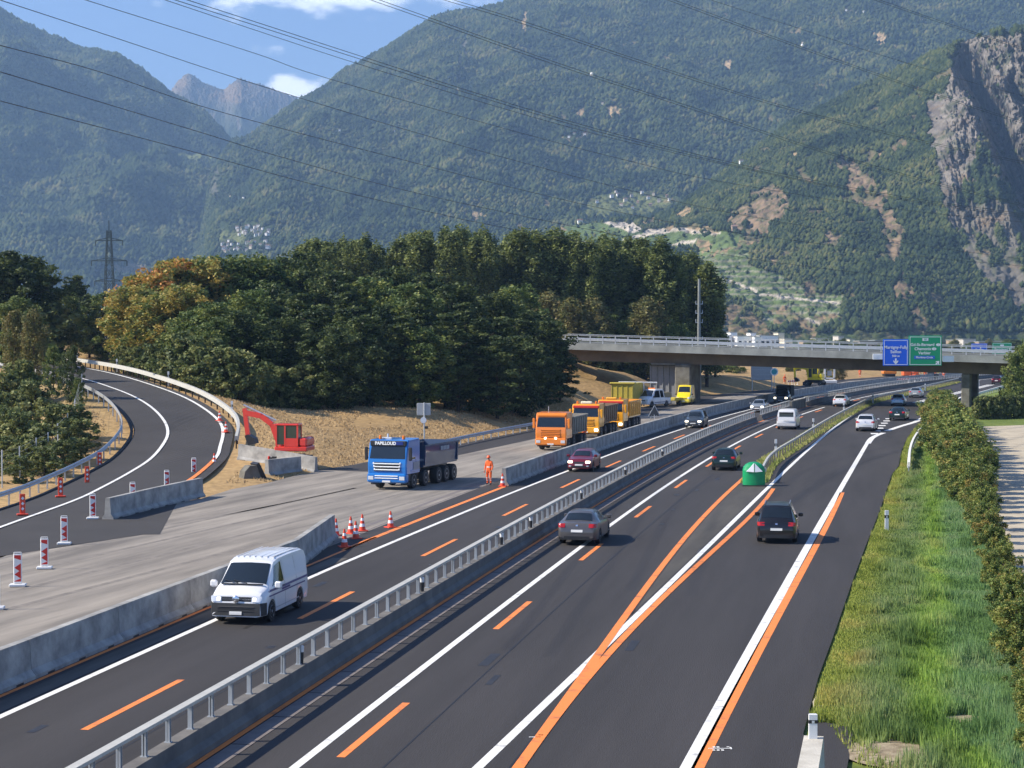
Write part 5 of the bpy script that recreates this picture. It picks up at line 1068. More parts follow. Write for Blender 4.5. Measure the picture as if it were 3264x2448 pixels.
# ------------------------------------------------------------------ cones and beacons
def cone_proto(h=.8):
    root = empty('traffic_cone'); mb = MB(); mb.cbox(-.25, .25, -.25, .25, 0, .05, .015)
    mb.build('base', Mt['cone_o'], root); mb = MB(); r_ = lambda z: .16 - (z - .05) / (h - .05) * .125
    zs = [.05, .22, .36, .50, .62, .72, h]
    for i in range(6): mb.k = 1 if i in (1, 3) else 0; mb.lathe([(r_(zs[i]), zs[i]), (r_(zs[i + 1]), zs[i + 1])], 14)
    mb.build('striped_body', [Mt['cone_o'], Mt['swhite']], root, smooth=50); return root
CN = cone_proto()
for i, (px, py, z, lb) in enumerate([(1071, 1708, 0, 'traffic cone leaning against the end of the near barrier row'), (1098, 1744, 0, 'cone standing lowest, in the shadow at the barrier end'), (1118, 1701, 0, 'second cone of the back row at the barrier end'), (1134, 1717, 0, 'front right cone of the cluster at the barrier end'),
                                      (1155, 1693, 0, 'rightmost cone of the cluster at the barrier end'), (1245, 1682, 0, 'lone cone right of the cluster beside the orange line'), (1602, 1551, 0, 'cone at the end of the barrier next to the orange worker')]):
    x, y = G(px, py); tag(inst(CN, (x, y, .005), random.random() * 3), lb, 'traffic cone', 'red and white traffic cones')
for i, (px, py, Z, lb) in enumerate([(700, 1342, 141, 'upper cone beside the outer line of the ramp'), (720, 1378, 136, 'middle cone beside the outer line of the ramp'), (683, 1482, 122.5, 'lowest cone of the ramp at the orange line')]):
    p = PZ(px, py, Z); tag(inst(CN, (p[0], p[1], p[2] + .01), 1.0), lb, 'traffic cone', 'red and white traffic cones')
def beacon(orange):
    root = empty('warning_beacon'); mb = MB()
    if orange: mb.cbox(-.32, .32, -.16, .16, 0, .09, .02)
    else: mb.cbox(-.30, .30, -.18, .18, 0, .10, .02)
    mb.build('foot', Mt['cone_o'] if orange else Mt['whp'], root)
    mb = MB(); mb.cbox(-.155, .155, -.03, .03, .10, 1.22, .025); mb.build('board', Mt['cone_o'] if orange else Mt['whp'], root)
    mb = MB()
    if orange:
        for k in range(3): z = .35 + k * .3; mb.prism([(-.09, z), (.02, z - .08), (.10, z + .02), (.0, z + .12)], -.036, -.031)
    else:
        x0, x1 = -.12, .12
        for k in range(4):
            z = .18 + k * .25; hh = .25
            if k == 0: mb.prism([(x0, .18), (x1, .18), (x1, .30), (x0, .20)], -.036, -.031)
            if k in (1, 2): mb.prism([(x1, z + .18), (x0, z + .0 + .02), (x1, z - .14)], -.036, -.031)
            if k == 3: mb.prism([(x0, 1.16), (x1, 1.16), (x1, .98), (x0, 1.06)], -.036, -.031)
    mb.build('chevrons', Mt['swhite'] if orange else Mt['redw'], root)
    if not orange: mb = MB(); mb.tube((-.13, 0, 1.2), (-.13, 0, 1.27), .015, 5); mb.tube((.13, 0, 1.2), (.13, 0, 1.27), .015, 5); mb.tube((-.13, 0, 1.27), (.13, 0, 1.27), .018, 5); mb.build('handle', Mt['whp'], root)
    return root
BW = beacon(False)
for i, (px, py, lb) in enumerate([(-14, 1943, 'beacon partly cut off by the left edge'), (57, 1870, 'nearest fully visible red and white beacon at the left'), (142, 1814, 'second beacon from the left on the milled asphalt'), (205, 1736, 'third beacon from the left on the milled asphalt'), (296, 1655, 'beacon standing at the left end of the ramp mouth barrier'),
                                  (423, 1613, 'beacon half hidden behind the nearer ramp mouth barrier'), (532, 1569, 'beacon half hidden behind the farther ramp mouth barrier'), (618, 1523, 'beacon by the orange line at the far end of the ramp mouth barriers')]):
    x, y = G(px, py); tag(inst(BW, (x, y, .012 if i < 5 else .03), R(6)), lb, 'warning beacon', 'red and white warning beacons')
BO = beacon(True)
for i, (px, py, lb) in enumerate([(72, 1642, 'nearest small orange beacon along the inner ramp kerb'), (193, 1584, 'second small orange beacon along the inner ramp kerb'), (278, 1543, 'third small orange beacon along the inner ramp kerb'), (318, 1494, 'farthest small orange beacon along the inner ramp kerb')]):
    Zz = 5755 * 9.45 / (py - 1055) * (1 if i < 3 else .985); p = PZ(px, py, Zz); tag(inst(BO, (p[0], p[1], max(p[2], .02)), R(20), .9), lb, 'warning beacon', 'orange warning beacons on the ramp')
# green crash cushion
x, y = G(2407, 1551); root = empty('crash_cushion', (x, y + .5, .01), R(-4)); mb = MB()
pf = []; 
P_ = []
for i in range(13):
    a = math.pi * i / 12; P_.append((-.68 * math.cos(a), -.35 * math.sin(a)))
mb.prism([(a, b) for a, b in P_] + [(.68, .5), (-.68, .5)], 0, .95, axis='z')
for k in range(4):
    z0, z1 = .95 + .52 * math.sin(k * math.pi / 8), .95 + .52 * math.sin((k + 1) * math.pi / 8); s0_, s1_ = math.cos(k * math.pi / 8), math.cos((k + 1) * math.pi / 8)
    pl = P_ + [(.68, .5), (-.68, .5)]; n = len(pl); v = [(a * s0_, b * s0_ + (1 - s0_) * .2, z0) for a, b in pl] + [(a * s1_, b * s1_ + (1 - s1_) * .2, z1) for a, b in pl]
    mb.add(v, [(i, (i + 1) % n, n + (i + 1) % n, n + i) for i in range(n)] + ([tuple(range(n, 2 * n))] if k == 3 else []))
mb.build('cushion_body', mat('cushion_green', (0, .30, .10), .45, var=.08, coat=.3), root, smooth=35)
for sgn in (-1, 1):
    mb = MB(); v = []; 
    T3 = [(.03, .86), (.03, 1.36), (.50, .90)]
    mb.add([(sgn * T3[0][0], -.42, T3[0][1]), (sgn * T3[0][0], -.28, T3[1][1] + .03), (sgn * T3[2][0], -.36, T3[2][1])] + [(sgn * T3[0][0], -.30, T3[0][1]), (sgn * T3[0][0], -.05, T3[1][1] + .03), (sgn * T3[2][0], -.20, T3[2][1])], [(0, 1, 2), (5, 4, 3), (0, 3, 4, 1), (1, 4, 5, 2), (2, 5, 3, 0)]); mb.build('white_triangle', Mt['swhite'], root)
mb = MB(); mb.cbox(-.75, .75, -.42, .55, 0, .06, .02); mb.build('base', Mt['black'], root); tag(root, 'green rounded crash cushion with white triangles at the lane split', 'crash cushion')
# drain block by the ramp
x, y = G(800, 1528); root = empty('culvert_block', (x, y, 0), R(30)); mb = MB(); mb.prism([(-.7, 0), (.7, 0), (.5, .9), (-.25, .9), (-.6, .55)], -.5, .4); mb.build('block', Mt['conc_d'], root)
mb = MB(); mb.add([(.55, -.55, 0), (.9, -.55, 0), (.35, -.55, 1.1), (.15, -.55, 1.0), (.55, .5, 0), (.9, .5, 0), (.35, .5, 1.1), (.15, .5, 1.0)], [(0, 1, 2, 3), (7, 6, 5, 4), (0, 4, 5, 1), (1, 5, 6, 2), (2, 6, 7, 3), (3, 7, 4, 0)]); mb.build('leaning_board', Mt['black'], root); tag(root, 'small grey culvert block with a dark leaning board beside the ramp end', 'culvert')
# road surface writing near the bottom
mb = MB(); x, y = G(2262, 2398)
for (a0_, a1_, b0_, b1_) in [(0, .52, .30, .34), (.50, .54, .24, .44), (.12, .18, .40, .50), (.21, .27, .40, .50), (.08, .14, .10, .20), (.18, .24, .10, .20), (.28, .34, .10, .20), (.44, .50, .44, .50)]: mb.box(x + a0_, x + a1_, y + b0_, y + b1_, .014, .018)
x, y = G(1686, 2352)
for (a0_, a1_, b0_, b1_) in [(0, .28, 0, .05), (.22, .34, .2, .27)]: mb.box(x + a0_, x + a1_, y + b0_, y + b1_, .014, .018)
struct('survey_mark', mb, Mt['white'])
# ------------------------------------------------------------------ power lines, masts
WIRES = [([(0, 0), (250, 82), (530, 175), (825, 265), (1106, 345), (1356, 410), (1606, 465), (2006, 532), (2212, 560)], 0, 'power line crossing the sky from the top left corner'),
         ([(185, 0), (550, 115), (710, 170), (1106, 282), (1356, 347), (1556, 392), (1926, 450), (2212, 480)], 0, 'power line entering at the top left quarter'),
         ([(357, 0), (560, 68), (780, 140), (1106, 240), (1341, 303), (1656, 375), (1950, 432), (2212, 470)], 0, 'lower power line of the pair crossing the left cloud'),
         ([(405, 0), (600, 63), (800, 128), (1106, 225), (1341, 292), (1656, 368), (1950, 425), (2212, 462)], 1, 'upper doubled power line of the pair crossing the left cloud'),
         ([(820, 0), (950, 46), (1106, 102), (1276, 160), (1506, 235), (1756, 318), (1986, 385), (2206, 440), (2260, 452)], 1, 'thick doubled power line crossing the ridge of the main mountain'),
         ([(980, 0), (1106, 38), (1306, 105), (1606, 203), (1781, 252), (2000, 305), (2212, 350)], 1, 'power line entering the top edge at the middle'),
         ([(1456, 0), (1721, 97), (1956, 180), (2130, 238), (2240, 272)], 1, 'doubled power line entering the top right quarter'),
         ([(1536, 0), (1706, 55), (1900, 118), (2100, 178), (2240, 215)], 0, 'thin power line just above the doubled one at the top right'),
         ([(1901, 0), (2046, 50), (2212, 104)], 1, 'power line nearest the top right corner'),
         ([(0, 98), (215, 155), (420, 225), (625, 282), (850, 340), (1106, 405), (1356, 462), (1606, 505), (2000, 555), (2212, 575)], 0, 'highest of the three power lines starting on the left mountain'),
         ([(0, 155), (440, 288), (600, 337), (850, 405), (1106, 462), (1400, 520), (1700, 570), (2212, 630)], 0, 'middle of the three power lines starting on the left mountain'),
         ([(0, 218), (425, 330), (675, 398), (925, 457), (1070, 488), (1300, 530)], 0, 'lowest of the three power lines starting on the left mountain')]
wm = mat('cable', (.05, .05, .055), .6)
for pts, dbl, lb in WIRES:
    c3 = []
    for (a, b) in pts: Zw = 75 + 150 * a / 2212; c3.append(PZ(a * 1.47559, b * 1.47559, Zw))
    c3 = catmull(c3, 5); c0, cN = c3[0], c3[-1]
    c3 = [tuple(2 * np.array(c0) - np.array(c3[4]))] + c3
    org = c3[0]; mb = MB(); rd_ = .022 if dbl else .019
    mb.sweep(c3, [(rd_ * math.cos(q), rd_ * math.sin(q)) for q in np.linspace(0, 2 * math.pi, 6)[:-1]])
    root = empty('power_line', org); mb.build('cable', wm, root, org=org)
    if dbl:
        mb = MB(); mb.sweep([(a, b, c - .22) for a, b, c in c3], [(rd_ * math.cos(q), rd_ * math.sin(q)) for q in np.linspace(0, 2 * math.pi, 6)[:-1]]); mb.build('cable', wm, root, org=org)
    tag(root, lb, 'power line', 'overhead power lines')
for (px, py, lb) in [(1278, 160, 'white marker ball on the thick power line over the ridge'), (1733, 98, 'white marker ball on the doubled line at the upper right')]:
    p = PZ(px * 1.47559, py * 1.47559, 75 + 150 * px / 2212); mb = MB(); mb.lathe([(.03, -.16), (.11, -.12), (.16, 0), (.11, .12), (.03, .16)], 12, (0, 0, 0)); o = mb.build('marker_ball', Mt['whp'], smooth=60); o.location = p; tag(o, lb, 'marker ball', 'marker balls on the power lines')
def lattice(px, ytop, Z, label):
    x = at_px(px, Z); zt_ = top_h(px, ytop, Z); root = empty('lattice_pylon', (x, Z, -1)); hh = zt_ + 1; mb = MB()
    wf = lambda t: (2.0 * (1 - t) ** 1.1 + .45); lv = np.linspace(0, .93, 12); m_ = mat('pylon_steel', srgb(62, 76, 76), .6, .2)
    for i in range(11):
        a, b = lv[i], lv[i + 1]
        for (sx, sy) in ((-1, -1), (1, -1), (1, 1), (-1, 1)): mb.bar((sx * wf(a), sy * wf(a), a * hh), (sx * wf(b), sy * wf(b), b * hh), .26, .26)
        for (s1_, s2_) in (((-1, -1), (1, -1)), ((1, -1), (1, 1)), ((1, 1), (-1, 1)), ((-1, 1), (-1, -1))):
            mb.bar((s1_[0] * wf(a), s1_[1] * wf(a), a * hh), (s2_[0] * wf(b), s2_[1] * wf(b), b * hh), .11, .11); mb.bar((s2_[0] * wf(a), s2_[1] * wf(a), a * hh), (s1_[0] * wf(b), s1_[1] * wf(b), b * hh), .11, .11)
    mb.bar((0, 0, .9 * hh), (0, 0, hh), .25, .25); mb.build('lattice_body', m_, root)
    for (t, L_) in ((.86, 4.2), (.72, 5.5), (.58, 4.5)):
        mb = MB()
        for sx in (-1, 1): mb.bar((0, 0, t * hh + .9), (sx * L_, 0, t * hh), .22, .22); mb.bar((0, 0, t * hh), (sx * L_, 0, t * hh), .28, .28); mb.tube((sx * L_, 0, t * hh - 1.6), (sx * L_, 0, t * hh), .18, 6)
        mb.build('cross_arm', m_, root)
    return tag(root, label, 'pylon')
lattice(350, 702, 560, 'steel lattice electricity pylon rising behind the trees at the left')
x = at_px(2228, 275); zt_ = top_h(2228, 889, 275); root = empty('concrete_mast', (x, 275, 0)); mb = MB(); mb.tube((0, 0, -1), (0, 0, zt_), .38, 10, .20); mb.build('mast', Mt['deckc'], root, smooth=60)
mb = MB()
for z in (zt_ * .62, zt_ * .70, zt_ * .47, zt_ * .78): mb.bar((-.55, 0, z), (.55, 0, z), .12, .12); mb.tube((-.5, 0, z), (-.5, 0, z + .5), .06, 6); mb.tube((.5, 0, z), (.5, 0, z + .5), .06, 6)
mb.build('insulator_arms', Mt['galv'], root); tag(root, 'pale concrete mast with insulator arms behind the bridge at the edge of the wood', 'mast')
# ------------------------------------------------------------------ buildings
wallc = [mat('render_wall_%d' % i, c, .9, var=.05) for i, c in enumerate([(.85, .83, .80), (.75, .66, .50), (.55, .50, .45), (.35, .26, .18)])]
roofc = [mat('roof_%d' % i, c, .9, var=.1) for i, c in enumerate([(.20, .12, .09), (.14, .12, .12), (.32, .20, .15)])]
HS = {}
def house_proto(i, j):
    root = empty('house'); mb = MB(); mb.box(-5, 5, -4, 4, -4, 5); mb.build('wall', wallc[i], root)
    mb = MB(); mb.add([(-5.6, -4.6, 4.9), (5.6, -4.6, 4.9), (5.6, 4.6, 4.9), (-5.6, 4.6, 4.9), (-5.6, 0, 8), (5.6, 0, 8)], [(0, 1, 5, 4), (2, 3, 4, 5), (0, 4, 3), (1, 2, 5), (3, 2, 1, 0)]); mb.build('roof', roofc[j], root)
    for x_ in (-3, 0, 3): mb = MB(); mb.box(x_ - .6, x_ + .6, -4.05, -3.98, 1, 2.6); mb.build('window', Mt['glass'], root)
    return root
for k_, (i, j) in enumerate([(0, 1), (0, 0), (1, 0), (2, 1), (3, 2)]): HS[k_] = house_proto(i, j)
def place_house(mn, px, py, s, label, group, k_):
    p = pick(mn, px, py); return tag(inst(HS[k_], (p[0], p[1] - 3, p[2] + 1.2), random.uniform(-.6, .6), s), label, 'house', group)
rr = random.Random(12)
for i in range(58):
    if i < 34: a, b = 482 + rr.random() * 102, 524 + rr.random() * 24
    else: a, b = 508 + rr.random() * 78, 486 + rr.random() * 26
    place_house('main_mountain', a, b, .34 + .22 * rr.random(), ('small house in the lower cluster of the hillside village above the orange maples' if i < 34 else 'small house in the upper cluster of the hillside village above the orange maples'), 'houses of the left hillside village', [0, 0, 1, 2, 3][i % 5])
for i, (a, b) in enumerate([(1320, 430), (1335, 425), (1350, 437), (1362, 426), (1376, 440), (1385, 418), (1398, 430), (1410, 424), (1422, 438), (1440, 428), (1445, 436), (1365, 452), (1340, 448), (1330, 418), (1404, 446), (1290, 440)]):
    place_house('main_mountain', a, b, .36 + .2 * rr.random(), 'small house among the terraces left of the tan scree slope', 'houses on the right hillside terrace', i % 5)
for i, (a, b) in enumerate([(1212, 226), (1228, 222), (1300, 228), (1405, 245), (1200, 210), (1240, 292), (1228, 300), (1260, 296), (1845, 35), (1862, 34), (1824, 30), (1985, 50), (440 + 87, 430), (515, 425), (500, 428), (735, 285), (853, 288), (1730, 98)]):
    place_house('main_mountain', a, b, .38, '%s scattered chalet across the upper forest slope from the list of clearings' % ordinal(i) if False else 'isolated pale chalet in a small clearing on the forested slope', 'scattered chalets on the mountain', [0, 1, 2][i % 3])
tag(inst(HS[0], tuple(pick('right_hill', 1600, 357) + np.array([0, -3, 2])), .2, .5), 'white house standing alone above a bare slope on the right hill', 'house')
tag(inst(HS[1], tuple(pick('right_hill', 1251, 481) + np.array([0, -3, 2])), .2, .55), 'dark roofed white house at the left end of the pale terrace road', 'house')
tag(inst(HS[4], tuple(pick('right_hill', 1585, 500) + np.array([0, -3, 2])), .2, .5), 'brick coloured house at the foot of the scree on the right hill', 'house')
for i, (px0, px1, pyt, Z, k_, lb) in enumerate([(2285, 2330, 1070, 900, 0, 'low white factory hall furthest left above the bridge railing'), (2328, 2350, 1060, 905, 0, 'taller white hall with stepped roof above the bridge railing'), (2350, 2395, 1072, 890, 0, 'long white warehouse above the bridge railing'), (2392, 2410, 1062, 910, 0, 'small white block between the warehouse and the cream tower'),
                                            (2422, 2480, 1070, 895, 0, 'white hall left of the cream tower'), (2480, 2500, 1062, 900, 1, 'cream coloured tower block in the industrial row'), (2500, 2526, 1080, 870, 1, 'cream hall right of the tower block'), (2600, 2642, 1080, 880, 1, 'cream building left of the large blue sign'), (2672, 2690, 1072, 920, 2, 'narrow tan building left of the large blue sign'),
                                            (2708, 2724, 1082, 900, 1, 'small cream building near the large blue sign'), (2790, 2812, 1086, 860, 3, 'pale grey hall beside the large blue sign'), (3040, 3060, 1085, 880, 3, 'grey building right of the large green sign'), (3070, 3110, 1082, 870, 2, 'tan building above the smaller blue sign'), (3240, 3262, 1086, 880, 0, 'white building at the right edge'), (2262, 2290, 1075, 885, 0, 'long low white hall touching the right side of the wood'), (2405, 2424, 1074, 880, 0, 'low white hall left of the white block by the tower'), (2560, 2600, 1088, 850, 3, 'low grey hall right of the cream halls'), (2740, 2790, 1088, 850, 3, 'long low grey hall left of the blue sign'), (3120, 3235, 1090, 860, 3, 'long pale grey hall above the bridge railing at the right')]):
    a = at_px(px0, Z); b = at_px(px1, Z); zt_ = top_h((px0 + px1) / 2, pyt, Z); root = empty('factory_hall', ((a + b) / 2, Z, -1)); w2 = (b - a) / 2
    mb = MB(); mb.box(-w2, w2, 0, 16, 0, zt_ + 1); mb.build('wall', wallc[k_], root); mb = MB(); mb.box(-w2 - .2, w2 + .2, -.2, 16.2, zt_ + 1, zt_ + 1.3); mb.build('roof', Mt['deckc'], root)
    mb = MB()
    for q in np.arange(-w2 + .8, w2 - .8, 2.4): mb.box(q, q + 1.3, -.05, 0, zt_ * .62, zt_ * .82)
    mb.build('window', Mt['glass'], root); tag(root, lb, 'building', 'industrial halls behind the bridge')
# ------------------------------------------------------------------ vehicles (local +Y is forward, wheels on z = 0)
def wheel(root, x, y, r, wdt, steel=False, side=1):
    wr = empty('wheel', (x, y, r)); wr.parent = root
    mb = MB(); mb.lathe([(r * .62, -wdt / 2), (r * .95, -wdt / 2), (r, -wdt * .35), (r, wdt * .35), (r * .95, wdt / 2), (r * .62, wdt / 2)], 22, axis='x'); mb.build('tyre', Mt['dark'], wr, smooth=40)
    mb = MB(); o_ = side * (wdt / 2 + .004); mb.lathe([(r * .64, o_ - side * .03), (r * .60, o_), (r * .22, o_ - side * .04), (r * .14, o_)], 18, axis='x')
    mb.build('rim', Mt['rim'], wr, smooth=35)
    if not steel:
        mb = MB()
        for k in range(5): a = k * 2 * math.pi / 5 + .3; mb.bar((o_ - side * .005, .30 * r * math.cos(a + .6), .30 * r * math.sin(a + .6)), (o_ - side * .005, .58 * r * math.cos(a + .6), .58 * r * math.sin(a + .6)), .05, .05)
        mb.build('spoke_gaps', Mt['black'], wr)
    return wr
class Car:
    def __init__(c, name, L, W, Hh, prof, belt, wb, wr, fo, pm, plan=None, low=.22):
        c.L, c.W, c.H, c.prof, c.belt_, c.wr, c.pm = L, W, Hh, prof, belt, wr, pm
        c.root = empty(name); c.yf = L / 2 - fo; c.yr = c.yf - wb; c.low = low
        c.plan = plan or [(0, .80), (.02, .90), (.07, .97), (.2, 1), (.75, 1), (.9, .97), (.97, .90), (1, .76)]
    def fr(c, y): return (y + c.L / 2) / c.L
    def ip(c, tab, y): return float(np.interp(c.fr(y), [t[0] for t in tab], [t[1] for t in tab]))
    def top(c, y): return float(np.interp(c.fr(y), [t[0] for t in c.prof], [t[1] for t in c.prof]))
    def tw(c, y): return float(np.interp(c.fr(y), [t[0] for t in c.prof], [t[2] for t in c.prof])) * c.W / 2
    def hw(c, y): return c.ip(c.plan, y) * c.W / 2
    def bel(c, y): return min(c.ip(c.belt_, y), c.top(y) - .03)
    def body(c):
        ys = set(np.round(np.linspace(-c.L / 2, c.L / 2, 46), 3)) | {round(-c.L / 2 + t[0] * c.L, 3) for t in c.prof}
        R_ = c.wr * 1.16
        for yw in (c.yf, c.yr): ys |= {round(yw + R_ * math.cos(a), 3) for a in np.linspace(0, math.pi, 13)}
        ys = sorted(ys); P = []
        for y in ys:
            lo = c.low + .10 * (c.fr(y) < .03) + .02
            for yw in (c.yf, c.yr):
                if abs(y - yw) <= R_: lo = max(lo, c.wr + math.sqrt(max(0, R_ * R_ - (y - yw) ** 2)) - .02)
            w_, tw, tp, be = c.hw(y), min(c.tw(y), c.hw(y)), c.top(y), c.bel(y); lo = min(lo, be - .08)
            z1 = lo + (be - lo) * .25; z2 = lo + (be - lo) * .7
            half = [(0, lo), (w_ * .86, lo), (w_ * .985, lo + .02), (w_, z1), (w_ * 1.0, z2), (w_ * .975, be), (tw + (w_ * .975 - tw) * .5, (be + tp - .05) / 2 if tp - be > .2 else be + (tp - be) * .5), (tw, tp - min(.05, (tp - be) * .3)), (tw * .82, tp - .008), (0, tp + .012)]
            P.append([(x, y, z) for x, z in half] + [(-x, y, z) for x, z in half[-2:0:-1]])
        mb = MB(); n, m = len(P), len(P[0]); v = [p for r_ in P for p in r_]
        f = [(i * m + j, i * m + (j + 1) % m, (i + 1) * m + (j + 1) % m, (i + 1) * m + j) for i in range(n - 1) for j in range(m)]
        f += [tuple(range(m - 1, -1, -1)), tuple((n - 1) * m + j for j in range(m))]; mb.add(v, [q[::-1] for q in f]); mb.build('body', c.pm, c.root, smooth=38)
        mb = MB(); mb.box(-c.W / 2 * .82, c.W / 2 * .82, c.yr - R_ * .98, c.yf + R_ * .98, c.low + .0, c.wr * 2.0); mb.build('underbody', Mt['black'], c.root)
        for sx in (-1, 1):
            for yw in (c.yf, c.yr): wheel(c.root, sx * (c.W / 2 - .125), yw, c.wr, .22, side=sx)
    def sidept(c, y, z):
        w_ = c.hw(y); be = c.bel(y); tp = c.top(y); tw = min(c.tw(y), w_); zt = tp - min(.05, (tp - be) * .3)
        if z <= be: return w_ * (1.0 - .025 * max(0, (z - be + .15) / .15))
        t = min(1, (z - be) / max(zt - be, .01)); return w_ * .975 * (1 - t) + tw * t
    def side(c, name, yb0, yb1, yt0, yt1, za, zb, m, sides=(-1, 1), off=.008, absz=False, nz=3, ny=8, shape=None):
        for sx in sides:
            P = []
            for i in range(ny + 1):
                u = i / ny; row = []
                for j in range(nz + 1):
                    v = j / nz; y = (yb0 * (1 - u) + yb1 * u) * (1 - v) + (yt0 * (1 - u) + yt1 * u) * v
                    z0 = za if absz else c.bel(y) + za; z1 = zb if absz else c.top(y) - zb; z = z0 * (1 - v) + z1 * v
                    row.append((sx * (c.sidept(y, z) + off), y, z))
                P.append(row)
            mb = MB(); mb.grid(P); n_ = len(mb.v)
            if sx > 0: mb.f = [f[::-1] for f in mb.f]
            mb.build(name, m, c.root, smooth=40)
    def topp(c, name, y0, y1, f0, f1, m, off=.012, n=6, dz=0.0):
        P = []
        for i in range(n + 1):
            u = i / n; y = y0 * (1 - u) + y1 * u; fr_ = f0 * (1 - u) + f1 * u; tw = min(c.tw(y), c.hw(y)) * fr_; row = []
            for t in (-1, -.85, 0, .85, 1):
                tq = abs(t) * fr_; z = c.top(y) + .012 - (.012 + .008) * min(1, tq / .82) - max(0, (tq - .82) / .18) * .04; row.append((t * tw, y, z + off + dz))
            P.append(row)
        mb = MB(); mb.grid(P); mb.f = [f[::-1] for f in mb.f] if y1 > y0 else mb.f
        # extrude slightly along the surface normal for steep glass
        me = mb.build(name, m, c.root, smooth=40); return me
    def rearp(c, name, x0, x1, z0, z1, m, front=False, off=.01, y_at=None):
        """panel on the front or rear end following the body's plan curve"""
        P = []; n = 6
        for i in range(n + 1):
            x = x0 + (x1 - x0) * i / n; row = []
            for z in (z0, (z0 + z1) / 2, z1):
                # march inwards from the end until the body is wide and tall enough
                yv = None; ysr = np.linspace(c.L / 2, c.L / 2 - .9, 60) if front else np.linspace(-c.L / 2, -c.L / 2 + .9, 60)
                for y in ysr:
                    if c.hw(y) >= abs(x) - .005 and c.top(y) >= z: yv = y; break
                if yv is None: yv = ysr[-1]
                row.append((x, yv + (off if front else -off), z))
            P.append(row)
        mb = MB(); mb.grid(P)
        if front: mb.f = [f[::-1] for f in mb.f]
        if x1 < x0: mb.f = [f[::-1] for f in mb.f]
        return mb.build(name, m, c.root, smooth=60)
    def mirrors(c, y, z, m=None):
        for sx in (-1, 1):
            x = sx * (c.sidept(y, z) + .02); mb = MB(); mb.cbox(min(x, x + sx * .22), max(x, x + sx * .22), y - .06, y + .08, z, z + .17, .035); mb.build('side_mirror', m or c.pm, c.root)
    def seams(c, ys):
        for y in ys: c.side('door_seam', y - .008, y + .008, y - .008, y + .008, c.low + .12, c.bel(y) - .02, Mt['black'], off=.003, absz=True, ny=1, nz=4)
def place(c, px, py, which, dx=0.0, oncoming=False, hd=None, label='', cat='car', group='vehicles driving on the motorway', z=0.012):
    """(px, py): ground point midway between the visible axle's wheels"""
    x, y = G(px, py); d = road_dir(y) if hd is None else np.array([math.sin(hd), math.cos(hd)])
    if oncoming: d = -d
    ya = c.yf if which == 'front' else c.yr
    ox, oy = x - d[0] * ya, y - d[1] * ya
    c.root.location = (ox, oy, z); c.root.rotation_euler = (0, 0, math.atan2(-d[0], d[1])); tag(c.root, label, cat, group); return c
def prof_of(kind, H_):
    if kind == 'suv': return [(0, .62, .80), (.008, .92, .82), (.03, 1.04, .84), (.045, 1.12, .80), (.10, H_ - .12, .70), (.13, H_ - .03, .68), (.3, H_, .66), (.5, H_, .66), (.62, H_ - .08, .64), (.66, H_ - .18, .66), (.76, 1.08, .74), (.80, 1.02, .78), (.93, .94, .80), (.985, .80, .74), (1, .55, .68)]
    if kind == 'hatch': return [(0, .55, .78), (.01, .84, .80), (.035, .98, .82), (.06, 1.04, .78), (.14, H_ - .10, .66), (.18, H_ - .03, .64), (.35, H_, .62), (.52, H_ - .02, .62), (.62, H_ - .10, .62), (.75, 1.0, .74), (.79, .95, .80), (.92, .86, .82), (.985, .70, .74), (1, .50, .68)]
    if kind == 'sedan': return [(0, .60, .80), (.01, .90, .80), (.03, 1.0, .80), (.08, 1.03, .78), (.11, 1.04, .76), (.22, H_ - .09, .62), (.27, H_ - .02, .60), (.4, H_, .60), (.52, H_ - .02, .60), (.62, H_ - .11, .62), (.74, 1.0, .74), (.78, .95, .80), (.92, .85, .82), (.985, .70, .74), (1, .50, .68)]
BELT = [(0, .78), (.1, .96), (.2, .98), (.7, .92), (.8, .88), (.95, .70), (1, .48)]
def glass_rear(c, fa, fb, w0=.9, w1=.92):
    y0, y1 = -c.L / 2 + fa * c.L, -c.L / 2 + fb * c.L; c.topp('rear_window', y0, y1, w0, w1, Mt['glass'], off=.016)
def glass_front(c, fa, fb, w0=.93, w1=.90):
    y0, y1 = -c.L / 2 + fa * c.L, -c.L / 2 + fb * c.L; c.topp('windshield', y0, y1, w0, w1, Mt['glass'], off=.016)
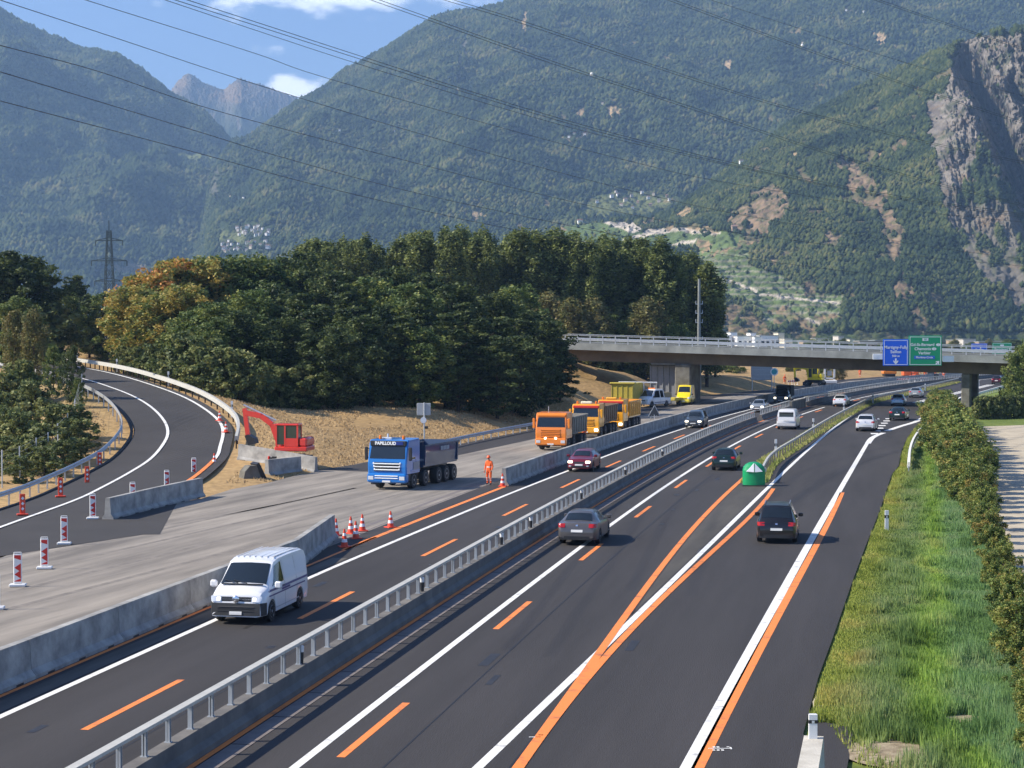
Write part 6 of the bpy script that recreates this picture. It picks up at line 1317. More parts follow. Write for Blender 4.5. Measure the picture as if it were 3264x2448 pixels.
def std_car(name, kind, L, W, H_, pcol, wb, wr=.33, lights=False, rails=False, metal=.3, darktrim=True, tail_on=False):
    pm = paint('paint_' + name + str(len(bpy.data.materials)), pcol, metal)
    c = Car(name, L, W, H_, prof_of(kind, H_), BELT, wb, wr, .86, pm); c.body()
    Y = lambda f: -L / 2 + f * L
    if kind == 'suv': glass_rear(c, .047, .10); glass_front(c, .665, .755); ws, wt = (.10, .72), (.15, .64)
    elif kind == 'hatch': glass_rear(c, .062, .138); glass_front(c, .625, .745); ws, wt = (.12, .70), (.19, .60)
    else: glass_rear(c, .12, .215); glass_front(c, .625, .735); ws, wt = (.16, .70), (.25, .60)
    mid = Y((ws[0] + ws[1]) / 2 + .01); p_ = .045
    c.side('side_window', Y(ws[0] + .04), mid - p_, Y(wt[0]) + .05, mid - p_, .045, .10, Mt['glass']); c.side('side_window', mid + p_, Y(ws[1]), mid + p_, Y(wt[1]), .045, .10, Mt['glass'])
    c.seams([mid, Y(ws[1]) - .02, Y(.26)])
    hw = W / 2
    for sx in (-1, 1):
        c.rearp('tail_lamp', sx * hw * .58, sx * hw * .94, .80, .97 if kind != 'hatch' else .95, Mt['tail_on'] if tail_on else Mt['tail'], off=.014)
        c.rearp('headlight', sx * hw * .52, sx * hw * .88, .60, .74, Mt['lamp_on'] if lights else Mt['lampglass'], front=True, off=.02)
        c.rearp('fog_lamp', sx * hw * .60, sx * hw * .80, .36, .44, Mt['lampglass'], front=True, off=.014)
    c.rearp('number_plate', -.26, .26, .60, .71, Mt['plate'], off=.022); c.rearp('number_plate', -.26, .26, .42, .53, Mt['plate'], front=True, off=.03)
    c.rearp('grille', -hw * .42, hw * .42, .56, .68, Mt['black'], front=True, off=.016); c.rearp('lower_grille', -hw * .62, hw * .62, .30, .41, Mt['black'], front=True, off=.012)
    c.rearp('bumper_trim', -hw * .86, hw * .86, .26, .42, Mt['black'], off=.012)
    c.rearp('badge', -.05, .05, .86, .94, Mt['chrome'], off=.018)
    c.mirrors(Y(.70), c.bel(Y(.70)) + .02)
    if rails:
        for sx in (-1, 1): mb = MB(); mb.bar((sx * c.tw(0) * .92, Y(.2), H_ + .03), (sx * c.tw(0) * .92, Y(.56), H_ + .03), .04, .05); mb.build('roof_rail', Mt['rim'], c.root)
    return c
col_ = {'grey': srgb(96, 92, 90), 'black': srgb(24, 22, 22), 'dgreen': srgb(22, 44, 38), 'red': srgb(120, 20, 34), 'silver': srgb(150, 156, 160), 'white': (.78, .78, .78), 'slate': srgb(70, 78, 84), 'lblue': srgb(150, 178, 196)}
place(std_car('sedan', 'sedan', 4.55, 1.82, 1.45, col_['grey'], 2.65), 1850, 1732, 'rear', label='dark silver saloon with a yellow and white number plate straddling the white line')
c = std_car('suv', 'suv', 4.43, 1.81, 1.70, col_['black'], 2.6, .35, rails=True, metal=.1); place(c, 2477, 1727, 'rear', hd=R(10.5), label='black sport utility car on the right lane with red tail lamps', cat='car')
place(std_car('hatchback', 'hatch', 3.9, 1.70, 1.47, col_['dgreen'], 2.5, .30), 2309, 1499, 'rear', label='small dark green hatchback seen from behind left of the green cushion')
place(std_car('hatchback', 'hatch', 4.2, 1.72, 1.43, col_['red'], 2.58, .31, lights=True), 1852, 1502, 'front', oncoming=True, label='dark red hatchback with lit headlights coming towards the camera')
place(std_car('suv', 'suv', 4.4, 1.80, 1.68, col_['slate'], 2.65, .35, lights=True), 2213, 1364, 'front', oncoming=True, label='slate grey off road car coming towards the camera beside the barrier row')
place(std_car('hatchback', 'hatch', 4.1, 1.74, 1.48, col_['silver'], 2.5, .31, lights=True), 2416, 1314, 'front', oncoming=True, label='silver white hatchback coming towards the camera near the gap of the central wall')
place(std_car('hatchback', 'hatch', 4.2, 1.78, 1.48, col_['white'], 2.6, .32), 2678, 1296, 'rear', label='white hatchback driving away right below the bridge edge')
place(std_car('suv', 'suv', 4.55, 1.86, 1.58, col_['white'], 2.7, .35), 2760, 1374, 'rear', hd=R(15), label='white crossover car driving away on the exit lane')
place(std_car('sedan', 'sedan', 4.4, 1.78, 1.42, col_['dgreen'], 2.6), 2862, 1340, 'rear', label='dark saloon driving away beside the short white block marks', hd=R(18))
place(std_car('hatchback', 'hatch', 4.1, 1.74, 1.50, col_['lblue'], 2.5), 2862, 1294, 'rear', label='pale silver blue hatchback in the bridge shadow', hd=R(17))
place(std_car('sedan', 'sedan', 4.4, 1.78, 1.46, col_['silver'], 2.6), 2918, 1268, 'rear', label='silver saloon driving away just beyond the bridge shadow', hd=R(19))
place(std_car('hatchback', 'hatch', 4.1, 1.74, 1.55, srgb(70, 12, 14), 2.5), 3177, 1225, 'rear', label='dark red car farthest away near the right edge', hd=R(22))
# white panel van --------------------------------------------------
def panel_van(name, L, W, H_, pm, wb, wr, windows=False, dbl=False):
    pr = [(0, .9, .90), (.008, 1.15, .92), (.012, H_ - .28, .88), (.022, H_ - .06, .82), (.05, H_, .80), (.30, H_ + .02, .80), (.58, H_ + .01, .80), (.675, H_ - .07, .78), (.69, H_ - .14, .78), (.845, 1.24, .84), (.86, 1.20, .85), (.955, 1.04, .84), (.975, .96, .82), (.99, .70, .80), (1, .40, .76)]
    bl = [(0, 1.05), (.1, 1.15), (.7, 1.12), (.85, 1.06), (.95, .86), (1, .36)]
    c = Car(name, L, W, H_, pr, bl, wb, wr, .90, pm, low=.24, plan=[(0, .93), (.01, .97), (.05, 1), (.85, 1), (.93, .97), (.98, .90), (1, .84)]); c.body(); return c
VP = paint('paint_van_white', (.80, .80, .80), 0); c = panel_van('panel_van', 4.89, 1.90, 1.97, VP, 3.0, .34); Y = lambda f: -4.89 / 2 + f * 4.89
c.topp('windshield', Y(.695), Y(.842), .92, .98, Mt['glass'], off=.02)
c.side('side_window', Y(.555), Y(.80), Y(.565), Y(.68), .05, .16, Mt['glass'])
for a, b in ((.04, .26), (.28, .52)): c.side('pressed_side_panel', Y(a), Y(b), Y(a + .01), Y(b - .005), .08, .17, mat('van_panel%d' % int(a * 100), (.70, .70, .70), .4), off=.005)
c.side('door_seam', Y(.54), Y(.543), Y(.54), Y(.543), .34, 1.85, Mt['black'], absz=True, off=.003, ny=1, nz=8); c.side('door_seam', Y(.785), Y(.788), Y(.785), Y(.788), .34, 1.08, Mt['black'], absz=True, off=.003, ny=1); c.side('door_seam', Y(.28), Y(.283), Y(.28), Y(.283), .34, 1.85, Mt['black'], absz=True, off=.003, ny=1, nz=8)
prp = mat('stripe_violet', srgb(72, 66, 120), .4)
c.side('side_stripe', Y(.03), Y(.88), Y(.03), Y(.88), .99, 1.06, prp, absz=True, off=.010, ny=30); c.side('side_stripe', Y(.10), Y(.88), Y(.10), Y(.88), .84, .885, prp, absz=True, off=.010, ny=30); c.side('side_emblem', Y(.44), Y(.62), Y(.44), Y(.62), .905, .975, prp, absz=True, off=.010, ny=8)
BG = mat('bumper_grey', srgb(48, 49, 50), .6, var=.06); hw = .95
P_b = []
for sx in (-1, 1): c.side('bumper_corner', Y(.93), Y(.992), Y(.93), Y(.985), .30, .70, BG, sides=(sx,), absz=True, off=.022)
c.rearp('front_bumper', -hw * .86, hw * .86, .30, .70, BG, front=True, off=.03); c.rearp('bumper_slot', -.62, .62, .50, .53, Mt['black'], front=True, off=.036); c.rearp('bumper_slot', -.62, .62, .42, .45, Mt['black'], front=True, off=.036); c.rearp('bumper_slot', -.62, .62, .57, .60, Mt['black'], front=True, off=.036)
c.rearp('grille', -.50, .50, .745, .90, Mt['black'], front=True, off=.016); c.rearp('grille_bar', -.50, .50, .81, .83, Mt['chrome'], front=True, off=.022); c.rearp('grille_bar', -.52, .52, .88, .90, Mt['chrome'], front=True, off=.022)
for sx in (-1, 1):
    c.rearp('headlight', sx * .52, sx * .86, .74, .92, Mt['lampglass'], front=True, off=.020); c.rearp('driving_lamp', sx * .56, sx * .66, .78, .87, Mt['lamp_on'], front=True, off=.028); c.rearp('tail_lamp', sx * .80, sx * .88, .85, 1.30, Mt['tail'], off=.01)
c.rearp('number_plate', -.21, .21, .33, .44, Mt['plate'], front=True, off=.045)
mb = MB(); mb.lathe([(.11, 0), (.12, .02), (.10, .035)], 20, (0, 4.89 / 2 - .03, .83), axis='y'); mb.build('badge', Mt['chrome'], c.root, smooth=40)
for i_ in range(7): x_ = -.62 + i_ * .207; mb = MB(); mb.bar((x_, Y(.07), 1.985), (x_, Y(.62), 1.99), .035, .012); mb.build('roof_rib', VP, c.root)
mb = MB(); mb.bar((-.70, Y(.865), 1.235), (.70, Y(.865), 1.235), .09, .03); mb.build('cowl_trim', Mt['black'], c.root)
for sx in (-1, 1): mb = MB(); mb.bar((sx * .15, Y(.86), 1.26), (sx * .15 + .5, Y(.83), 1.34), .02, .02); mb.build('wiper', Mt['black'], c.root)
for sx in (-1, 1):
    x = sx * .99; mb = MB(); mb.cbox(min(x, x + sx * .24), max(x, x + sx * .24), Y(.79) - .07, Y(.79) + .07, 1.06, 1.30, .05); mb.build('side_mirror', VP, c.root)
c.side('door_handle', Y(.565), Y(.60), Y(.565), Y(.60), 1.03, 1.07, Mt['black'], absz=True, off=.03, ny=2)
c.side('sill_trim', Y(.24), Y(.74), Y(.24), Y(.74), .40, .43, mat('sill_grey', (.45, .45, .45), .5), absz=True, off=.008)
place(c, 781, 1979, 'front', oncoming=True, hd=R(10.8), label='white panel van with violet side stripes and dark bumper in the left foreground', cat='van')
# white multi-purpose van seen from behind
c = panel_van('passenger_van', 4.7, 1.86, 1.92, VP, 2.95, .33); Y = lambda f: -2.35 + f * 4.7
c.rearp('rear_window', -.68, .68, 1.22, 1.66, Mt['glass'], off=.014); c.side('side_window', Y(.05), Y(.76), Y(.06), Y(.66), .06, .18, Mt['glass']); c.topp('windshield', Y(.695), Y(.842), .92, .98, Mt['glass'], off=.02)
for sx in (-1, 1): c.rearp('tail_lamp', sx * .80, sx * .90, .80, 1.25, mat('pale_tail', srgb(190, 170, 165), .3), off=.012)
c.rearp('number_plate', -.26, .26, .78, .90, Mt['plate'], off=.016); c.rearp('rear_bumper', -.85, .85, .36, .62, mat('van_bumper', (.6, .6, .6), .5), off=.02); c.mirrors(Y(.77), 1.15)
place(c, 2509, 1368, 'rear', label='white people carrier seen from behind right of the wall gap', cat='van')
# dark pickup with black tarpaulin body, coming towards the camera
def front_kit(c, zl=.72, on=True, gr=True, plate=True):
    hw = c.W / 2
    for sx in (-1, 1): c.rearp('headlight', sx * hw * .6, sx * hw * .9, zl, zl + .2, Mt['lamp_on'] if on else Mt['lampglass'], front=True, off=.02)
    if gr: c.rearp('grille', -hw * .5, hw * .5, zl - .05, zl + .18, Mt['black'], front=True, off=.015)
    if plate: c.rearp('number_plate', -.26, .26, .42, .53, Mt['plate'], front=True, off=.03)
pm = paint('paint_slate_truck', srgb(46, 54, 62), .2)
c = Car('flatbed_truck', 5.0, 1.95, 1.95, [(0, .80, .9), (.02, .84, .9), (.55, .86, .9), (.56, 1.9, .74), (.58, 1.95, .74), (.70, 1.93, .74), (.72, 1.85, .74), (.80, 1.22, .82), (.95, 1.08, .82), (.985, .95, .8), (1, .5, .78)], [(0, .7), (.5, .8), (.56, 1.15), (.8, 1.05), (.95, .85), (1, .4)], 3.0, .36, .85, pm, low=.3); c.body()
Y = lambda f: -2.5 + f * 5.0; c.topp('windshield', Y(.72), Y(.795), .93, .97, Mt['glass'], off=.02); c.side('side_window', Y(.60), Y(.77), Y(.61), Y(.71), .05, .16, Mt['glass']); front_kit(c, .68)
c.rearp('front_bumper', -.85, .85, .34, .60, Mt['black'], front=True, off=.03)
mb = MB(); mb.cbox(-.98, .98, Y(.0), Y(.545), .90, 2.35, .06); mb.build('tarpaulin_body', mat('dark_tarpaulin', srgb(34, 36, 38), .8, var=.1), c.root); c.mirrors(Y(.76), 1.2, Mt['black'])
place(c, 2491, 1287, 'front', oncoming=True, label='dark small truck with black tarpaulin body coming from under the bridge', cat='truck')
# white crew cab van turned to the left
c = Car('crew_cab_van', 5.4, 2.0, 2.2, [(0, .95, .92), (.02, 1.15, .92), (.30, 1.16, .92), (.31, 2.1, .78), (.34, 2.2, .76), (.60, 2.2, .76), (.68, 2.1, .76), (.82, 1.28, .84), (.95, 1.08, .84), (.985, .90, .82), (1, .5, .8)], [(0, .85), (.3, 1.1), (.8, 1.1), (.95, .86), (1, .45)], 3.3, .35, .9, VP, low=.3); c.body()
Y = lambda f: -2.7 + f * 5.4; c.topp('windshield', Y(.69), Y(.815), .93, .97, Mt['glass'], off=.02); c.side('side_window', Y(.34), Y(.47), Y(.35), Y(.47), .06, .2, Mt['glass']); c.side('side_window', Y(.50), Y(.78), Y(.50), Y(.67), .06, .2, Mt['glass']); front_kit(c, .78, on=False)
c.side('side_trim', Y(.15), Y(.74), Y(.15), Y(.74), .52, .60, mat('trim_blue', (.03, .06, .15), .5), absz=True, off=.008); c.side('door_seam', Y(.485), Y(.488), Y(.485), Y(.488), .4, 1.15, Mt['black'], absz=True, off=.004, ny=1)
c.mirrors(Y(.77), 1.2, Mt['black']); mb = MB(); mb.bar((-.5, Y(.58), 2.28), (.5, Y(.58), 2.28), .16, .12); mb.build('beacon_bar', Mt['amber'], c.root)
mb = MB(); mb.cbox(-.95, .95, Y(.0), Y(.29), 1.15, 1.75, .04); mb.build('load_box', mat('load_box', srgb(150, 140, 110), .8), c.root)
place(c, 2058, 1297, 'front', oncoming=True, hd=R(38), label='white crew cab van parked beside the yellow trailer under the bridge', cat='van', group='works vehicles parked by the bridge')
# yellow high box van
YP = paint('paint_yellow', (.90, .70, .02), 0)
c = Car('box_van', 4.9, 1.95, 2.5, [(0, 1.2, .9), (.01, 2.3, .86), (.04, 2.5, .84), (.62, 2.5, .84), (.68, 2.42, .82), (.82, 1.45, .86), (.95, 1.10, .86), (.985, .90, .84), (1, .5, .8)], [(0, 1.0), (.1, 1.15), (.8, 1.15), (.95, .86), (1, .45)], 3.0, .34, .9, YP, low=.3); c.body()
Y = lambda f: -2.45 + f * 4.9; c.topp('windshield', Y(.70), Y(.80), .86, .92, Mt['glass'], off=.02); c.side('side_window', Y(.60), Y(.77), Y(.61), Y(.69), .06, .35, Mt['glass']); front_kit(c, .78, on=False); c.mirrors(Y(.78), 1.25, Mt['black'])
place(c, 2180, 1290, 'front', oncoming=True, hd=R(14), label='bright yellow high box van parked against the bridge pillar', cat='van', group='works vehicles parked by the bridge')
# ---- trucks
def truck(name, pm, tm, axles, bed=True, style='blue', body_y=(-1.5, -7.4), zb=1.25, zt=2.65, beacon=True, trim=None, loader=False):
    root = empty(name); W2 = 1.25
    ax_y = [0, -1.95, -4.0, -5.35, -6.7][:axles] if axles == 5 else [0, -1.95, -4.6, -5.95]
    mb = MB(); mb.box(-.45, .45, ax_y[-1] - .9, 1.0, .75, 1.05); mb.box(-1.15, 1.15, .3, 1.1, .5, .9); mb.build('chassis', Mt['black'], root)
    for y in ax_y:
        for sx in (-1, 1): wheel(root, sx * 1.03, y, .52, .32 if y > -3 else .5, steel=True, side=sx)
    # cab shell: lower front, upper with raked screen
    cp = [(1.38, .95), (1.42, 1.5), (1.36, 1.78), (1.12, 2.78), (.98, 2.98), (-.72, 3.02), (-.80, 2.9), (-.80, .95)]
    mb = MB(); n = len(cp)
    v = []
    for x, ins in ((-W2, .06), (-W2 + .07, 0), (W2 - .07, 0), (W2, .06)):
        for (y, z) in cp: cy, cz = .3, 1.95; v.append((x, y + (cy - y) * ins * .9, z + (cz - z) * ins * .6 if z > 1.2 else z))
    f = [(k * n + i, k * n + n + i, k * n + n + (i + 1) % n, k * n + (i + 1) % n) for k in range(3) for i in range(n)] + [tuple(range(n)), tuple(range(4 * n - 1, 3 * n - 1, -1))]
    mb.add(v, f); mb.build('cab', pm, root, smooth=30)
    mb = MB(); mb.cbox(-1.26, 1.26, 1.05, 1.52, .42, .98, .08); mb.build('front_bumper', trim or pm, root)
    mb = MB()
    for sx in (-1, 1): mb.cbox(min(sx * 1.02, sx * 1.27), max(sx * 1.02, sx * 1.27), -.75, .72, 1.02, 1.18, .03)
    mb.build('mudguard', pm, root)
    sc_ = lambda z: 1.36 + (1.12 - 1.36) * (z - 1.78) / 1.0
    mb = MB(); zz = (1.86, 2.62); mb.add([(-1.14, sc_(zz[0]) + .012, zz[0]), (1.14, sc_(zz[0]) + .012, zz[0]), (1.08, sc_(zz[1]) + .012, zz[1]), (-1.08, sc_(zz[1]) + .012, zz[1])], [(3, 2, 1, 0)]); mb.build('windshield', Mt['glass'], root)
    for sx in (-1, 1):
        mb = MB(); x = sx * (W2 + .004); q = [(x, -.05, 1.80), (x, 1.02, 1.80), (x - sx * .03, .90, 2.60), (x - sx * .03, -.05, 2.60)]; mb.add(q, [(0, 1, 2, 3) if sx > 0 else (3, 2, 1, 0)]); mb.build('side_window', Mt['glass'], root)
        mb = MB(); mb.cbox(min(sx * 1.33, sx * 1.52), max(sx * 1.33, sx * 1.52), 1.12, 1.26, 1.75, 2.55, .04); mb.bar((sx * 1.2, 1.1, 2.45), (sx * 1.4, 1.18, 2.45), .05, .05); mb.build('side_mirror', Mt['black'] if style == 'blue' else pm, root)
        mb = MB(); mb.cbox(sx * 1.0 - .17, sx * 1.0 + .17, 1.50, 1.54, .60, .82, .01); mb.build('headlight', Mt['lamp_on'] if style.startswith('yellow') else Mt['lampglass'], root)
        mb = MB(); mb.box(sx * 1.256 - .002, sx * 1.256 + .002, -.12, -.10, 1.1, 1.78); mb.build('door_seam', Mt['black'], root)
        mb = MB(); mb.cbox(min(sx * .75, sx * 1.2), max(sx * .75, sx * 1.2), .75, 1.05, .28, .45, .02); mb.build('step', Mt['black'], root)
    mb = MB(); mb.cbox(-.26, .26, 1.52, 1.545, .46, .57, .005); mb.build('number_plate', Mt['plate'], root)
    if style == 'blue':
        for i, z in enumerate((1.56, 1.38, 1.20)): mb = MB(); hw = .86 - .03 * i; mb.cbox(-hw, hw, 1.40, 1.47, z - .035, z + .035, .02); mb.cbox(-hw - .04, -hw + .05, 1.40, 1.46, z - .03, z + .09, .02); mb.cbox(hw - .05, hw + .04, 1.40, 1.46, z - .03, z + .09, .02); mb.build('grille_bar', Mt['swhite'], root)
        for i, z in enumerate((.84, .70)): mb = MB(); mb.cbox(-.75, .75, 1.50, 1.56, z - .03, z + .03, .02); mb.build('grille_bar', Mt['swhite'], root)
        mb = MB(); mb.box(-.84, .84, 1.40, 1.425, 1.12, 1.64); mb.build('grille_back', Mt['black'], root)
        mb = MB(); mb.cbox(-1.16, 1.16, 1.02, 1.24, 2.60, 2.92, .04); mb.build('sun_visor', Mt['black'], root)
        put_text('PAPILLOUD', .26, Mt['swhite'], root, (.15, 1.27, 2.77), (math.pi / 2, 0, math.pi), bold=.012)
        mb = MB(); mb.cbox(-.98, -.3, 1.25, 1.262, 2.68, 2.88, .004); mb.build('visor_field', mat('visor_blue', (.01, .03, .20), .4), root)
        mb = MB(); mb.cbox(-1.27, -1.255, -.70, .30, 1.15, 1.62, .003); mb.build('grey_side_cover', mat('grey_cover', srgb(150, 150, 156), .5), root)
        mb = MB(); mb.cbox(1.255, 1.27, -.70, .30, 1.15, 1.62, .003); mb.build('grey_side_cover', mat('grey_cover2', srgb(150, 150, 156), .5), root)
        for x in (-.75, .75): mb = MB(); mb.lathe([(.09, 3.0), (.09, 3.18), (.05, 3.22)], 10, (x, .6, 0)); mb.build('beacon', Mt['amber'], root)
        mb = MB(); mb.lathe([(.05, 3.0), (.06, 3.3)], 8, (.35, .4, 0)); mb.bar((.1, .4, 3.05), (.7, .4, 3.05), .1, .08); mb.build('horn', Mt['whp'], root)
    else:
        for i in range(5): z = 1.62 - i * .13; mb = MB(); mb.cbox(-.78, .78, 1.40, 1.45, z - .035, z + .035, .02); mb.build('grille_bar', pm, root)
        mb = MB(); mb.box(-.80, .80, 1.395, 1.415, 1.02, 1.66); mb.build('grille_back', mat('grille_shadow', (.25, .07, .01), .6) if style == 'orange' else Mt['black'], root)
        if style == 'orange':
            mb = MB(); mb.cbox(-1.15, 1.15, .95, 1.2, 2.66, 2.86, .05); mb.build('sun_visor', pm, root)
            for x in (-.42, .42): mb = MB(); mb.lathe([(.09, 0), (.09, .05)], 12, (x, 1.48, .98), axis='y'); mb.build('spot_lamp', Mt['lamp_on'], root)
            mb = MB(); mb.tube((.45, .2, 3.0), (.45, .2, 3.45), .03, 6); mb.build('aerial', Mt['galv'], root)
        else:
            mb = MB(); mb.cbox(-1.18, 1.18, 1.0, 1.22, 2.62, 2.86, .05); mb.build('sun_visor', Mt['redw'], root)
            mb = MB(); mb.cbox(-.5, .5, .7, 1.0, 3.0, 3.22, .05); mb.build('roof_light_box', mat('light_box' + name, (.9, .85, .6) if style == 'yellow1' else (.9, .45, .05), .4), root)
            for x in (-.85, .85): mb = MB(); mb.lathe([(.1, 3.0), (.1, 3.2), (.05, 3.24)], 10, (x, .75, 0)); mb.build('beacon', Mt['amber'], root)
    if bed:
        y0, y1 = body_y; t = .06; mb = MB()
        for sx in (-1, 1):
            x = sx * 1.24; mb.add([(x * .96, y0, zb), (x * .96, y1, zb), (x, y1 - .25, zt), (x, y0, zt), (x * .96 - sx * t, y0, zb), (x * .96 - sx * t, y1, zb), (x - sx * t, y1 - .25, zt), (x - sx * t, y0, zt)], [(0, 1, 2, 3), (7, 6, 5, 4), (0, 4, 5, 1), (1, 5, 6, 2), (2, 6, 7, 3), (3, 7, 4, 0)])
        mb.box(-1.19, 1.19, y1, y0, zb - .08, zb); mb.box(-1.16, 1.16, y0 - t, y0, zb, zt + .35); mb.build('tipper_body', tm, root)
        for sx in (-1, 1): mb = MB(); mb.bar((sx * 1.25, y0, zt + .03), (sx * 1.25, y1 - .25, zt + .03), .12, .10); mb.build('top_rail', tm, root)
        mb = MB(); mb.box(-1.2, 1.2, y0 - .1, y0 + .55, zt + .30, zt + .36); mb.build('cab_guard', tm, root)
        mb = MB(); mb.add([(-1.2, y1, zb), (1.2, y1, zb), (1.24, y1 - .28, zt + .1), (-1.24, y1 - .28, zt + .1), (-1.2, y1 + .06, zb), (1.2, y1 + .06, zb), (1.24, y1 - .22, zt + .1), (-1.24, y1 - .22, zt + .1)], [(0, 1, 2, 3), (7, 6, 5, 4), (0, 4, 5, 1), (1, 5, 6, 2), (2, 6, 7, 3), (3, 7, 4, 0)]); mb.build('tailgate', tm, root)
        for sx in (-1, 1):
            for k_ in range(2 if style == 'blue' else 6):
                y = y0 + (y1 - y0) * (k_ + .5) / (2 if style == 'blue' else 6) if style != 'blue' else (y0 - .12 if k_ == 0 else y1 + .1)
                mb = MB(); mb.box(min(sx * 1.20, sx * 1.29), max(sx * 1.20, sx * 1.29), y - .06, y + .06, zb + .02, zt); mb.build('side_rib', tm, root)
        if style == 'blue':
            for sx in (-1, 1): put_text('MEILLER', .30, mat('faded_white', (.45, .5, .55), .6), root, (sx * 1.265, (y0 + y1) / 2 - .4, zt - .45), (math.pi / 2, 0, math.pi / 2 * sx), bold=.006) if False else None
    class T: pass
    t_ = T(); t_.root = root; t_.yf = 0; t_.yr = ax_y[-1]; return t_
BP = paint('paint_truck_blue', srgb(20, 112, 190), 0); NB = paint('paint_tipper_navy', srgb(34, 60, 92), .0, .75)
t = truck('tipper_truck', BP, NB, 5, style='blue', zt=2.42); place(t, 1262, 1556, 'front', oncoming=True, hd=R(18.5), label='blue five axle tipper truck with chrome grille bars on the milled asphalt', cat='truck', group='trucks on the closed lanes', z=.012)
for sx in (-1, 1):
    mb = MB()
    for k_ in range(6): mb.box(min(sx * 1.262, sx * 1.268), max(sx * 1.262, sx * 1.268), -4.5 - k_ * .26, -4.34 - k_ * .26, 2.05, 2.30)
    mb.build('faded_side_lettering', mat('faded_white', (.40, .46, .52), .6), t.root)
OP = paint('paint_truck_orange', (.85, .24, .02), 0); GB = mat('tipper_grey', srgb(140, 134, 122), .7, var=.1)
t = truck('tipper_truck', OP, GB, 4, style='orange', body_y=(-1.3, -6.8), zt=2.5); place(t, 1768, 1433, 'front', oncoming=True, hd=R(14), label='orange truck with grey tipper body at the head of the truck queue', cat='truck', group='trucks on the closed lanes')
YO = paint('paint_truck_yellow', (.86, .38, .015), 0); GB2 = mat('tipper_brown', srgb(132, 108, 84), .7, var=.1)
t = truck('tipper_truck', YO, GB2, 5, style='yellow1'); place(t, 1876, 1393, 'front', oncoming=True, hd=R(14), label='amber yellow truck with white roof light second in the truck queue', cat='truck', group='trucks on the closed lanes')
t = truck('tipper_truck', YO, paint('paint_body_amber', (.80, .36, .02), 0), 5, style='yellow2'); place(t, 1955, 1373, 'front', oncoming=True, hd=R(15), label='amber yellow truck with orange roof light third in the truck queue', cat='truck', group='trucks on the closed lanes')
# yellow container trailer behind the trucks
x, y = G(1985, 1300); root = empty('container_trailer', (x, y, .0), R(-16)); YC = mat('container_yellow', (.52, .42, .06), .6, var=.12, vs=2)
mb = MB(); mb.cbox(-1.35, 1.35, -.2, 5.5, .9, 3.0, .05); mb.build('container', YC, root)
for k_ in range(5): mb = MB(); mb.box(-1.4 + k_ * .65, -1.3 + k_ * .65, -.26, -.20, 1.0, 2.9); mb.build('front_rib', YC, root)
mb = MB(); mb.cbox(-1.6, 1.6, -.4, .5, 2.95, 3.15, .04); mb.build('roof_edge', YC, root)
for sx in (-1, 1):
    for yy_ in (1, 2.3, 4): wheel(root, sx * 1.1, yy_, .48, .3, steel=True, side=sx)
mb = MB(); mb.box(-1.2, 1.2, 0, 5.4, .6, .9); mb.build('frame', Mt['black'], root); tag(root, 'olive yellow container trailer behind the third truck', 'trailer', 'works vehicles parked by the bridge')
x, y = G(2015, 1296); root = empty('lifting_boom', (x, y + 1.5, 0)); mb = MB(); mb.tube((-1.6, 0, 3.05), (3.3, .6, 2.95), .09, 8); mb.build('white_tube', Mt['whp'], root); mb = MB(); mb.tube((-1.4, 0, 0), (-1.4, 0, 3.1), .08, 8); mb.tube((1.6, .35, 0), (1.6, .35, 3.0), .08, 8); mb.build('support', Mt['sgrey'], root); tag(root, 'long white horizontal tube above the yellow trailer', 'tube')
x, y = G(2150, 1292); root = empty('flat_trailer', (x, y + 1.0, 0), R(-30)); mb = MB(); mb.cbox(-.9, .9, -1.6, 1.2, .6, .95, .04); mb.build('bed', YC, root); 
for sx in (-1, 1): wheel(root, sx * .85, 0, .34, .2, steel=True, side=sx)
mb = MB(); mb.tube((0, -1.6, .6), (0, -2.8, .5), .05, 6); mb.build('drawbar', Mt['black'], root); tag(root, 'low yellow trailer between the white crew cab van and the yellow box van', 'trailer', 'works vehicles parked by the bridge')
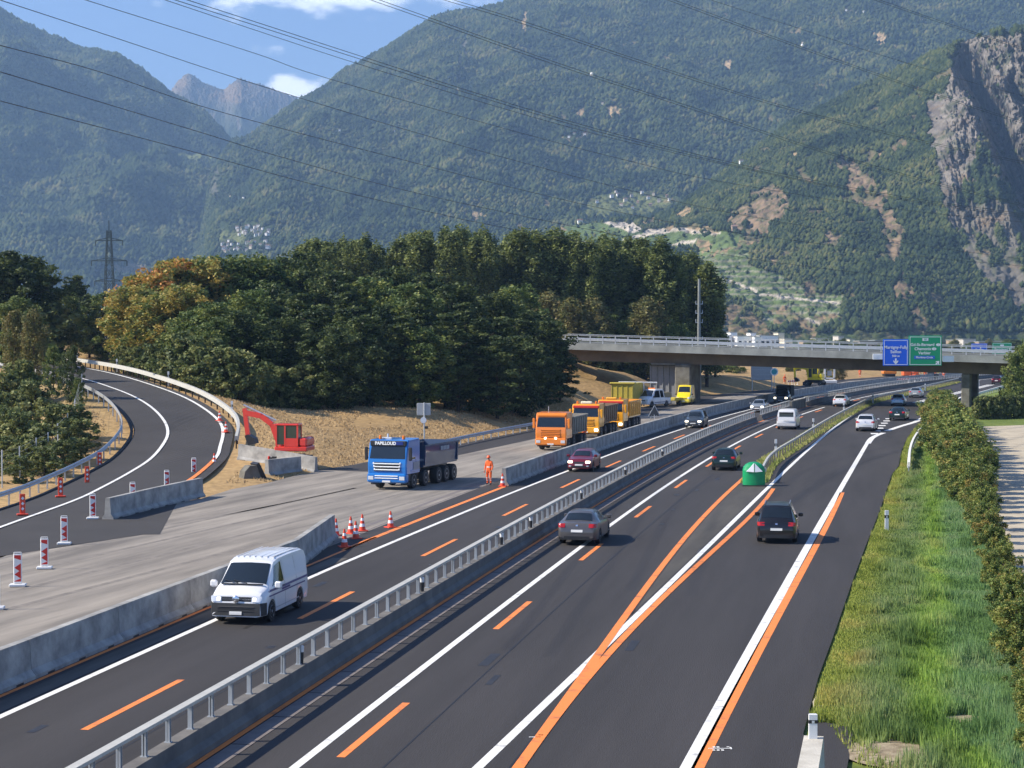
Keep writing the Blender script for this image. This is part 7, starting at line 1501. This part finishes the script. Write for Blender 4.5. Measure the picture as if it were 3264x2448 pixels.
# ---- excavators
def excavator(name, pm, s, boom, stick, wheeled, label, loc, rz, flip=1, group=None, tilt=None, cabw=.5):
    root = empty(name, loc, rz); root.scale = (s, s, s)
    if wheeled:
        mb = MB(); mb.cbox(-1.0, 1.0, -1.6, 1.6, .55, 1.05, .08); mb.build('undercarriage', Mt['black'], root)
        for sx in (-1, 1):
            for y in (-1.25, 1.25): wheel(root, sx * 1.05, y, .5, .4, steel=True, side=sx)
        mb = MB(); mb.cbox(-1.1, 1.1, 1.7, 1.95, .15, .75, .04); mb.build('dozer_blade', Mt['black'], root)
    else:
        for sx in (-1, 1): mb = MB(); mb.prism([(-1.45, .25), (-1.25, 0), (1.25, 0), (1.45, .25), (1.45, .45), (1.25, .68), (-1.25, .68), (-1.45, .45)], sx * 1.0 - .25, sx * 1.0 + .25, axis='x'); mb.build('track', Mt['dark'], root)
        mb = MB(); mb.cbox(-.75, .75, -.9, .9, .3, .8, .05); mb.build('undercarriage', Mt['black'], root)
        mb = MB(); mb.cbox(-1.2, 1.2, 1.5, 1.62, .1, .7, .03); mb.build('dozer_blade', pm, root)
    mb = MB(); mb.cbox(-1.15, 1.15, -1.5, 1.1, 1.08, 1.45, .06); mb.cbox(-1.1, 1.1, -1.5, -.85, 1.45, 2.15, .12); mb.cbox(.15, 1.12, -.35, 1.0, 1.45, 1.8, .08); mb.build('upper_body', pm, root, smooth=30)
    x0 = -1.1; mb = MB()
    for (a, b) in ((-1.08, -.75), (-.12, -.75), (-1.08, .95), (-.12, .95), (-1.08, .25)): mb.box(a - .06, a + .06, b - .06, b + .06, 1.45, 3.1)
    mb.cbox(-1.16, -.04, -.85, 1.1, 3.08, 3.22, .05); mb.box(-1.13, -.07, -.80, .3, 1.45, 2.1); mb.build('cab_frame', pm, root)
    mb = MB(); mb.box(-1.105, -.095, -.77, .97, 1.6, 3.1); mb.build('cab_glass', mat('cab_glass_' + name, srgb(58, 72, 62), .1, coat=.5), root)
    pts = boom; mb = MB()
    for (a, b), (c_, d) in zip(pts[:-1], pts[1:]): mb.bar((.3, a, b), (.3, c_, d), .30, .42)
    mb.build('boom', pm, root, smooth=30)
    mb = MB(); a, b = stick[0]; c_, d = stick[1]; mb.bar((.3, a, b), (.3, c_, d), .26, .34); mb.build('stick', pm, root)
    mb = MB(); mb.tube((.3, pts[1][0] - .3, pts[1][1] + .3), (.3, (a + .1), b + .25), .08, 8); mb.tube((.3, .9, 1.35), (.3, pts[1][0] - .1, pts[1][1] - .25), .09, 8); mb.build('hydraulic_ram', Mt['galv'], root)
    e = Vector((.3, c_, d)); mb = MB(); mb.prism([(e.y - .1, e.z + .1), (e.y + .15, e.z), (e.y - .15, e.z - .75), (e.y - .75, e.z - .6), (e.y - .65, e.z - .2)], -.15, .75, axis='x'); mb.build('bucket', Mt['black'], root)
    return tag(root, label, 'excavator', group)
(xx_, yy_), zz_ = Gt(925, 1487); RPm = paint('paint_red', (.75, .05, .035), 0)
excavator('mini_excavator', RPm, .88, [(1.1, 1.5), (1.7, 3.1), (2.6, 3.75), (3.9, 4.0)], [(3.95, 4.35), (3.7, 2.2)], False, 'red compact excavator with raised boom behind the concrete barriers', (xx_, yy_ + 1.2, terrain_z(xx_, yy_ + 1.2) + .02), R(80))
xx_, yy_ = G(2590, 1231)
excavator('wheeled_excavator', YP, .98, [(1.1, 1.6), (1.5, 3.0), (2.7, 3.25), (3.7, 3.0)], [(3.7, 3.15), (3.6, 1.4)], True, 'bright yellow wheeled excavator working under the bridge', (xx_ + .6, yy_ + 1.2, 0), R(68))
# ---- far road works
def machine(px, py, Lx_, hgt, pm, label, rz=0):
    x, y = G(px, py); root = empty('road_paver', (x, y + 1.5, 0), rz); h = hgt
    mb = MB(); mb.cbox(-Lx_ / 2, Lx_ / 2, -1.1, 1.1, .5, h * .55, .1); mb.cbox(-Lx_ * .2, Lx_ * .25, -1.0, 1.0, h * .55, h * .75, .08); mb.build('machine_body', pm, root)
    mb = MB(); mb.cbox(-Lx_ * .3, Lx_ * .35, -1.2, 1.2, h - .12, h, .04); mb.build('canopy', pm, root)
    mb = MB()
    for a in (-.28, .33): mb.box(Lx_ * a - .05, Lx_ * a + .05, -1.1, -1.0, h * .5, h - .1); mb.box(Lx_ * a - .05, Lx_ * a + .05, 1.0, 1.1, h * .5, h - .1)
    mb.build('canopy_posts', Mt['black'], root); mb = MB(); mb.cbox(-Lx_ * .42, Lx_ * .42, -1.2, 1.2, 0, .6, .15); mb.build('crawler_track', Mt['dark'], root); return tag(root, label, 'machine', 'machines at the distant road works')
OR2 = paint('paint_paver_orange', (.80, .12, .02), 0)
machine(2838, 1200, 2.8, 2.1, OP, 'small orange machine left in the distant road works'); machine(2905, 1206, 3.0, 3.2, OR2, 'tall orange red paving machine in the distant road works'); machine(2925, 1212, 2.2, 1.6, OR2, 'low orange red roller beside the paving machine'); machine(2968, 1209, 3.2, 1.8, mat('grey_machine', srgb(90, 86, 82), .7), 'grey milling machine right of the paving machine')
machine(3060, 1196, 3.0, 1.5, Mt['whp'], 'white van like machine behind the bridge pillar')
RWB = empty('barrier_board'); mb = MB(); mb.cbox(-.8, .8, -.03, .03, .55, .85, .01); mb.build('board', Mt['whp'], RWB)
for k_ in range(4): mb = MB(); mb.prism([(-.75 + k_ * .42, .56), (-.55 + k_ * .42, .56), (-.45 + k_ * .42, .84), (-.65 + k_ * .42, .84)], -.04, -.032); mb.build('red_stripe', Mt['redw'], RWB)
for sx in (-1, 1): mb = MB(); mb.box(sx * .65 - .03, sx * .65 + .03, -.03, .03, 0, .55); mb.box(sx * .65 - .05, sx * .65 + .05, -.25, .25, 0, .05); mb.build('foot', Mt['whp'], RWB)
for i, (px, py) in enumerate([(2872, 1221), (2888, 1219), (2906, 1219), (2926, 1218), (2946, 1216), (2522, 1228), (2533, 1226)]):
    x, y = G(px, py); tag(inst(RWB, (x, y, 0), .1 * i), ('%s red and white barrier board from the left at the distant road works' % ordinal(i)) if i < 5 else ['left', 'right'][i - 5] + ' red and white board beside the yellow excavator', 'barrier board', 'red and white barrier boards')
# ---- people
def person(loc, rz, jacket, trousers, helmet, label, pose='stand', near=False):
    root = empty('person', loc, rz)
    J = {'pel': (0, 0, .95, .15), 'spi': (0, .0, 1.12, .15), 'che': (0, 0.02, 1.34, .17), 'nec': (0, .03, 1.52, .06), 'hea': (0, .05, 1.62, .085), 'top': (0, .05, 1.74, .07),
         'sL': (-.19, .01, 1.42, .075), 'eL': (-.27, .02, 1.14, .055), 'wL': (-.27, .16, .92, .038), 'sR': (.19, .01, 1.42, .075), 'eR': (.27, -.02, 1.14, .055), 'wR': (.26, .10, .90, .038),
         'hL': (-.10, 0, .90, .11), 'kL': (-.13, .04, .50, .075), 'aL': (-.13, 0, .10, .055), 'tL': (-.15, .17, .05, .04), 'hR': (.10, 0, .90, .11), 'kR': (.13, .02, .50, .075), 'aR': (.14, -.06, .10, .055), 'tR': (.16, .11, .05, .04)}
    if pose == 'work': J['wL'] = (-.2, .34, 1.05, .038); J['wR'] = (.2, .34, 1.05, .038); J['eL'] = (-.27, .12, 1.15, .055); J['eR'] = (.27, .12, 1.15, .055)
    Eg = [('pel', 'spi'), ('spi', 'che'), ('che', 'nec'), ('nec', 'hea'), ('hea', 'top'), ('che', 'sL'), ('sL', 'eL'), ('eL', 'wL'), ('che', 'sR'), ('sR', 'eR'), ('eR', 'wR'), ('pel', 'hL'), ('hL', 'kL'), ('kL', 'aL'), ('aL', 'tL'), ('pel', 'hR'), ('hR', 'kR'), ('kR', 'aR'), ('aR', 'tR')]
    if near:
        for sd, sg_ in (('L', -1), ('R', 1)):
            w_ = Vector(J['w' + sd][:3]); d = Vector((0, .35, -.94)).normalized(); J['p' + sd] = (*(w_ + d * .07), .030); Eg.append(('w' + sd, 'p' + sd)); p_ = Vector(J['p' + sd][:3])
            for k_ in range(4):
                a = p_ + d * .035 + Vector((0, (k_ - 1.5) * .021, 0)); ln = [.055, .07, .065, .048][k_]
                J['f%s%d' % (sd, k_)] = (*a, .0095); J['g%s%d' % (sd, k_)] = (*(a + (d + Vector((-sg_ * .35, 0, 0))) * ln), .008); Eg += [('p' + sd, 'f%s%d' % (sd, k_)), ('f%s%d' % (sd, k_), 'g%s%d' % (sd, k_))]
            J['h' + sd + 't'] = (*(w_ + d * .05 + Vector((-sg_ * .01, .045, 0))), .011); J['h' + sd + 'u'] = (*(w_ + d * .10 + Vector((-sg_ * .02, .07, 0))), .009); Eg += [('w' + sd, 'h' + sd + 't'), ('h' + sd + 't', 'h' + sd + 'u')]
    ks = list(J); me = bpy.data.meshes.new('body'); me.from_pydata([J[k_][:3] for k_ in ks], [(ks.index(a), ks.index(b)) for a, b in Eg], []); o = bpy.data.objects.new('body', me); col.objects.link(o)
    sk = o.modifiers.new('s', 'SKIN')
    for i, k_ in enumerate(ks): me.skin_vertices[0].data[i].radius = (J[k_][3], J[k_][3] * (.8 if k_ in ('pel', 'spi', 'che') else 1)); 
    me.skin_vertices[0].data[0].use_root = True
    sb = o.modifiers.new('u', 'SUBSURF'); sb.levels = 2 if near else 1; sb.render_levels = sb.levels
    dg = bpy.context.evaluated_depsgraph_get(); m2 = bpy.data.meshes.new_from_object(o.evaluated_get(dg)); bpy.data.objects.remove(o); m2.name = 'body'
    m2.materials.clear()
    for m_ in (Mt['skin'], jacket, trousers, Mt['black'], Mt['reflect']): m2.materials.append(m_)
    for p_ in m2.polygons:
        z = p_.center.z; x = abs(p_.center.x); arm = x > .2 and z > .8; p_.use_smooth = True
        p_.material_index = 0 if z > 1.52 or (arm and z < (.95 if pose == 'stand' else 1.0) and p_.center.y > .05 and x > .14 and (z < .93)) else (3 if z < .12 else (1 if z > .90 or arm else 2))
        if not arm and (1.08 < z < 1.13 or .40 < z < .45 or .28 < z < .33): p_.material_index = 4
    o = link('body', m2, root)
    mb = MB(); mb.lathe([(.125, 1.68), (.118, 1.74), (.085, 1.80), (.03, 1.83)], 14, (0, .05, 0)); mb.cbox(-.07, .07, .14, .21, 1.675, 1.695, .005); mb.build('helmet', helmet, root, smooth=60)
    mb = MB(); mb.cbox(-.02, .02, .125, .165, 1.60, 1.645, .01); mb.build('nose', Mt['skin'], root)
    for sx in (-1, 1): mb = MB(); mb.cbox(sx * .033 - .012, sx * .033 + .012, .125, .138, 1.645, 1.658, .003); mb.build('eye', Mt['black'], root)
    return tag(root, label, 'person', 'road workers')
oh = mat('helmet_orange', (.85, .12, .02), .35)
x, y = G(1559, 1546); person((x, y, .01), R(150), Mt['hivis_o'], Mt['hivis_o'], oh, 'worker in orange overalls standing at the start of the long barrier row', near=True)
x, y = G(1862, 1412); person((x, y, .01), R(30), Mt['hivis_o'], Mt['hivis_o'], oh, 'worker in orange red overalls beside the head orange truck')
x, y = G(2501, 1227); person((x, y, .01), R(200), Mt['hivis_o'], Mt['hivis_o'], oh, 'worker in orange overalls left of the yellow excavator')
for i, (px, py, jk, lb) in enumerate([(2741, 1203, 'hivis_o', 'lone worker in red orange between the excavator and the distant road works'), (2997, 1206, 'hivis_y', 'worker in yellow jacket left in the far group'), (3018, 1205, 'hivis_y', 'worker in yellow jacket right of his yellow colleague in the far group'), (2980, 1207, 'hivis_o', 'worker in orange jacket left of the yellow pair in the far group'), (3008, 1207, 'hivis_o', 'worker in orange jacket between the yellow pair in the far group'), (2948, 1209, 'hivis_o', 'worker in orange jacket beside the paving machine')]):
    x, y = G(px, py); person((x, y, .01), R(40 * i), Mt[jk], Mt['navy'] if jk == 'hivis_y' else Mt['hivis_o'], Mt['whp'], lb, pose='work' if i % 2 else 'stand')
for o_ in list(bpy.data.objects):
    if '_used' in o_: del o_['_used']
